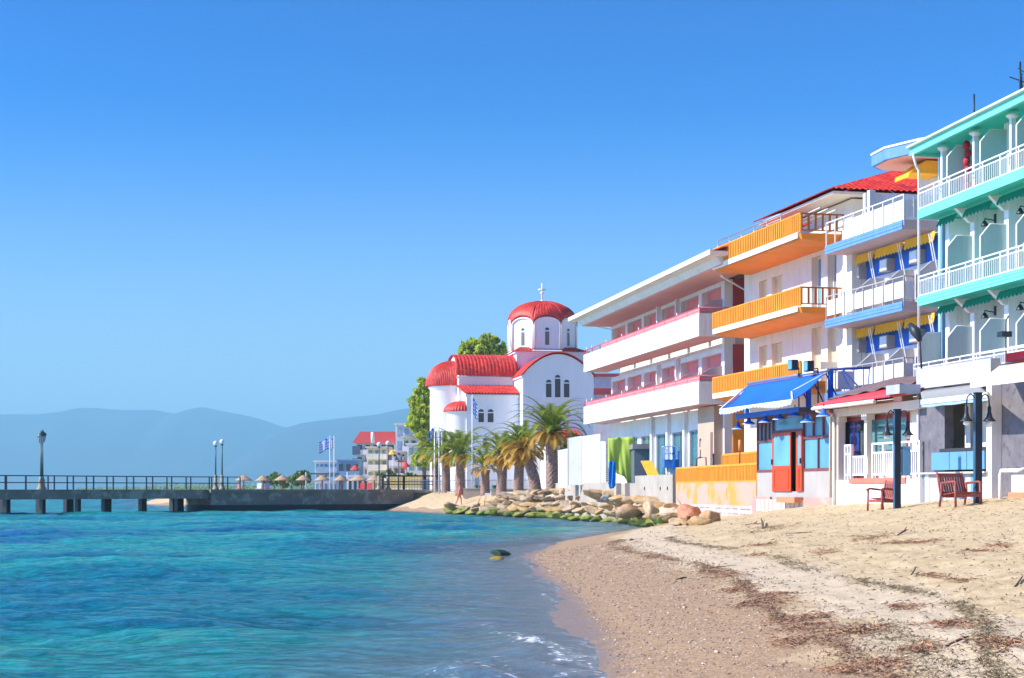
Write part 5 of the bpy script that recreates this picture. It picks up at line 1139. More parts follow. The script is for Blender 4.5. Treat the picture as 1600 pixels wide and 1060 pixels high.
# ------------------------------------------------------------ promenade, planters, fence
pv = MB(); pv.prism([(-9, 163), (-3.0, 146), (3.2, 114), (5, 112), (60, 112), (60, 330), (-70, 330), (-38, 196), (-16, 172)], 2, 1.2, 1.70)
tag(pv.build('paving', M('promenade paving', (.52, .47, .40), .85, .15, .8)), kind='structure')
def blockw(name, lab, pa, pb, Ya, Yb, pt, pb_, th=.5, mat=concl, cat='wall'):
    a_, c_ = W(pa, 0, Ya), W(pb, 0, Yb); o = MB(); wallseg(o, a_[:2], c_[:2], zpy(pb_, Ya), (zpy(pt, Ya), zpy(pt, Yb)), th)
    o = o.build(name, mat, None, origin=(a_[0], a_[1], 1)); o.location = (a_[0], a_[1], 1); return tag(o, lab, cat)
def planter(lab, pa, pb, Y, pt, pbt):
    xa, xb = W(pa, 0, Y)[0], W(pb, 0, Y)[0]; t = thing('planter_wall', lab, 'planter', (xa, Y, 1))
    bx('wall', concl, t, xa, xb, Y, Y + .45, zpy(pbt + 8, Y), zpy(pt + .8, Y)); bx('coping', M('cream coping', (.62, .52, .42)), t, xa - .05, xb + .05, Y - .05, Y + .5, zpy(pt + .8, Y) + .003, zpy(pt, Y))
    bx('brick_end', M('brick end', (.45, .20, .15), .9, .3, 5), t, xb - .02, xb + .45, Y - .07, Y + .4, zpy(pbt + 6, Y), zpy(pt, Y) - .004)
planter('low pale planter wall left of the steps under the flagpole palms', 724, 755, 140, 763, 771)
planter('longer pale planter wall under the middle palms', 768, 829, 136, 764, 773)
t = thing('steps', 'low white steps between the two planter walls', 'steps', (W(757, 0, 138)[0], 138, .8))
for i in range(3): bx('step', white, t, W(758, 0, 138)[0], W(769, 0, 138)[0], 137 - i * .35 + i * .004, 138.5, .6, 1.6 - i * .22)
t = thing('fence', 'thin grey bar fence in front of the church wall', 'fence', (W(700, 0, 158)[0], 158, 1.7))
b = MB(); xa, xb = W(640, 0, 158)[0], W(846, 0, 158)[0]
b.box(xa, xb, 158, 158.04, 2.75, 2.81); b.box(xa, xb, 158, 158.04, 1.85, 1.9)
for i in range(95): x = xa + (xb - xa) * i / 94; b.box(x - .015, x + .015, 158, 158.03, 1.7, 2.75)
b.build('bars', steel, t); 
# bins, notice board, boat
for px, w_, col, nm, lab in ((744, 5.5, (.03, .25, .12), 'litter_bin', 'green litter bin beside the left planter wall'), (750, 3, (.5, .05, .08), 'litter_bin', 'small red litter bin next to the green bin'), (772, 8, (.03, .20, .17), 'litter_bin', 'dark green litter bin between two palm trunks')):
    Y = 142; X = W(px, 0, Y)[0]; rr = w_ / 2 / F * Y
    t = thing(nm, lab, 'bin', (X, Y, 1.6)); b = MB(); b.lathe((X, Y, 1.55), [(rr * .8, 0), (rr, .55), (rr, .6), (0.01, .6)], 14); b.build('body', M('bin ' + lab[:12], col, .5), t); b = MB(); b.lathe((X, Y, 2.15), [(rr * 1.08, 0), (rr * 1.08, .06), (.01, .12)], 14); b.build('rim', dark, t)
Y = 130; X = W(854, 0, Y)[0]; t = thing('boat', 'small blue upturned boat hull beside the big palm', 'boat', (X, Y, 1.5)); b = MB(); b.surf(lambda s, q: (X - .6 + 1.2 * s, Y + .35 * sin(pi * s) ** .6 * (2 * q - 1), 1.9 - .28 * (1 - (2 * q - 1) ** 2) * sin(pi * s) ** .5), 12, 8); b.build('hull', bluec, t, thick=.03); MB().tube([(X - .62, Y, 1.95), (X + .62, Y, 1.95)], .03, 6).build('gunwale', railw, t)
t = thing('notice_board', 'cream cloth panel hanging on the fence by the third palm', 'panel', (W(716, 0, 146)[0], 146, 1.7)); bx('board', M('cream cloth', (.70, .62, .42), .9), t, W(711, 0, 146)[0], W(722, 0, 146)[0], 146, 146.05, zpy(762, 146), zpy(743, 146)); b = MB(); b.tube([(W(722, 0, 146)[0], 146.1, 1.5), (W(722, 0, 146)[0], 146.1, zpy(738, 146))], .04, 6); b.build('post', dark, t)

# ------------------------------------------------------------ church
CH = Fr(350)
def church():
    ux, ut, ua, un_ = 178.0, 168.6, 170.6, 173.9; zg = 1.5
    vx = CH.v(847, ux)
    r = thing('church', 'white Orthodox church with red tiled barrel roofs, rounded apse and domed drum', 'church', (vx, ux, zg), CH)
    zt = lambda py, px, u: CH.zz(py, CH.v(px, u), u)
    # transept: front wall with round gable, side walls
    tl, tr = CH.v(817, ut), CH.v(927.5, ut); zs = zt(586, 817, ut); zc_ = zt(553.5, 870, ut); tc = (tl + tr) / 2 ; R = (tr - tl) / 2
    depth = (ux - ut) * 2
    def arch(x): 
        q = (x - tl) / (tr - tl); return zs + (zc_ - zs) * (max(0, sin(pi * q))) ** .85
    n = 28; pts = [(tl, zg - .5), (tr, zg - .5)] + [(tl + (tr - tl) * (1 - i / n), arch(tl + (tr - tl) * (1 - i / n))) for i in range(n + 1)]
    b = MB(); b.prism(pts, 1, ut, ut + depth); b.build('transept_wall', church_w, r)
    def troof(s, t_):
        x = tl - .25 + (tr - tl + .5) * s; u = ut - .25 + (depth + .5) * t_; q = min(max((x - tl) / (tr - tl), 0), 1)
        return (x, u, arch(x) + .16 + .06 * abs(sin(pi * t_ * 60)) + (-.25 if s in (0, 1) else 0))
    b = MB(); b.surf(troof, 36, 240); b.build('transept_roof', tile, r, thick=.08)
    b = MB(); b.box(tl - .18, tl - .003, ut - .12, ux, zs - .25, zs + .05); b.build('transept_cornice', church_w, r)
    # nave
    nl = CH.v(717, un_); nr = tl + .4; zE = zt(586.5, 717, un_); zR = CH.zz(557, CH.v(718, ux), ux); w2 = ux - un_
    b = MB(); pl = [(un_, zg), (ux + w2, zg)] + [(ux + w2 * cos(pi * i / 20), zE + (zR - zE) * sin(pi * i / 20) ** .95) for i in range(21)]; b.prism(pl, 0, nl, nr); b.build('nave_wall', church_w, r)
    L = nr - nl; nrib = int(L / .36)
    def nroof(s, t_): th = pi * t_; x = nl - .3 + (L + .3) * s; rr = 1 + 0.0; return (x, ux - (w2 + .3) * cos(th), zE - .12 + (zR - zE + .2) * sin(th) ** .95 + .10 * abs(sin(pi * s * nrib)) * 1.0)
    b = MB(); b.surf(nroof, nrib * 6, 26); b.build('nave_roof', tile, r)
    b = MB(); b.box(nl - .2, nr - .5, un_ - .2, un_ - .003, zE - .35, zE - .13); b.build('nave_cornice', church_w, r)
    # aisle
    al = CH.v(729, ua); ar = tl + .02; zA = zt(615.5, 760, ua); zA1 = zt(604, 760, un_)
    b = MB(); b.box(al, ar, ua, un_ + .5, zg - .5, zA - .05); b.build('aisle_wall', church_w, r)
    b = MB(); b.prism([(ua, zA - .05), (un_ + .4, zA1 - .05), (un_ + .4, zA - .05)], 0, al, ar); b.build('aisle_gable', church_w, r)
    b = MB(); tileslope(b, (al - .25, ua - .35, zA - .02), (CH.v(816, ua - .35), ua - .35, zA - .02), (al - .7, un_, zA1 + .05), (tl + .0, un_, zA1 + .05), .34, .09, .6); b.build('aisle_roof', tile, r, thick=.05)
    bx('aisle_cornice', church_w, r, al - .15, ar, ua - .12, ua - .003, zA - .35, zA - .10)
    # apses
    va = CH.v(672, ux) ; ac = nl - .0; RA = ac - va; 
    zae = CH.zz(606, va, ux); zat = CH.zz(566, ac, ux)
    b = MB(); b.lathe((ac, ux, zg - .5), [(RA, 0), (RA, zae - zg + .3), (RA + .22, zae - zg + .45), (RA + .22, zae - zg + .6)], 40, True, pi / 2, 3 * pi / 2); b.build('apse_wall', church_w, r)
    nr_ = 44
    def aroof(s, t_):
        th = pi / 2 + pi * s; ph = t_ * pi / 2 * .98; rr = (RA + .42) * cos(ph) ** .85 + .09 * abs(sin(pi * s * nr_)) * cos(ph) ** .5
        return (ac + rr * cos(th), ux + rr * sin(th), zae + .12 + (zat - zae) * sin(ph))
    b = MB(); b.surf(aroof, nr_ * 6, 16); b.build('apse_roof', tile, r)
    # wall end of the aisle, turning to the small apse
    sc_ = al; us_ = (ua + un_) / 2 + .3; RS = CH.v(729, us_) - CH.v(701, us_); zse = CH.zz(644, CH.v(702, us_), us_); zst = CH.zz(627, sc_, us_)
    RS *= .95
    b = MB(); b.lathe((sc_, us_, zg - .5), [(RS, 0), (RS, zse - zg + .35), (RS + .15, zse - zg + .5)], 28, True, pi / 2, 3 * pi / 2); b.build('small_apse_wall', church_w, r)
    def sroof(s, t_):
        th = pi / 2 + pi * s; ph = t_ * pi / 2 * .98; rr = (RS + .3) * cos(ph) ** .9 + .07 * abs(sin(pi * s * 20)) * cos(ph) ** .5
        return (sc_ + rr * cos(th), us_ + rr * sin(th), zse + .02 + (zst - zse) * sin(ph))
    b = MB(); b.surf(sroof, 120, 12); b.build('small_apse_roof', tile, r)
    # square base under the drum, with small roof and cornice
    zb0, zb1 = 10, CH.zz(551, vx, ux - 3.5); hw = 3.55
    bl, br_ = CH.v(805, ux - 2.6), CH.v(914, ux - 2.6)
    bx('drum_base', church_w, r, bl, br_, ux - 3.4, ux + 3.4, zb0, zb1 - .1)
    b = MB(); b.box(bl - .2, br_ + .2, ux - 3.6, ux + 3.6, zb1 - .097, zb1 + .06); b.build('base_cornice', church_w, r)
    b = MB(); zc2 = zb1 + .063; q = 3.75; xa, xb = bl - .3, br_ + .3; xi = 2.9
    tileslope(b, (xa, ux - 3.7, zc2), (xb, ux - 3.7, zc2), (vx - xi, ux - xi, zc2 + .5), (vx + xi, ux - xi, zc2 + .5), .34, .07); tileslope(b, (xa, ux + 3.7, zc2), (xa, ux - 3.7, zc2), (vx - xi, ux + xi, zc2 + .5), (vx - xi, ux - xi, zc2 + .5), .34, .07); tileslope(b, (xb, ux - 3.7, zc2), (xb, ux + 3.7, zc2), (vx + xi, ux - xi, zc2 + .5), (vx + xi, ux + xi, zc2 + .5), .34, .07)
    b.build('base_roof', tile, r)
    # drum: eight arched faces
    Yd = 178; rd = (CH.v(900, ux) - CH.v(794, ux)) / 2 * 1.0; z0 = CH.zz(547, vx, ux - 3); zv = CH.zz(509, vx, ux - 3); zp = CH.zz(496.5, vx, ux - 3); zap = CH.zz(471.5, vx, ux); ap = rd * cos(pi / 8)
    off = radians(43)
    def corner(k): th = off + k * pi / 4 - pi / 8; return (vx + rd * cos(th), ux + rd * sin(th))
    b = MB(); m = 14
    for k in range(8):
        (x0, y0), (x1, y1) = corner(k), corner(k + 1); vs = []
        for i in range(m + 1): f = i / m; x = x0 + (x1 - x0) * f; y = y0 + (y1 - y0) * f; vs += [(x, y, z0), (x, y, zv + (zp - zv) * sqrt(max(0, 1 - (2 * f - 1) ** 2)))]
        b.add(vs, [(2 * i, 2 * i + 2, 2 * i + 3, 2 * i + 1) for i in range(m)])
    b.build('drum_wall', church_w, r)
    b = MB(); b.lathe((vx, ux, z0 - .25), [(rd + .25, 0), (rd + .25, .12), (rd + .08, .26), (rd - .1, .28)], 8, False, off - pi / 8, off - pi / 8 + 2 * pi); b.build('drum_cornice', church_w, r)
    b = MB(); b.lathe((vx, ux, z0 - .02), [(rd + .16, 0), (rd + .18, .06), (rd - .1, .09)], 8, False, off - pi / 8, off - pi / 8 + 2 * pi); b.build('drum_tile_course', M('dark tile course', (.25, .10, .08), .7, .3, 6), r)
    N = 8; per = 36
    def dome(s, t_):
        k = min(int(s * N), N - 1); f = s * N - k; (x0, y0), (x1, y1) = corner(k), corner(k + 1)
        ex, ey = x0 + (x1 - x0) * f - vx, y0 + (y1 - y0) * f - ux; zb_ = zv + (zp - zv) * sqrt(max(0, 1 - (2 * f - 1) ** 2)) + .08
        ph = t_ * pi / 2; fr_ = sin(ph) ** 1.08 * 1.045; rib = .075 * abs(sin(pi * f * 9)) * sin(ph) ** .5
        bulge = 1
        return (vx + ex * fr_ * bulge, ux + ey * fr_ * bulge, zap - (zap - zb_) * (1 - cos(ph)) + rib)
    b = MB(); b.surf(dome, N * per, 18); b.build('dome', tile, r, thick=.06)
    for k in range(8):   # raised arch rims
        (x0, y0), (x1, y1) = corner(k), corner(k + 1); ps = []
        for i in range(17): f = .03 + .94 * i / 16; x = vx + (x0 + (x1 - x0) * f - vx) * 1.02; y = ux + (y0 + (y1 - y0) * f - ux) * 1.02; ps.append((x, y, zv + (zp - zv) * sqrt(max(0, 1 - (2 * f - 1) ** 2)) - .03))
        MB().tube([(ps[0][0], ps[0][1], z0 + .1)] + ps + [(ps[-1][0], ps[-1][1], z0 + .1)], .10, 7).build('drum_arch', church_w, r)
        # windows
        fx, fy = (x0 + x1) / 2 - vx, (y0 + y1) / 2 - ux; L_ = hypot(fx, fy); nx, ny = fx / L_, fy / L_; tx, ty = -ny, nx
        def wq(bb, w_, za, zb2, o0, o1, arch_=True):
            pf = [(-w_, za), (w_, za)] + ([(w_ * cos(pi * j / 10), zb2 - w_ + w_ * sin(pi * j / 10)) for j in range(11)] if arch_ else [(w_, zb2), (-w_, zb2)])
            n_ = len(pf); cx_, cy_ = vx + fx, ux + fy
            vs = [(cx_ + tx * a_ + nx * o, cy_ + ty * a_ + ny * o, z_) for o in (o0, o1) for a_, z_ in pf]
            bb.add(vs, [tuple(range(n_))[::-1], tuple(range(n_, 2 * n_))] + [(j, (j + 1) % n_, (j + 1) % n_ + n_, j + n_) for j in range(n_)])
        bb = MB(); wq(bb, .27, z0 + .45, zp - 1.05, -.02, .03); o = bb.build('drum_window', M('window surround', (.80, .80, .80)), r)
        bb = MB(); wq(bb, .21, z0 + .5, zp - 1.55, .02, .045, False); bb.build('pane', M('drum pane', (.17, .17, .12), .3), o)
        bb = MB(); wq(bb, .21, zp - 1.38, zp - 1.11, .02, .045); bb.build('fanlight', glass_d, o)
    # cross
    b = MB(); zx = zap + .05; b.tube([(vx, ux, zx - .2), (vx, ux, CH.zz(443, vx, ux))], .09, 8); zm_ = CH.zz(453, vx, ux); b.tube([(vx - .42, ux, zm_), (vx + .42, ux, zm_)], .09, 8); b.ball((vx, ux, zm_ - .35), .2, 10, 1); b.lathe((vx, ux, zx - .15), [(.4, 0), (.25, .15), (.1, .3)], 12); b.build('cross', church_w, r)
    # wall windows
    def awin(px0, px1, py0, py1, u, name='window', split=True):
        xa, xb = CH.v(px0, u), CH.v(px1, u); za, zb = CH.zz(py1, xa, u), CH.zz(py0, xa, u); w_ = (xb - xa) / 2; xc = (xa + xb) / 2
        def pr(bb, w2_, z0_, z1_, u0_, u1_, ar=True): bb.prism([(xc - w2_, z0_), (xc + w2_, z0_)] + ([(xc + w2_ * cos(pi * j / 12), z1_ - w2_ + w2_ * sin(pi * j / 12)) for j in range(13)] if ar else [(xc + w2_, z1_), (xc - w2_, z1_)]), 1, u0_, u1_)
        bb = MB(); pr(bb, w_ + .12, za - .1, zb + .12, u - .03, u + .1); o = bb.build(name, church_w, r)
        bb = MB(); pr(bb, w_, za, zb - w_ - .12, u - .045, u - .032, False); bb.build('pane', M('bronze window pane', (.085, .065, .055), .25), o)
        bb = MB(); pr(bb, w_, zb - w_, zb, u - .045, u - .032); bb.build('fanlight', glass_d, o)
    for a_ in ((853, 861.5, 593.5, 621, ut), (867, 875.5, 586, 621, ut), (881, 889.5, 593.5, 621, ut), (747.5, 756, 639.5, 660, ua), (762, 771, 639.5, 660, ua), (754.5, 763, 684.5, 700, ua)): awin(*a_)
    # porch roof at the right, downpipes
    up = ut - 3.0; b = MB(); xa, xb = CH.v(850, up), CH.v(913, up); z_ = CH.zz(683, xa, up); tileslope(b, (xa, up, z_), (xb, up, z_), (xa, ut, z_ + .75), (xb, ut, z_ + .75), .34, .08); b.build('porch_roof', tile, r, thick=.05)
    b = MB(); b.box(xa + .2, xb - .1, up + .3, ut - .003, 1, z_ - .05); b.build('porch_wall', church_w, r)
    b = MB(); x = CH.v(811, ua - .1); b.tube([(x, ua - .1, zA - .2), (x, ua - .1, 1.5)], .05, 6); x = CH.v(824, ut - .1); b.tube([(x, ut - .1, 6.3), (x, ut - .1, 1.5)], .05, 6); b.build('downpipe', church_w, r)
    x = CH.v(756, ua); bx('side_door', M('grey door', (.30, .34, .40)), r, CH.v(742, ua), CH.v(748, ua), ua - .05, ua - .003, 1.6, 4.2); 
    bx('door_window', glass_d, r, CH.v(740, ua), CH.v(742, ua), ua - .05, ua - .003, 4.6, 5.4)
church()
# building with maroon bands behind the church
t = thing('house', 'pale house with maroon bands glimpsed between the church and the pink hotel', 'house', (W(925, 0, 200)[0], 200, 1.5))
xa, xb = W(905, 0, 200)[0], W(975, 0, 200)[0]; bx('wall', M('lilac white wall', (.72, .66, .68)), t, xa, xb, 200, 212, 1.5, zpy(587, 200)); 
each('band', maroon, t, [(584, 589), (607, 617)], lambda b, k: b.box(xa - .15, xb + .15, 199.7, 199.997, zpy(k[1], 200), zpy(k[0], 200)))
# ------------------------------------------------------------ boulders
def rock_mat():
    m, t, p, o = nodes('boulder stone'); ge = nn(t, 'ShaderNodeNewGeometry').outputs['Position']; oi = nn(t, 'ShaderNodeObjectInfo').outputs['Random']
    base = ramp(t, oi, [(0, (.50, .30, .12)), (.2, (.34, .23, .13)), (.4, (.56, .36, .16)), (.6, (.44, .32, .21)), (.8, (.56, .40, .22)), (1, (.52, .26, .10))])
    base.color_ramp.interpolation = 'CONSTANT'
    n = noise(t, 2.6, 7, .7, ge); c = mix(t, 1.0, base.outputs[0], ramp(t, n.outputs[0], [(.3, g1(.45)), (.55, g1(1)), (.75, g1(1.15))]).outputs[0], 'MULTIPLY')
    sx = nn(t, 'ShaderNodeSeparateXYZ'); t.links.new(ge, sx.inputs[0]); n2 = noise(t, .7, 5, .65, ge)
    hgt = mth(t, 'ADD', sx.outputs[2], mth(t, 'MULTIPLY', mth(t, 'SUBTRACT', n2.outputs[0], .5), -1.5))
    ms = ramp(t, hgt, [(.25, g1(1)), (.62, g1(0))]); n3 = noise(t, 1.6, 4, .6, ge)
    mc = ramp(t, n3.outputs[0], [(.35, (.03, .06, .01)), (.5, (.12, .17, .01)), (.65, (.30, .30, .02))])
    c = mix(t, ms.outputs[0], c, mc.outputs[0]); dk = ramp(t, sx.outputs[2], [(.02, g1(1)), (.14, g1(0))]); c = mix(t, mth(t, 'MULTIPLY', dk.outputs[0], .8), c, (.02, .03, .012))
    t.links.new(c, p.inputs['Base Color']); p.inputs['Roughness'].default_value = .75
    b = nn(t, 'ShaderNodeBump', Strength=.7, Distance=.08); n4 = noise(t, 6, 7, .65, ge); t.links.new(n4.outputs[0], b.inputs['Height']); t.links.new(b.outputs[0], p.inputs['Normal'])
    return m
rockm = rock_mat()
import bmesh
def rock_mesh(seed, sub=3, mat=None):
    bm = bmesh.new(); bmesh.ops.create_icosphere(bm, subdivisions=sub, radius=1); r2 = np.random.RandomState(seed)
    pl = [(r2.normal(size=3), r2.uniform(.5, .88)) for _ in range(14)]; pl = [(n / np.linalg.norm(n), d) for n, d in pl]
    for v in bm.verts:
        p = np.array(v.co); 
        for n, d in pl:
            e = p @ n - d
            if e > 0: p = p - n * e * .97
        k = 1 + .06 * sin(3 * p[0] + seed) * cos(4 * p[1] + 2 * seed) + .04 * sin(9 * p[2] + 5 * p[0] + seed); v.co = p * k
    me = bpy.data.meshes.new('boulder'); bm.to_mesh(me); bm.free(); me.materials.append(mat or rockm)
    me.polygons.foreach_set('use_smooth', [True] * len(me.polygons)); return me
def block_mesh(seed):
    bm = bmesh.new(); r2 = np.random.RandomState(seed)
    for _ in range(15):
        v = r2.normal(size=3); v = v / np.linalg.norm(v) * r2.uniform(.85, 1.12); bm.verts.new(v)
    h = bmesh.ops.convex_hull(bm, input=bm.verts); junk = [g_ for g_ in h['geom_interior'] if isinstance(g_, bmesh.types.BMVert)]
    if junk: bmesh.ops.delete(bm, geom=junk, context='VERTS')
    bmesh.ops.bevel(bm, geom=bm.edges[:], offset=.09, segments=2, affect='EDGES', profile=.5)
    me = bpy.data.meshes.new('boulder'); bm.to_mesh(me); bm.free(); me.materials.append(rockm); return me
RM = [block_mesh(i * 5 + 3) for i in range(6)] + [rock_mesh(i * 7 + 1) for i in range(3)]
def rock(px, py, wpx, hpx, label, group=None, Y=None, mesh=None, mat=None):
    """centre of the boulder in the picture, its width and height there"""
    if px > 940: Y = min(G(px, py + hpx * .42)[1] if px > 1045 else Y, float(np.interp(px, [905, 950, 992, 1051, 1060, 1180], [104, 97, 89, 80.6, 79.5, 66])) - 1.3)
    if Y is None: Y = 100
    X, _, Z = W(px, py, Y); s = Y / F
    o = bpy.data.objects.new('boulder', RM[random.randrange(9)] if mesh is None else mesh); C.objects.link(o)
    o.location = (X, Y, Z); o.scale = (wpx * s * .56, wpx * s * .5 * random.uniform(.8, 1.2), hpx * s * .62)
    o.rotation_euler = (random.uniform(-.3, .3), random.uniform(-.25, .25), random.uniform(-.5, .5))
    return tag(o, label, 'boulder', group)
RW = [wl(690, 803), wl(780, 808), wl(900, 815), wl(1030, 825), wl(1100, 822)]   # water edge of the embankment
def edgeY(px): return float(np.interp(px, [690, 780, 900, 1030, 1130], [130, 114.9, 98.8, 82.3, 76]))
def edgepy(px): return float(np.interp(px, [690, 780, 900, 960, 1030, 1080, 1130], [801, 806, 813, 818, 822, 820, 814]))
def toppy(px): return float(np.interp(px, [680, 715, 750, 790, 850, 900, 960, 1000, 1060, 1100, 1140], [796, 793, 785, 776, 770, 770, 778, 783, 792, 800, 806]))
random.seed(5)
OW = 'first second third fourth fifth sixth seventh eighth ninth tenth eleventh twelfth thirteenth fourteenth fifteenth sixteenth seventeenth eighteenth nineteenth twentieth'.split()
OW += ['twenty-' + w_ for w_ in OW[:9]] + ['thirtieth'] + ['thirty-' + w_ for w_ in OW[:9]] + ['fortieth'] + ['forty-' + w_ for w_ in OW[:9]]
OC = {}
def ordl(lab, key):
    OC[key] = OC.get(key, -1) + 1; return OW[OC[key]] + ' ' + lab
gA, gB, gC = 'mossy boulders along the water edge', 'boulders in the middle of the bank', 'pale boulders on top of the bank'
px = 690.0
while px < 1078:
    w_ = random.uniform(22, 40); rock(px + w_ / 2, edgepy(px + w_ / 2) - 4, w_, random.uniform(10, 15), ordl('mossy brown boulder from the left along the water edge of the bank', 'A'), gA, edgeY(px) + 1); px += w_ * .5
for row, (g, lab) in enumerate(((gB, 'brown boulder from the left in the second row above the water'), ('boulders in the upper middle of the bank', 'tan boulder from the left in the third row above the water'), ('boulders below the top of the bank', 'sandy boulder from the left in the row just below the top'), (gC, 'pale sandy boulder from the left in the top row of the bank'))):
    px = 712.0 + 22 * row
    while px < (1074, 1062, 1046, 1020)[row]:
        w_ = random.uniform(19, 40); e, tp = edgepy(px), toppy(px); f = (row + 1) / 4.2
        if e - tp > 6: rock(px + w_ / 2, e + (tp - e) * f - 4 + random.uniform(-2, 2), w_, random.uniform(8, 13), ordl(lab, row), g, edgeY(px) + 1.7 * (row + 1))
        px += w_ * .52
for a_ in ((1078, 804, 44, 28, 'large orange red boulder with a flat face near the right end of the bank', 79, (.56, .25, .13)), (1112, 808, 36, 22, 'pale orange rounded boulder, rightmost at the end of the bank', 78, (.60, .36, .17)),
           (1052, 799, 40, 26, 'pale peach slab boulder behind the orange red one', 81, (.62, .45, .30)), (1022, 796, 42, 30, 'tall light tan boulder with a mossy foot, left of the peach slab', 83, (.58, .40, .22)),
           (985, 797, 44, 24, 'long brown boulder leaning towards the wall above the moss', 86, (.46, .27, .14)), (1003, 786, 34, 16, 'big pale boulder touching the concrete wall', 88, (.62, .48, .32)),
           (930, 772, 44, 13, 'long flat orange brown boulder at the top under the lime tarpaulin', 96, (.50, .28, .13)), (949, 780, 26, 10, 'small grey boulder beside the wall foot', 93, (.30, .28, .27)),
           (705, 791, 28, 13, 'brown boulder beside the walking person, leftmost of the bank', 131, (.38, .25, .13)), (1040, 810, 30, 16, 'mossy green boulder in front of the orange red one', 80, (.20, .18, .04)), (1062, 815, 18, 10, 'small mossy boulder on the sand edge before the orange red one', 78.5, (.16, .16, .04))):
    m_ = rock_mat(); m_.name = 'stone'; rn = [n for n in m_.node_tree.nodes if n.type == 'VALTORGB' and len(n.color_ramp.elements) == 6][0]
    for e_ in rn.color_ramp.elements: e_.color = (*a_[6], 1)
    Yr = a_[5]
    rock(a_[0], a_[1], a_[2], a_[3], a_[4], None, Yr, rock_mesh(hash(a_[0]) % 97 + 3, 3, m_))
# mossy stone and yellow weed patch in the shallows
X, Y = wl(783, 866); o = bpy.data.objects.new('sea_stone', rock_mesh(55, 3, M('algae stone', (.02, .05, .01), .5, .4, 6, .6, 12))); C.objects.link(o); o.location = (X, Y, .02); o.scale = (.36, .4, .16); tag(o, 'low stone covered in dark green algae in the shallow water', 'stone')
X, Y = wl(774, 874); o = bpy.data.objects.new('sea_stone', rock_mesh(56, 3, M('yellow stone', (.45, .30, .03), .6, .4, 8, .6, 12))); C.objects.link(o); o.location = (X, Y, .0); o.scale = (.24, .3, .09); tag(o, 'small yellow brown stone just left of the algae stone', 'stone')

# ------------------------------------------------------------ palms
def frond_mesh(b, base, az, L, el, droop, wid, seed):
    r2 = random.Random(seed); n = 16; pts = []; p = Vector(base); e = el
    for i in range(n + 1):
        pts.append(p.copy()); e -= droop / n * (.5 + 1.1 * i / n); p = p + Vector((cos(az) * cos(e), sin(az) * cos(e), sin(e))) * (L / n)
    b.tube(pts, [.035 - .028 * i / n for i in range(n + 1)], 4, False)
    side = Vector((-sin(az), cos(az), 0))
    for i in range(2, n):
        for h in (0, .33, .66):
            a_ = pts[i].lerp(pts[i + 1], h); d = (pts[i + 1] - pts[i]).normalized(); nrm = side.cross(d).normalized(); f = (i + h) / n
            l_ = wid * (sin(pi * min(1, .12 + f * .93)) ** .6) * r2.uniform(.85, 1.1)
            for s in (-1, 1):
                q = side * s * .75 + d * .65 - nrm * (.28 * s * s) + Vector((0, 0, -.2)); q.normalize(); tip = a_ + q * l_; w2 = d * .045
                b.add([a_ - w2, a_ + w2, tip], [(0, 1, 2)], False)
def palm(X, Y, zb, ht, crown, lean, seed, label, dry=.3, thick=.38, sparse=1.0):
    r2 = random.Random(seed); t = loc_thing('palm_tree', label, 'palm tree', (X, Y, zb), 0, 'date palms along the promenade')
    b = MB(); n = 26; seg_ = 14
    def tr(s, q):
        a_ = 2 * pi * s; k = (q * n) % 1; r_ = thick * (1.0 - .18 * q + .22 * (q > .82) * (q - .82) / .18) * (1 + .16 * abs(sin(pi * (s * 9 + .5 * (int(q * n) % 2)))) * (1 - .6 * ((q * n) % 1)))
        return (lean[0] * q * q + r_ * cos(a_), lean[1] * q * q + r_ * sin(a_), q * ht - .2)
    b.surf(tr, 54, 90); b.build('trunk', trunk_p, t, origin=(0, 0, 0))
    top = (lean[0], lean[1], ht - .1)
    g, y = MB(), MB(); nf = int(54 * sparse)
    for i in range(nf):
        az = i * 2.39996 + r2.uniform(-.15, .15); f = i / nf
        el = radians(84 - 100 * f ** 1.15) + r2.uniform(-.1, .1); L = crown * 1.3 * (.72 + .34 * sin(pi * min(1, f + .25))) * r2.uniform(.88, 1.1)
        (y if (f > 1 - dry) else g) and frond_mesh(y if (f > 1 - dry) else g, (top[0] + .12 * cos(az), top[1] + .12 * sin(az), top[2] + .25 * (1 - f)), az, L * (.8 if f > 1 - dry else 1), el, radians(105 if f < .8 else 60) * r2.uniform(.8, 1.2), .50 * crown / 2.6, seed * 100 + i)
    g.build('fronds', frond_g, t, origin=(0, 0, 0)); y.build('dry_fronds', frond_y, t, origin=(0, 0, 0)); return t
PL = [(862, 770, 118, 677, 2.75, (-.1, 0), 1, 'tallest palm with a wide crown beside the white hoarding boards', .36, .42, 1.15), (828, 769, 126, 702, 2.5, (-.9, .2), 2, 'leaning palm with golden hanging fronds just left of the tallest palm', .62, .44, 1.1),
      (811, 768, 131, 716, 2.2, (.1, 0), 3, 'palm with mostly dry orange fronds, third from the right', .8, .40, .9), (785, 768, 134, 712, 2.5, (.15, 0), 4, 'palm with green arching fronds standing behind the longer planter wall', .4, .40, .95),
      (758, 766, 139, 731, 2.3, (0, 0), 5, 'short sparse palm with few thin fronds in the middle of the row', .5, .38, .4), (719, 766, 146, 710, 2.9, (.0, 0), 6, 'palm with dark trunk and long drooping fronds beside the cloth panel', .3, .42, .85),
      (697, 766, 155, 711, 2.6, (0, 0), 7, 'palm behind the brown pier railing, second from the left', .25, .40, .9), (681, 765, 162, 708, 2.8, (-.1, 0), 8, 'palm behind the brown pier railing, leftmost of the row', .25, .40, .95)]
for px, pb, Y, pc, cr, ln, sd_, lab, dry, th, sp in PL:
    X = W(px, 0, Y)[0]; zb = 1.5; palm(X - ln[0] * .5, Y, zb, zpy(pc, Y) - zb, cr, ln, sd_, lab, dry, th, sp)

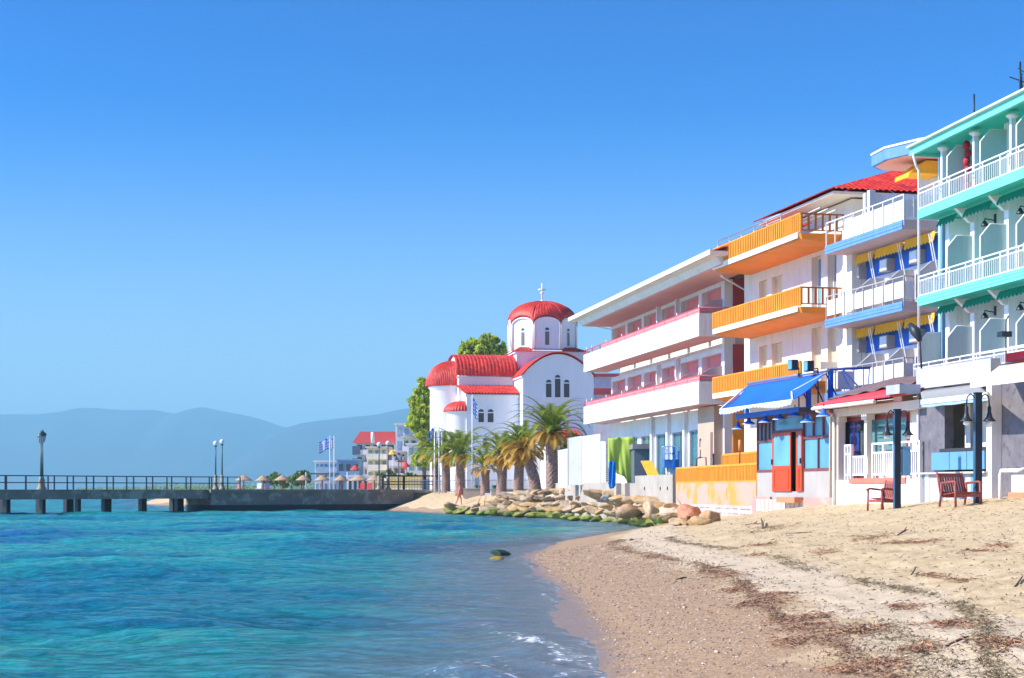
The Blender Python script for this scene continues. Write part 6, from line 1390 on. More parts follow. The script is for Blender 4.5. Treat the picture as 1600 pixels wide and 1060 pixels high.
# ------------------------------------------------------------ leafy trees
def tree(label, blobs, Y, base, leafm, n, size, seed, trunk_r=.3, group=None, name='tree', cat='tree'):
    """blobs: (px, py, rx_px, ry_px)"""
    r2 = np.random.RandomState(seed); X0 = W(base[0], 0, Y)[0]; z0 = base[1]
    t = loc_thing(name, label, cat, (X0, Y, z0), 0, group); s = Y / F
    tot = sum(q[2] * q[3] for q in blobs); vs = []; fs = []
    tb = MB()
    top = max(zpy(q[1], Y) for q in blobs) - z0
    tb.tube([(0, 0, -.3), (.1, 0, top * .3), (0, .1, top * .7)], [trunk_r, trunk_r * .7, trunk_r * .35], 8)
    for px, py, rx, ry in blobs:
        cx_, cz_ = W(px, 0, Y)[0] - X0, zpy(py, Y) - z0; RX, RZ = rx * s, ry * s; k = int(n * rx * ry / tot)
        tb.tube([(0, 0, max(.1, min(top * .4, cz_ - RZ))), (cx_ * .6, .1, cz_ - RZ * .4), (cx_, 0, cz_ + RZ * .3)], [trunk_r * .45, trunk_r * .3, .04], 6)
        nc = max(4, k // 45); cc = r2.normal(size=(nc, 3)); cc /= np.linalg.norm(cc, axis=1)[:, None]; cc *= (r2.uniform(.35, 1, (nc, 1)) ** .5)
        for c_ in cc:
            ctr = np.array([cx_ + c_[0] * RX, c_[1] * RX * .9, cz_ + c_[2] * RZ]); cr = min(RX, RZ) * r2.uniform(.12, .42)
            for _ in range(38):
                d = r2.normal(size=3); p = ctr + d / np.linalg.norm(d) * cr * r2.uniform(.3, 1.15); u_ = r2.normal(size=3); u_ /= np.linalg.norm(u_); v_ = np.cross(u_, r2.normal(size=3)); v_ /= np.linalg.norm(v_) + 1e-6
                w2 = size * r2.uniform(.6, 1.3); i = len(vs); vs += [tuple(p - u_ * w2), tuple(p + v_ * w2 * .5), tuple(p + u_ * w2), tuple(p - v_ * w2 * .5)]; fs.append((i, i + 1, i + 2, i + 3))
    tb.build('trunk', bark, t, origin=(0, 0, 0)); b = MB(); b.add(vs, fs, False); b.build('crown', leafm, t, origin=(0, 0, 0)); return t
tree('tall bright green tree with airy crown left of the church apse', [(664, 600, 12, 14), (655, 622, 16, 16), (662, 640, 20, 16), (652, 660, 16, 14), (664, 676, 16, 12), (668, 700, 18, 14), (656, 720, 14, 12), (672, 660, 12, 26), (650, 640, 8, 10)], 196, (662, 1.5), leaf_b, 11000, .30, 3)
tree('bright green tree crown showing above the red nave roof', [(752, 542, 22, 16), (735, 548, 18, 12), (772, 545, 20, 14), (785, 552, 14, 12), (765, 532, 14, 9), (725, 554, 10, 8)], 215, (755, 1.5), leaf_b, 8000, .34, 4)
tree('rounded green hedge bush beside the palms by the white boards', [(905, 690, 14, 10), (893, 698, 10, 9), (880, 700, 8, 8)], 121, (893, 1.5), leaf_d, 2500, .16, 5, .12, name='bush', cat='bush')
# ------------------------------------------------------------ pier
PA, PB, PC, PD = W(-260, 0, 121)[:2], W(0, 0, 133)[:2], W(290, 0, 147)[:2], (-12.2, 159.5)
PE = (-4.5, 160.0)
t = thing('pier', 'long dark concrete pier on open piles, turning into a solid wall towards the shore', 'pier', (PC[0], PC[1], 0))
def along(f, p=PA, q=PC): return (p[0] + (q[0] - p[0]) * f, p[1] + (q[1] - p[1]) * f)
b = MB(); dW = 4.5; wallseg(b, PA, PC, 1.12, 1.80, dW); b.build('deck', pierc, t)
b = MB(); wallseg(b, (PA[0], PA[1] - .06), (PC[0], PC[1] - .06), 1.803, 1.89, dW + .1); b.build('deck_slab', pierc, t)
pd = ((PC[0] - PB[0]) / hypot(PC[0] - PB[0], PC[1] - PB[1]), (PC[1] - PB[1]) / hypot(PC[0] - PB[0], PC[1] - PB[1]))
def onpier(px, off=0.0):
    k = (px - CX) / F; (x0, y0), (dx, dy) = (PB, pd) if px < 290 else (PC, ((PD[0] - PC[0]) / hypot(PD[0] - PC[0], PD[1] - PC[1]), (PD[1] - PC[1]) / hypot(PD[0] - PC[0], PD[1] - PC[1])))
    x0, y0 = x0 + off * dy, y0 - off * dx * 1.0
    if off: x0, y0 = x0 , y0 
    l = (k * y0 - x0) / (dx - k * dy); return x0 + dx * l, y0 + dy * l
for i, (pa, pb) in enumerate([(-240, -230), (-190, -170), (-125, -115), (-62, -52), (-4, 4), (53, 61), (96, 114), (156, 165), (214, 226), (262, 290)]):
    p, q = onpier(pa), onpier(pa + (pb - pa) * .62); b = MB(); wallseg(b, (p[0] + .1, p[1] + .15), (q[0] + .1, q[1] + .15), -2.2, 1.117, .5); b.build('pile', pierd, t); b = MB(); wallseg(b, (p[0] + 2.9, p[1] + 1.5), (q[0] + 2.9, q[1] + 1.5), -2.2, 1.117, .5); b.build('pile', pierd, t)
b = MB(); wallseg(b, PC, PD, .55, 1.62, 5.0); b.build('solid_wall', pierc, t)
b = MB(); wallseg(b, PC, PD, -2.2, .547, 5.0); b.build('wet_footing', pierd, t)
b = MB(); wallseg(b, (PC[0] - .1, PC[1] - .15), (PD[0], PD[1] - .15), 1.623, 1.9, 5.2); b.build('coping', pierc, t)
b = MB(); wallseg(b, (PD[0] + .02, PD[1]), PE, -1, (1.62, 1.62), 3.4); b.build('land_wall', pierc, t)
b = MB(); wallseg(b, (PD[0] + .02, PD[1] - .1), (PE[0] + .8, PE[1] - .1), 1.63, (1.9, 1.72), 3.6); b.build('land_coping', pierc, t)
# steel rails
def piers_rail(lab, pxs, off, mat, z1=3.0, mids=(.5,)):
    p0, q0 = onpier(pxs[0]), onpier(pxs[-1]); t = thing('railing', lab, 'railing', (q0[0], q0[1], 1.9))
    sh = lambda p: (p[0] + off * .68, p[1] + off * .0 - off * -.0)
    b = MB()
    for z in [z1] + [1.9 + (z1 - 1.9) * m_ for m_ in mids]: wallseg(b, (p0[0] + off, p0[1] + off * .4), (q0[0] + off, q0[1] + off * .4), z - .035, z + .035, .07)
    b.build('rail', mat, t)
    for px in pxs:
        x, y = onpier(px); x, y = x + off, y + off * .4; MB().box(x - .05, x + .05, y - .05, y + .05, 1.88, z1 - .036).build('post', mat, t)
rail_n = M('navy rail steel', (.02, .035, .06), .5, .2, 4); rail_b = M('brown rail steel', (.07, .045, .035), .6, .2, 4)
piers_rail('dark two bar railing along the near edge of the open pier', [-250 + i * 34 for i in range(7)] + [5, 37, 72, 102, 132, 164, 195, 226, 258, 288, 328], .15, rail_n)
piers_rail('dark two bar railing along the far edge of the open pier', [-240 + i * 32 for i in range(7)] + [-2, 29, 62, 94, 127, 158, 189, 220, 250, 280, 300], 4.0, rail_n)
t = thing('railing', 'brown weathered railing at the landward end of the pier before the palms', 'railing', (-12, 160, 1.8))
pts = [W(598, 0, 159.3), W(631, 0, 160), W(664, 0, 160.3), W(697, 0, 160.5)]
for x, y, _ in pts: MB().box(x - .12, x + .12, y - .1, y + .1, 1.7, zpy(743.5, 160)).build('post', rail_b, t)
b = MB()
for z in (743.5, 753, 757): wallseg(b, pts[0][:2], pts[-1][:2], zpy(z, 160) - .05 * (1 + (z < 744)), zpy(z, 160) + .04, .1)
n = 22
for i in range(n): x = pts[0][0] + (pts[-1][0] - pts[0][0]) * i / n; b.box(x - .015, x + .015, 160.2, 160.24, 1.8, zpy(744.5, 160))
b.build('rail', rail_b, t)
# lamps on the pier
def globe_lamp(px, py, lab, Y=None, dy=0):
    x, y = onpier(px)[0] + .3, (onpier(px)[1] if Y is None else Y) + .2 + dy
    if Y is not None: x = W(px, 0, Y)[0]
    else: k = (px - CX) / F; x = k * y
    z0 = 1.85; z1 = zpy(py, y); t = thing('globe_lamp', lab, 'lamp', (x, y, z0), group='white globe lamps on the pier')
    b = MB(); b.lathe((x, y, z0), [(.30, 0), (.30, .15), (.2, .25), (.17, .55), (.22, .6), (.14, .75), (.17, 1.2), (.08, 1.35)], 12); b.build('base', lampbase, t)
    b = MB(); b.tube([(x, y, z0 + 1.3), (x, y, z1 - .25)], [.07, .05], 8); b.lathe((x, y, z1 - .34), [(.05, 0), (.14, .06), (.10, .14)], 10); b.build('pole', copp, t)
    b = MB(); b.ball((x, y, z1), .22, 14); b.build('globe', globe, t)
globe_lamp(337, 693, 'white globe lamp on the pier end of the long railing, left of the pair'); globe_lamp(347, 690.5, 'white globe lamp on the pier end of the long railing, right of the pair', dy=.5)
globe_lamp(592, 694.5, 'white globe lamp left of the brown railing, before the cream block', 158.2); globe_lamp(606, 692.5, 'white globe lamp rising over the brown railing post', 159.4)
for px, dy, lab in ((64.0, .6, 'old green lantern lamp on the pier, near one of the overlapping pair'), (66.5, 3.6, 'old green lantern lamp on the pier, far one of the overlapping pair')):
    y = onpier(65)[1] + dy; x = (px - CX) / F * y; z0 = 1.85; z1 = zpy(694, y) - (0 if dy < 1 else -.1)
    t = thing('lantern_lamp', lab, 'lamp', (x, y, z0), group='lantern lamps on the pier')
    b = MB(); b.lathe((x, y, z0), [(.34, 0), (.34, .15), (.22, .3), (.18, .7), (.22, .8), (.13, 1.0), (.1, 1.2)], 12); b.build('base', lampbase, t)
    b = MB(); b.tube([(x, y, z0 + 1.1), (x, y, z1)], [.08, .05], 8); b.build('pole', copp, t)
    b = MB(); b.lathe((x, y, z1), [(.08, 0), (.18, .1), (.28, .62), (.28, .64)], 6, False); b.build('lantern_glass', M('lantern glass', (.45, .52, .55), .15), t)
    b = MB()
    for k in range(6): a_ = k * pi / 3; b.tube([(x + .18 * cos(a_), y + .18 * sin(a_), z1 + .1), (x + .285 * cos(a_), y + .285 * sin(a_), z1 + .64)], .02, 4)
    b.lathe((x, y, z1 + .64), [(.36, 0), (.30, .16), (.12, .28), (.10, .36), (.05, .42), (.001, .5)], 12); b.build('lantern_cap', copp, t)
# ------------------------------------------------------------ the town beyond the pier
def house(label, pa, pb, pt, Y, dep, mat, floors, cols, roof=None, balc=True, wm=glass_d, base=1.5, bm_=None, cat='building'):
    xa, xb = W(pa, 0, Y)[0], W(pb, 0, Y)[0]; zt = zpy(pt, Y); t = loc_thing('apartment_building', label, cat, (xa, Y, base), 0, 'buildings of the town beyond the pier')
    L = xb - xa; h = zt - base; o0 = (0, 0, 0)
    MB().box(0, L, 0, dep, -1, h).build('wall', mat, t, origin=o0)
    fh = h / floors
    for f in range(floors):
        for c in range(cols):
            cx_ = L * (c + .5) / cols; ww = L / cols * .28
            o = MB().box(cx_ - ww, cx_ + ww, -.06, -.005, f * fh + fh * .15, f * fh + fh * .78).build('window', wm, t, origin=o0)
        if balc and f:
            b = MB(); b.box(.0 if f % 2 else L * .1, L, -1.3, -.065, f * fh - .12, f * fh + .06); b.box(.0 if f % 2 else L * .1, L, -1.3, -1.2, f * fh + .063, f * fh + .95); b.build('balcony', bm_ or mat, t, origin=o0)
    if roof == 'hip':
        b = MB(); zr = h; p = [(-.5, -.8, zr), (L + .5, -.8, zr), (L + .5, dep + .8, zr), (-.5, dep + .8, zr), (.6, dep * .45, zr + 2.4), (L - .6, dep * .45, zr + 2.4)]
        b.add(p, [(0, 1, 5, 4), (1, 2, 5), (2, 3, 4, 5), (3, 0, 4), (3, 2, 1, 0)]); b.build('roof', M('far red roof', (.50, .06, .045), .7, .2, 1), t, origin=o0)
    elif roof == 'flat':
        MB().box(-.3, L + .3, -.5, dep, h + .003, h + .25).build('roof', mat, t, origin=o0)
    return t
house('low white glazed building with a dark tank, left end of the town', 492, 527, 722, 330, 8, distw, 3, 5, 'flat', True, M('faded blue glass', (.22, .33, .45), .3), bm_=M('glass balustrade far', (.35, .48, .60), .3))
house('grey blue two storey building right of the white glazed one', 527, 562, 720, 325, 8, distb, 2, 3, 'flat', True, glass_d, bm_=distb)
t = house('white building under a big dark red hipped roof with a grey blue end', 556, 618, 691, 345, 10, distw, 4, 5, None, True, glass_d)
s_ = 345 / F; b = MB(); L = 62 * s_; h = zpy(691, 345) - 1.5; b.add([(-.6, -1.5, h - .2), (L, -1.5, h - .2), (L, 10, h), (-.6, 10, h), (.6, 3, h + 2.3), (L, 3, h + 2.3)], [(0, 1, 5, 4), (1, 2, 5), (2, 3, 4, 5), (3, 0, 4), (3, 2, 1, 0)]); b.build('roof', M('far red roof', (.50, .06, .045)), t, origin=(0, 0, 0))
each('loggia', M('slate blue loggia', (.10, .14, .22), .6), t, (2, 3), lambda b, k: b.box(-.5, 1.2, -1.4, -.07, h * k / 4 - .1, h * k / 4 + 1.6)) if False else None
for k in (2, 3): MB().box(-.6, 1.0, -1.4, 3, h * k / 4 - .1, h * k / 4 + 1.7).build('loggia', M('slate blue loggia', (.10, .14, .22), .6), t, origin=(0, 0, 0))
t = house('cream apartment block with rows of long balconies under the red roof', 573, 606, 700, 320, 9, distc, 4, 3, 'flat', True, M('cream shade window', (.30, .28, .20), .5), bm_=M('cream balcony', (.80, .75, .60), .7))
MB().tube([(1.2, -.5, 9.3), (1.2, -.5, 11.4)], .35, 8).build('chimney', distw, t, origin=(0, 0, 0))
house('white stepped tower with a dark rim rising behind the cream block', 618, 641, 664, 335, 9, distw, 5, 2, 'flat', False, M('pale window', (.45, .52, .60), .4))
house('pale house with brown canopy and balconies beside the tower', 604, 634, 707, 315, 9, M('far beige wall', (.72, .62, .52), .8), 3, 3, 'flat', True, M('brown window', (.20, .10, .08), .5), bm_=distw)
house('white house half hidden by the tree left of the church', 636, 676, 695, 300, 10, distw, 3, 3, 'flat', True, M('faded blue glass', (.22, .33, .45)), bm_=distc)
house('pale three storey house squeezed between the tower and the tree', 629, 652, 684, 322, 8, M('far warm white wall', (.80, .74, .66), .8), 4, 2, 'flat', True, glass_d, bm_=distw)
house('low white beach house behind the thatched umbrellas', 543, 575, 745, 300, 6, distw, 1, 4, 'flat', False, glass_d)
t = loc_thing('canopy', 'brown slatted canopy over the pale house next to the tree', 'canopy', (W(622, 0, 312)[0], 312, 7)); MB().box(0, 2.4, -1, 1, 0, .35).build('roof', M('far red roof', (.50, .06, .045)), t, origin=(0, 0, 0))
for i in range(5): MB().box(.1 + i * .5, .25 + i * .5, -.9, -.8, -1.6, -.01).build('slat_post', M('far red roof', (.5, .06, .045)), t, origin=(0, 0, 0))
def awn(px, py, w_, Y, mat, lab):
    X, _, Z = W(px, py, Y); s = Y / F; t = loc_thing('parasol', lab, 'parasol', (X, Y, 1.5)); R_ = w_ * s / 2
    MB().lathe((0, 0, Z - 1.5 - .9), [(R_, 0), (R_ * .95, .12), (.05, .95), (.001, 1.0)], 10, False).build('canopy', mat, t, origin=(0, 0, 0)); MB().tube([(0, 0, 0), (0, 0, Z - 1.6)], .04, 6).build('pole', railw, t, origin=(0, 0, 0))
awn(555, 727, 17, 300, canvas_r, 'red and white parasol in front of the grey blue building'); awn(613, 703, 14, 310, M('yellow far cloth', (.8, .5, .05), .8), 'yellow parasol before the beige house'); awn(634, 722, 14, 290, canvas_r, 'red parasol near the tree left of the church')
t = loc_thing('beach_counter', 'long yellow slatted beach counter behind the brown railing', 'counter', (W(609, 0, 182)[0], 182, 1.5)); MB().box(0, (656 - 609) * 182 / F, 0, 3, 0, zpy(745, 182) - 1.5).build('front', M('yellow slats', (.62, .47, .16), .8, .2, 5), t, origin=(0, 0, 0)); MB().box(-.1, (656 - 609) * 182 / F + .1, -.15, 3, -.02, .5).build('base', distw, t, origin=(0, 0, 0))
# thatched umbrellas
UM = None
for i, (px, py, Y, w_) in enumerate(((380.8, 743, 232, 25), (411, 743.5, 236, 22), (441, 743, 240, 23), (474, 743, 240, 22), (503.7, 743, 236, 23), (532.6, 743, 232, 21), (561, 743, 228, 30), (585, 743, 224, 24), (633, 742, 215, 20))):
    X, _, Z = W(px, py, Y); labs = ('leftmost, standing alone behind the pier', 'second from the left', 'third from the left, before the green bushes', 'left of the pergola', 'in front of the pergola', 'right of the pergola by the flagpoles', 'wide one below the red parasol', 'beside the globe lamps', 'behind the brown railing')
    t = loc_thing('beach_umbrella', 'thatched beach umbrella, ' + labs[i], 'beach umbrella', (X, Y, 1.5), 0, 'thatched umbrellas on the far beach'); R_ = w_ / 2 * Y / F; hz_ = Z - 1.5
    b = MB(); b.surf(lambda s, q: ((.04 + R_ * q * (1 + .05 * sin(s * 60))) * cos(2 * pi * s), (.04 + R_ * q) * sin(2 * pi * s), hz_ - .72 * q ** 1.1 + .03 * sin(s * 90 + q * 30)), 40, 8); b.build('thatch', thatch, t, origin=(0, 0, 0), thick=.08)
    MB().tube([(0, 0, 0), (0, 0, hz_ - .1)], .09, 8).build('pole', redwood, t, origin=(0, 0, 0))
def lounger(px, Y, mat, lab):
    X = W(px, 0, Y)[0]; t = loc_thing('beach_chair', lab, 'chair', (X, Y, 1.62)); b = MB(); b.box(-.3, .3, -.6, .4, .35, .42); b.build('seat', mat, t, origin=(0, 0, 0)); b = MB(); b.hexa([(-.3, .35, .4), (.3, .35, .4), (.3, .42, .4), (-.3, .42, .4), (-.3, .75, 1.15), (.3, .75, 1.15), (.3, .82, 1.15), (-.3, .82, 1.15)]); b.build('backrest', mat, t, origin=(0, 0, 0))
    for sx in (-.27, .27):
        for sy in (-.55, .38): MB().box(sx - .03, sx + .03, sy - .03, sy + .03, 0, .349).build('leg', railw, t, origin=(0, 0, 0))
lounger(404, 230, railw, 'white beach chair left of the second thatched umbrella'); lounger(417, 230, M('purple cloth', (.12, .08, .25), .8), 'purple covered beach chair by the second thatched umbrella'); lounger(373, 226, M('pink cloth', (.7, .3, .25), .8), 'pink beach chair under the leftmost thatched umbrella')
lounger(566, 220, canvas_r, 'red beach chair under the wide thatched umbrella'); lounger(577, 220, canvas_r, 'red beach chair between the wide umbrella and the globe lamps')
t = loc_thing('pergola', 'flat roofed green pergola behind the pier with thin posts', 'pergola', (W(478, 0, 260)[0], 260, 1.5)); s_ = 260 / F; L = 48 * s_
MB().box(0, L, 0, 4, zpy(741.5, 260) - 1.5, zpy(739, 260) - 1.5).build('roof', M('green pergola roof', (.10, .16, .10), .7), t, origin=(0, 0, 0))
for x in (.05, L * .5, L - .1): MB().box(x, x + .1, .1, .2, 0, zpy(741.6, 260) - 1.5).build('post', M('pergola post', (.3, .3, .25), .7), t, origin=(0, 0, 0))
for px, Y, lab in ((478, 250, 'thin pale mast left of the pergola'), (542.5, 235, 'thin pale mast between the umbrellas')):
    t = loc_thing('mast', lab, 'mast', (W(px, 0, Y)[0], Y, 1.5)); MB().tube([(0, 0, 0), (0, 0, zpy(738, Y) - 1.5)], .06, 6).build('pole', railw, t, origin=(0, 0, 0))
t = loc_thing('lantern_lamp', 'dark street lamp with three lanterns in front of the pale houses', 'lamp', (W(623, 0, 172)[0], 172, 1.5)); hh = zpy(718, 172) - 1.5
MB().tube([(0, 0, 0), (0, 0, hh)], [.08, .05], 8).build('pole', dark, t, origin=(0, 0, 0)); MB().tube([(-.45, 0, hh - .1), (-.2, 0, hh - .25), (0, 0, hh - .15), (.2, 0, hh - .25), (.45, 0, hh - .1)], .03, 6).build('arm', dark, t, origin=(0, 0, 0))
for dx, dz in ((-.45, 0), (0, .15), (.45, 0)): o = MB().lathe((dx, 0, hh - .1 + dz), [(.06, 0), (.16, .4), (.16, .42)], 6, False).build('lantern', M('lantern glass', (.45, .52, .55)), t, origin=(0, 0, 0)); MB().lathe((dx, 0, hh + .32 + dz), [(.2, 0), (.14, .12), (.02, .22)], 8).build('lantern_cap', dark, o, origin=(0, 0, 0))
# flags
def flag(px, py0, py1, Y, label, kind, fx=-1, fw=14, fh=14, base=1.5, grp=None, stripes=True):
    X, _, Z = W(px, py0, Y); s = Y / F; t = loc_thing('flagpole', label, 'flagpole', (X, Y, base), 0, grp); hh = Z - base
    MB().tube([(0, 0, 0), (0, 0, hh)], [.07, .04], 8).build('pole', M('white pole', (.75, .76, .78), .4) if kind != 'blue' else railw, t, origin=(0, 0, 0))
    w_, h_ = fw * s, fh * s; b = MB(); nx, nz = 27, 9; 
    def P_(i, j): u = i / nx; return (fx * w_ * u * .95, .18 * sin(u * 9 + 1) * u * w_ * .5, hh - .1 - h_ * .72 * (j / nz) - u * h_ * .42 - .05 * sin(u * 11))
    vs = [P_(i, j) for j in range(nz + 1) for i in range(nx + 1)]
    b.v = vs
    for j in range(nz):
        for i in range(nx):
            if kind == 'greek': m = (0 if j % 2 == 0 else 1) if not (i < 10 and j < 5) else (1 if (j == 2 or 4 <= i <= 5) else 0)
            elif kind == 'blue': m = 0
            else: m = 1
            b.f.append([j * (nx + 1) + i, j * (nx + 1) + i + 1, (j + 1) * (nx + 1) + i + 1, (j + 1) * (nx + 1) + i]); b.m.append(m); b.sm.append(True)
    o = b.build('flag', [M('flag blue', (.01, .15, .60), .8, .05, 3, 0), M('flag white', (.8, .8, .8), .8, .05, 3, 0)], t, origin=(0, 0, 0), thick=.02)
    if kind == 'blue':
        b = MB()
        for k in range(12):
            u, v = .5 + .16 * cos(k * pi / 6), .5 + .26 * sin(k * pi / 6); p = P_(u * nx, v * nz); q = [(p[0] + .055 * (1 if r_ % 2 == 0 else .45) * sin(r_ * pi / 5), p[1] - .03, p[2] + .055 * (1 if r_ % 2 == 0 else .45) * cos(r_ * pi / 5)) for r_ in range(10)]
            b.add(q, [tuple(range(10))])
        b.build('stars', M('flag yellow', (.85, .65, .05), .8), o, origin=(0, 0, 0))
    return t
flag(515.5, 681, 760, 205, 'flagpole with a large striped blue and white flag blowing left over the pergola', 'greek', -1, 18, 24)
flag(522, 681, 760, 210, 'flagpole with a small folded blue and white flag, right of the larger one', 'greek', -1, 8, 22)
flag(738, 617, 765, 143, 'tall grey flagpole with a striped flag hanging before the church aisle', 'greek', 1, 8, 34)
flag(679, 665, 765, 150, 'white flagpole with a blue flag ringed by yellow stars left of the apse', 'blue', -1, 10, 21)
flag(686, 665, 765, 152, 'white flagpole with a limp white flag, middle of the three by the apse', 'white', -1, 4, 24)
flag(690.5, 665, 765, 154, 'flagpole with a limp striped flag, right of the three by the apse', 'greek', -1, 2.5, 24)
# bushes and far woods
tree('round olive green bush behind the third thatched umbrella', [(455, 754, 18, 7), (440, 752, 14, 8), (468, 752, 12, 8)], 300, (455, 1.5), leaf_d, 2600, .35, 21, .15, None, 'bush', 'bush')
tree('taller green tree at the left of the pergola', [(472, 742, 9, 8), (464, 747, 9, 7), (479, 748, 8, 6)], 280, (470, 1.5), leaf_d, 2200, .32, 22, .2)
tree('dark green bush left of the third thatched umbrella', [(430, 748, 12, 8), (420, 752, 10, 6)], 330, (428, 1.5), leaf_d, 2000, .4, 23, .15, None, 'bush', 'bush')
tree('low green shrub between the town houses and the brown railing', [(607, 741, 10, 6), (596, 744, 9, 5), (620, 745, 12, 5), (640, 744, 10, 5)], 262, (610, 1.5), leaf_d, 2000, .25, 24, .1, None, 'bush', 'bush')
r2 = np.random.RandomState(5); b = MB(); vs = []; fs = []
for _ in range(16000):
    Y = r2.uniform(700, 2600); k = float(np.interp(Y, [420, 700, 2200, 2600], [-.185, -.2, -.262, -.262])); pxn = r2.uniform(CX + k * F, 660); 
    if Y > 700 and r2.rand() < .2: continue
    X = (pxn - CX) / F * Y; sc_ = Y / 700 * .35; hgt = 3 * (1 + .6 * sin(X * .05)) * (.6 if Y > 1200 else 1); z = 1.5 + r2.rand() ** .7 * max(1.2, hgt); d = r2.normal(size=(3, 3)) * sc_; i = len(vs); vs += [(X + q[0], Y + q[1], max(.5, z + q[2])) for q in d]; fs.append((i, i + 1, i + 2))
b.add(vs, fs, False); tag(b.build('far_woods', leaf_d), kind='stuff')

# ------------------------------------------------------------ the person walking on the little beach
def person(px, py, Y, hgt):
    X = (px - CX) / F * Y; z = gz(X, Y); k = hgt / 1.75
    t = loc_thing('person', 'person in a coral swimsuit and purple cap walking barefoot above the boulders', 'person', (X, Y, z), radians(20))
    J = {}; V_ = []; E_ = []; R_ = []
    def j(n, x, y, z_, r, par=None):
        J[n] = len(V_); V_.append((x * k, y * k, z_ * k)); R_.append(r * k)
        if par: E_.append((J[par], J[n]))
    j('pelvis', 0, 0, .92, .125); j('waist', .01, 0, 1.06, .105, 'pelvis'); j('chest', .04, 0, 1.27, .105, 'waist'); j('upper', .055, 0, 1.42, .09, 'chest'); j('neck', .07, 0, 1.50, .05, 'upper'); j('head0', .085, 0, 1.57, .075, 'neck'); j('head1', .095, 0, 1.67, .085, 'head0'); j('nose', .19, 0, 1.60, .018, 'head0')
    j('hipL', 0, -.09, .86, .10, 'pelvis'); j('kneeL', .17, -.10, .50, .06, 'hipL'); j('calfL', .15, -.10, .33, .055, 'kneeL'); j('ankL', .20, -.1, .09, .036, 'calfL'); j('toeL', .36, -.1, .03, .03, 'ankL')
    j('hipR', -.01, .09, .86, .10, 'pelvis'); j('kneeR', -.06, .10, .48, .06, 'hipR'); j('calfR', -.15, .10, .32, .055, 'kneeR'); j('ankR', -.26, .1, .10, .036, 'calfR'); j('toeR', -.14, .1, .02, .03, 'ankR')
    for s, n, a in ((-1, 'L', -.16), (1, 'R', .20)):
        j('sh' + n, .05, s * .17, 1.42, .055, 'upper'); j('el' + n, .03 + a * .6, s * .27, 1.13, .042, 'sh' + n); j('wr' + n, .12 + a * 1.3, s * .29, .90, .028, 'el' + n); j('pa' + n, .14 + a * 1.4, s * .29, .83, .034, 'wr' + n)
        for f_ in range(4): j('f%s%d' % (n, f_), .15 + a * 1.4 + .022 * (f_ - 1.5), s * .29, .77 + .006 * (f_ in (0, 3)), .009, 'pa' + n); j('g%s%d' % (n, f_), .155 + a * 1.4 + .022 * (f_ - 1.5), s * .275, .73 + .01 * (f_ in (0, 3)), .008, 'f%s%d' % (n, f_))
        j('t' + n, .19 + a * 1.4, s * .27, .80, .010, 'pa' + n)
    me = bpy.data.meshes.new('body'); me.from_pydata(V_, E_, []); o = bpy.data.objects.new('body', me); C.objects.link(o); o.parent = t
    md = o.modifiers.new('skin', 'SKIN'); 
    for i, r_ in enumerate(R_): me.skin_vertices[0].data[i].radius = (r_, r_ * (1.0 if r_ < .06 else .95))
    me.skin_vertices[0].data[0].use_root = True
    sb = o.modifiers.new('sub', 'SUBSURF'); sb.levels = sb.render_levels = 2; me.materials.append(skin_m)
    b = MB(); b.lathe((0, 0, .80 * k), [(.10 * k, 0), (.145 * k, .04 * k), (.14 * k, .16 * k), (.12 * k, .22 * k)], 16); b.build('swim_trunks', suit_m, t, origin=(0, 0, 0), thick=.01)
    b = MB(); b.surf(lambda s, q: ((.095 + .10 * sin(q * pi / 2) * cos(2 * pi * s) + (.05 * q * max(0, cos(2 * pi * s)) ** 4)) * k, .10 * sin(q * pi / 2) * sin(2 * pi * s) * k, (1.69 + .09 * cos(q * pi / 2)) * k), 16, 6); b.build('cap', cap_m, t, origin=(0, 0, 0), thick=.008)
    b = MB(); 
    for s in (-1, 1): b.ball((.165 * k, s * .035 * k, 1.645 * k), .012 * k, 6); 
    b.build('eyes', dark, t, origin=(0, 0, 0)); b = MB(); b.box(.16 * k, .172 * k, -.025 * k, .025 * k, 1.555 * k, 1.563 * k); b.build('mouth', canvas_r, t, origin=(0, 0, 0))
person(717, 795, 137, 1.78)

# ------------------------------------------------------------ beach litter: weed, twigs, pebbles
r2 = np.random.RandomState(8)
def gzv(x, y): return height(np.array(x), np.array(y))[0]
def shore_x(y): return float(np.interp(y, [q[1] for q in SHORE[:11]], [q[0] for q in SHORE[:11]]))
def strands(name, pts, mat, len_, wid, seed, lift=.01):
    r3 = np.random.RandomState(seed); xs = np.array([p[0] for p in pts]); ys = np.array([p[1] for p in pts]); zs = gzv(xs, ys); vs = []; fs = []
    for x, y, z in zip(xs, ys, zs):
        L = len_ * r3.uniform(.4, 1.5); th = r3.uniform(0, 2 * pi); w_ = wid * r3.uniform(.6, 1.5); z = z + lift + r3.uniform(0, .022); c = r3.normal(0, .35)
        p0 = np.array([x - cos(th) * L / 2, y - sin(th) * L / 2, z + r3.uniform(-.004, .012)]); p1 = np.array([x - sin(th) * c * L * .3, y + cos(th) * c * L * .3, z + r3.uniform(.006, .03)]); p2 = np.array([x + cos(th) * L / 2, y + sin(th) * L / 2, z + r3.uniform(-.004, .012)])
        n = np.array([-sin(th), cos(th), .3]) * w_ / 2; i = len(vs); vs += [tuple(p0 - n * .3), tuple(p0 + n * .3), tuple(p1 - n), tuple(p1 + n), tuple(p2 - n * .3), tuple(p2 + n * .3), tuple(p1 + np.array([0, 0, w_ * .8]))]
        fs += [(i, i + 2, i + 3, i + 1), (i + 2, i + 4, i + 5, i + 3), (i, i + 6, i + 2), (i + 1, i + 3, i + 6), (i + 2, i + 6, i + 4), (i + 3, i + 5, i + 6)]
    b = MB(); b.add(vs, fs, False); return b.build(name, mat)
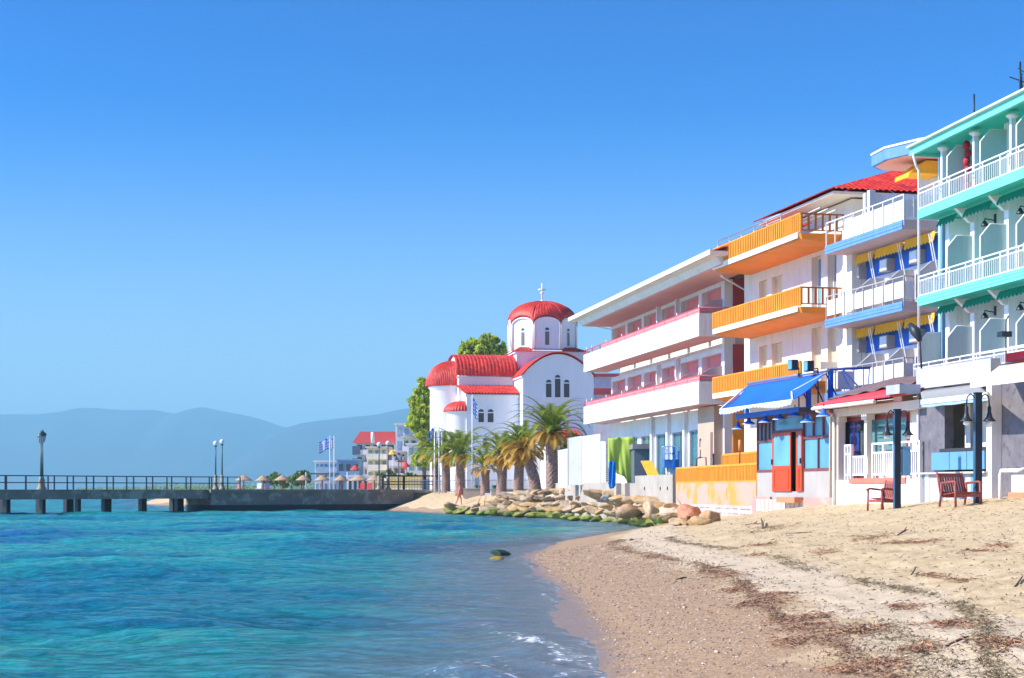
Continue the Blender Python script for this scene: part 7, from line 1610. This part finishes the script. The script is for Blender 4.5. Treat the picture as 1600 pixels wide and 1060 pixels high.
def line_pts(n, s0f, wid, y0, y1, seed, clump=2.2, thr=.1):
    r3 = np.random.RandomState(seed); out = []
    while len(out) < n:
        u = r3.rand() ** .8; y = y0 * (y1 / y0) ** u; s = s0f(y) + r3.normal() * wid * (.5 + .8 * abs(float(snoise(np.array(y), np.array(3.0 + seed), .2))))
        x = shore_x(y) + s
        v = float(snoise(np.array(x * 1.0), np.array(y * 1.0), .28)) + .5 * float(snoise(np.array(x + 5.0), np.array(y * 1.0), 1.1))
        if v > thr - .35 * r3.rand() and abs(x) < .5 * y + 2 and s > .4: out.append((x, y))
    return out
weed_b = Mleaf('dry brown seaweed', (.17, .085, .04), (.42, .24, .13), 2, .1); weed_g = Mleaf('olive seaweed', (.13, .095, .04), (.32, .24, .11), 2, .1); weed_r = Mleaf('red brown reed litter', (.20, .08, .03), (.44, .24, .12), 2, .1)
tag(strands('seaweed', line_pts(4200, lambda y: 2.55 + .3 * sin(y * .25), .13, 9, 50, 1, thr=-.2), weed_b, .09, .008, 1), kind='stuff')
tag(strands('seaweed', line_pts(2900, lambda y: float(np.interp(y, [8, 14, 20, 34, 48], [3.15, 3.5, 4.1, 4.3, 4.0])) + .2 * sin(y * .4), .12, 9, 48, 2, thr=-.1), weed_g, .09, .008, 2), kind='stuff')
tag(strands('seaweed', line_pts(800, lambda y: 2.9, .28, 8, 18, 5, thr=.1), weed_g, .08, .008, 5), kind='stuff')
# drifts of reddish reed litter at the places the photograph shows
dr = [(1205, 828, 30), (1190, 855, 20), (1290, 866, 16), (1360, 843, 22), (1400, 850, 18), (1440, 850, 28), (1560, 855, 14), (1460, 905, 14), (1150, 925, 20), (1190, 945, 34), (1250, 968, 38), (1340, 994, 34), (1215, 932, 16), (1530, 862, 12), (1110, 895, 14), (1255, 985, 30), (1320, 1048, 26), (1230, 1010, 16), (1500, 912, 12), (1180, 872, 12), (1130, 905, 20), (1020, 872, 14), (975, 858, 10), (1440, 1020, 22), (1560, 1015, 30), (1480, 985, 26), (1410, 950, 18), (1385, 1040, 20)]
pts = []
for px, py, w_ in dr:
    X, Y, _ = G(px, py); s = Y / F
    for _ in range(int(w_ * 8)): pts.append((X + r2.normal() * w_ * s * .75, Y + r2.normal() * (.06 + .008 * Y)))
tag(strands('reed_litter', pts, weed_r, .13, .009, 3), kind='stuff')
tag(strands('fine_litter', [(shore_x(y) + s, y) for y, s in ((7 * (58 / 7) ** r2.rand(), r2.uniform(3.0, 14)) for _ in range(5200)) if abs(shore_x(y) + s) < .45 * y + 1], Mleaf('fine dark litter', (.08, .05, .03), (.30, .20, .11), 2, .1), .09, .012, 4, .004), kind='stuff')
# shells and gravel scattered on the shore
b = MB(); vs = []; fs = []
_oct = [(1, 0, 0), (0, 1, 0), (-1, 0, 0), (0, -1, 0), (0, 0, 1)]
N_ = 8000; yy = 9 * (50 / 9) ** r2.rand(N_) ; ss = r2.uniform(.15, 3.2, N_) ; xx = np.array([shore_x(y) for y in yy]) + ss; zz_ = gzv(xx, yy)
for x, y, z in zip(xx, yy, zz_):
    r_ = .005 + .010 * r2.rand() ** 2 + .0004 * y; a_ = r2.uniform(0, 6.3); e = r2.uniform(.6, 1.5); i = len(vs)
    vs += [(x + r_ * e * cos(a_), y + r_ * e * sin(a_), z), (x - r_ * sin(a_), y + r_ * cos(a_), z + .002), (x - r_ * e * cos(a_ + .3), y - r_ * e * sin(a_ + .3), z), (x + r_ * sin(a_), y - r_ * cos(a_), z), (x, y, z + r_ * .75)]
    fs += [(i, i + 1, i + 4), (i + 1, i + 2, i + 4), (i + 2, i + 3, i + 4), (i + 3, i, i + 4)]
b.add(vs, fs, False)
def gravel_mat():
    m, t, p, o = nodes('shore gravel'); ge = nn(t, 'ShaderNodeNewGeometry'); r = ramp(t, ge.outputs['Random Per Island'], [(0, (.10, .07, .05)), (.4, (.30, .20, .14)), (.7, (.42, .29, .19)), (.95, (.50, .38, .27)), (1, (.72, .64, .54))]); t.links.new(r.outputs[0], p.inputs['Base Color']); p.inputs['Roughness'].default_value = .7; return m
tag(b.build('gravel', gravel_mat()), kind='stuff')
# single stones and sticks one can point to
PM = [rock_mesh(200 + i, 2, M('pale beach stone', (.66, .54, .38), .8, .25, 8)) for i in range(3)]
for i, (px, py, w_, lab) in enumerate(((1070, 952, 9, 'pale cream stone on the dark shingle below the upper weed line'), (1078, 1006, 8, 'cream pebble on the shingle in the middle of the foreground'), (1121, 1022, 14, 'tan stone on the shingle at the bottom of the foreground'), (967, 949, 5, 'small tan pebble near the wet sand edge'), (1037, 913, 5, 'small white pebble high on the shingle'), (1030, 869, 6, 'brown stone on the shingle near the shore bend'), (987, 845, 9, 'dark stone on the wet sand at the far bend of the shore'), (1512, 858, 9, 'dark reddish stone among the reed litter at the right'), (1508, 925, 9, 'rust coloured lump on the yellow sand at the right'), (1382, 941, 14, 'ochre stone beside the olive weed line'))):
    X, Y, z = G(px, py); o = bpy.data.objects.new('beach_stone', PM[i % 3].copy() if i in (6, 7, 8, 5) else PM[i % 3]); C.objects.link(o); r_ = w_ / 2 * Y / F; o.location = (X, Y, z + r_ * .25); o.scale = (r_, r_ * .8, r_ * .6); o.rotation_euler = (0, 0, i)
    if i in (5, 6): o.data.materials[0] = M('dark beach stone', (.10, .08, .07), .8, .3, 8)
    if i in (7, 8): o.data.materials[0] = M('rusty lump', (.20, .06, .03), .8, .3, 8)
    tag(o, lab, 'stone')
def stick(px0, py0, px1, py1, r_, lab, up=0, fork=False):
    a_, c_ = G(px0, py0), G(px1, py1); t = loc_thing('stick', lab, 'stick', a_); d = [c_[i] - a_[i] for i in range(3)]
    mid = (d[0] * .5 + .02, d[1] * .5, d[2] * .5 + .03 + up * .6); b = MB(); b.tube([(0, 0, .01), mid, (d[0], d[1], d[2] + .02 + up)], [r_, r_ * 1.1, r_ * .5], 6)
    if fork: b.tube([mid, (mid[0] + .08, mid[1] + .05, mid[2] + .10)], [r_ * .7, r_ * .3], 5)
    b.build('wood', driftw, t, origin=(0, 0, 0))
stick(1087, 893, 1150, 884, .008, 'long thin curved twig on the pale sand band', 0, True)
stick(1156, 916, 1172, 909, .016, 'short dark stick on the pale sand below the twig')
stick(1057, 908, 1073, 904, .018, 'short dark stick among the upper shingle weed')
stick(1478, 1017, 1514, 1006, .013, 'dark driftwood stick on the pale sand in the right foreground')
stick(1423, 903, 1431, 892, .012, 'dark bent twig sticking up from the yellow sand', .05)
stick(1585, 920, 1598, 908, .012, 'thin twig lying at the right edge of the sand')
stick(1165, 822, 1192, 820, .03, 'dark driftwood piece lying below the bar steps', 0, True)
stick(1192, 828, 1189, 818, .03, 'upright forked twig beside the reed litter below the bar', .15)
stick(1230, 834, 1268, 832, .02, 'dark branch trailing right from the reed litter')
stick(1403, 838, 1418, 836, .02, 'curly twig on the upper sand below the armchair', .06, True)
stick(1525, 1011, 1590, 1012, .010, 'long dark straight stick lying on the weed at the lower right')
X, Y, z = G(1075, 822); t = loc_thing('stake', 'short rusty red stake standing beside the orange boulder', 'stake', (X, Y, z)); MB().tube([(0, 0, -.2), (.02, 0, .32)], .07, 7).build('rod', M('rusty stake', (.16, .04, .02), .9, .3, 5), t, origin=(0, 0, 0))
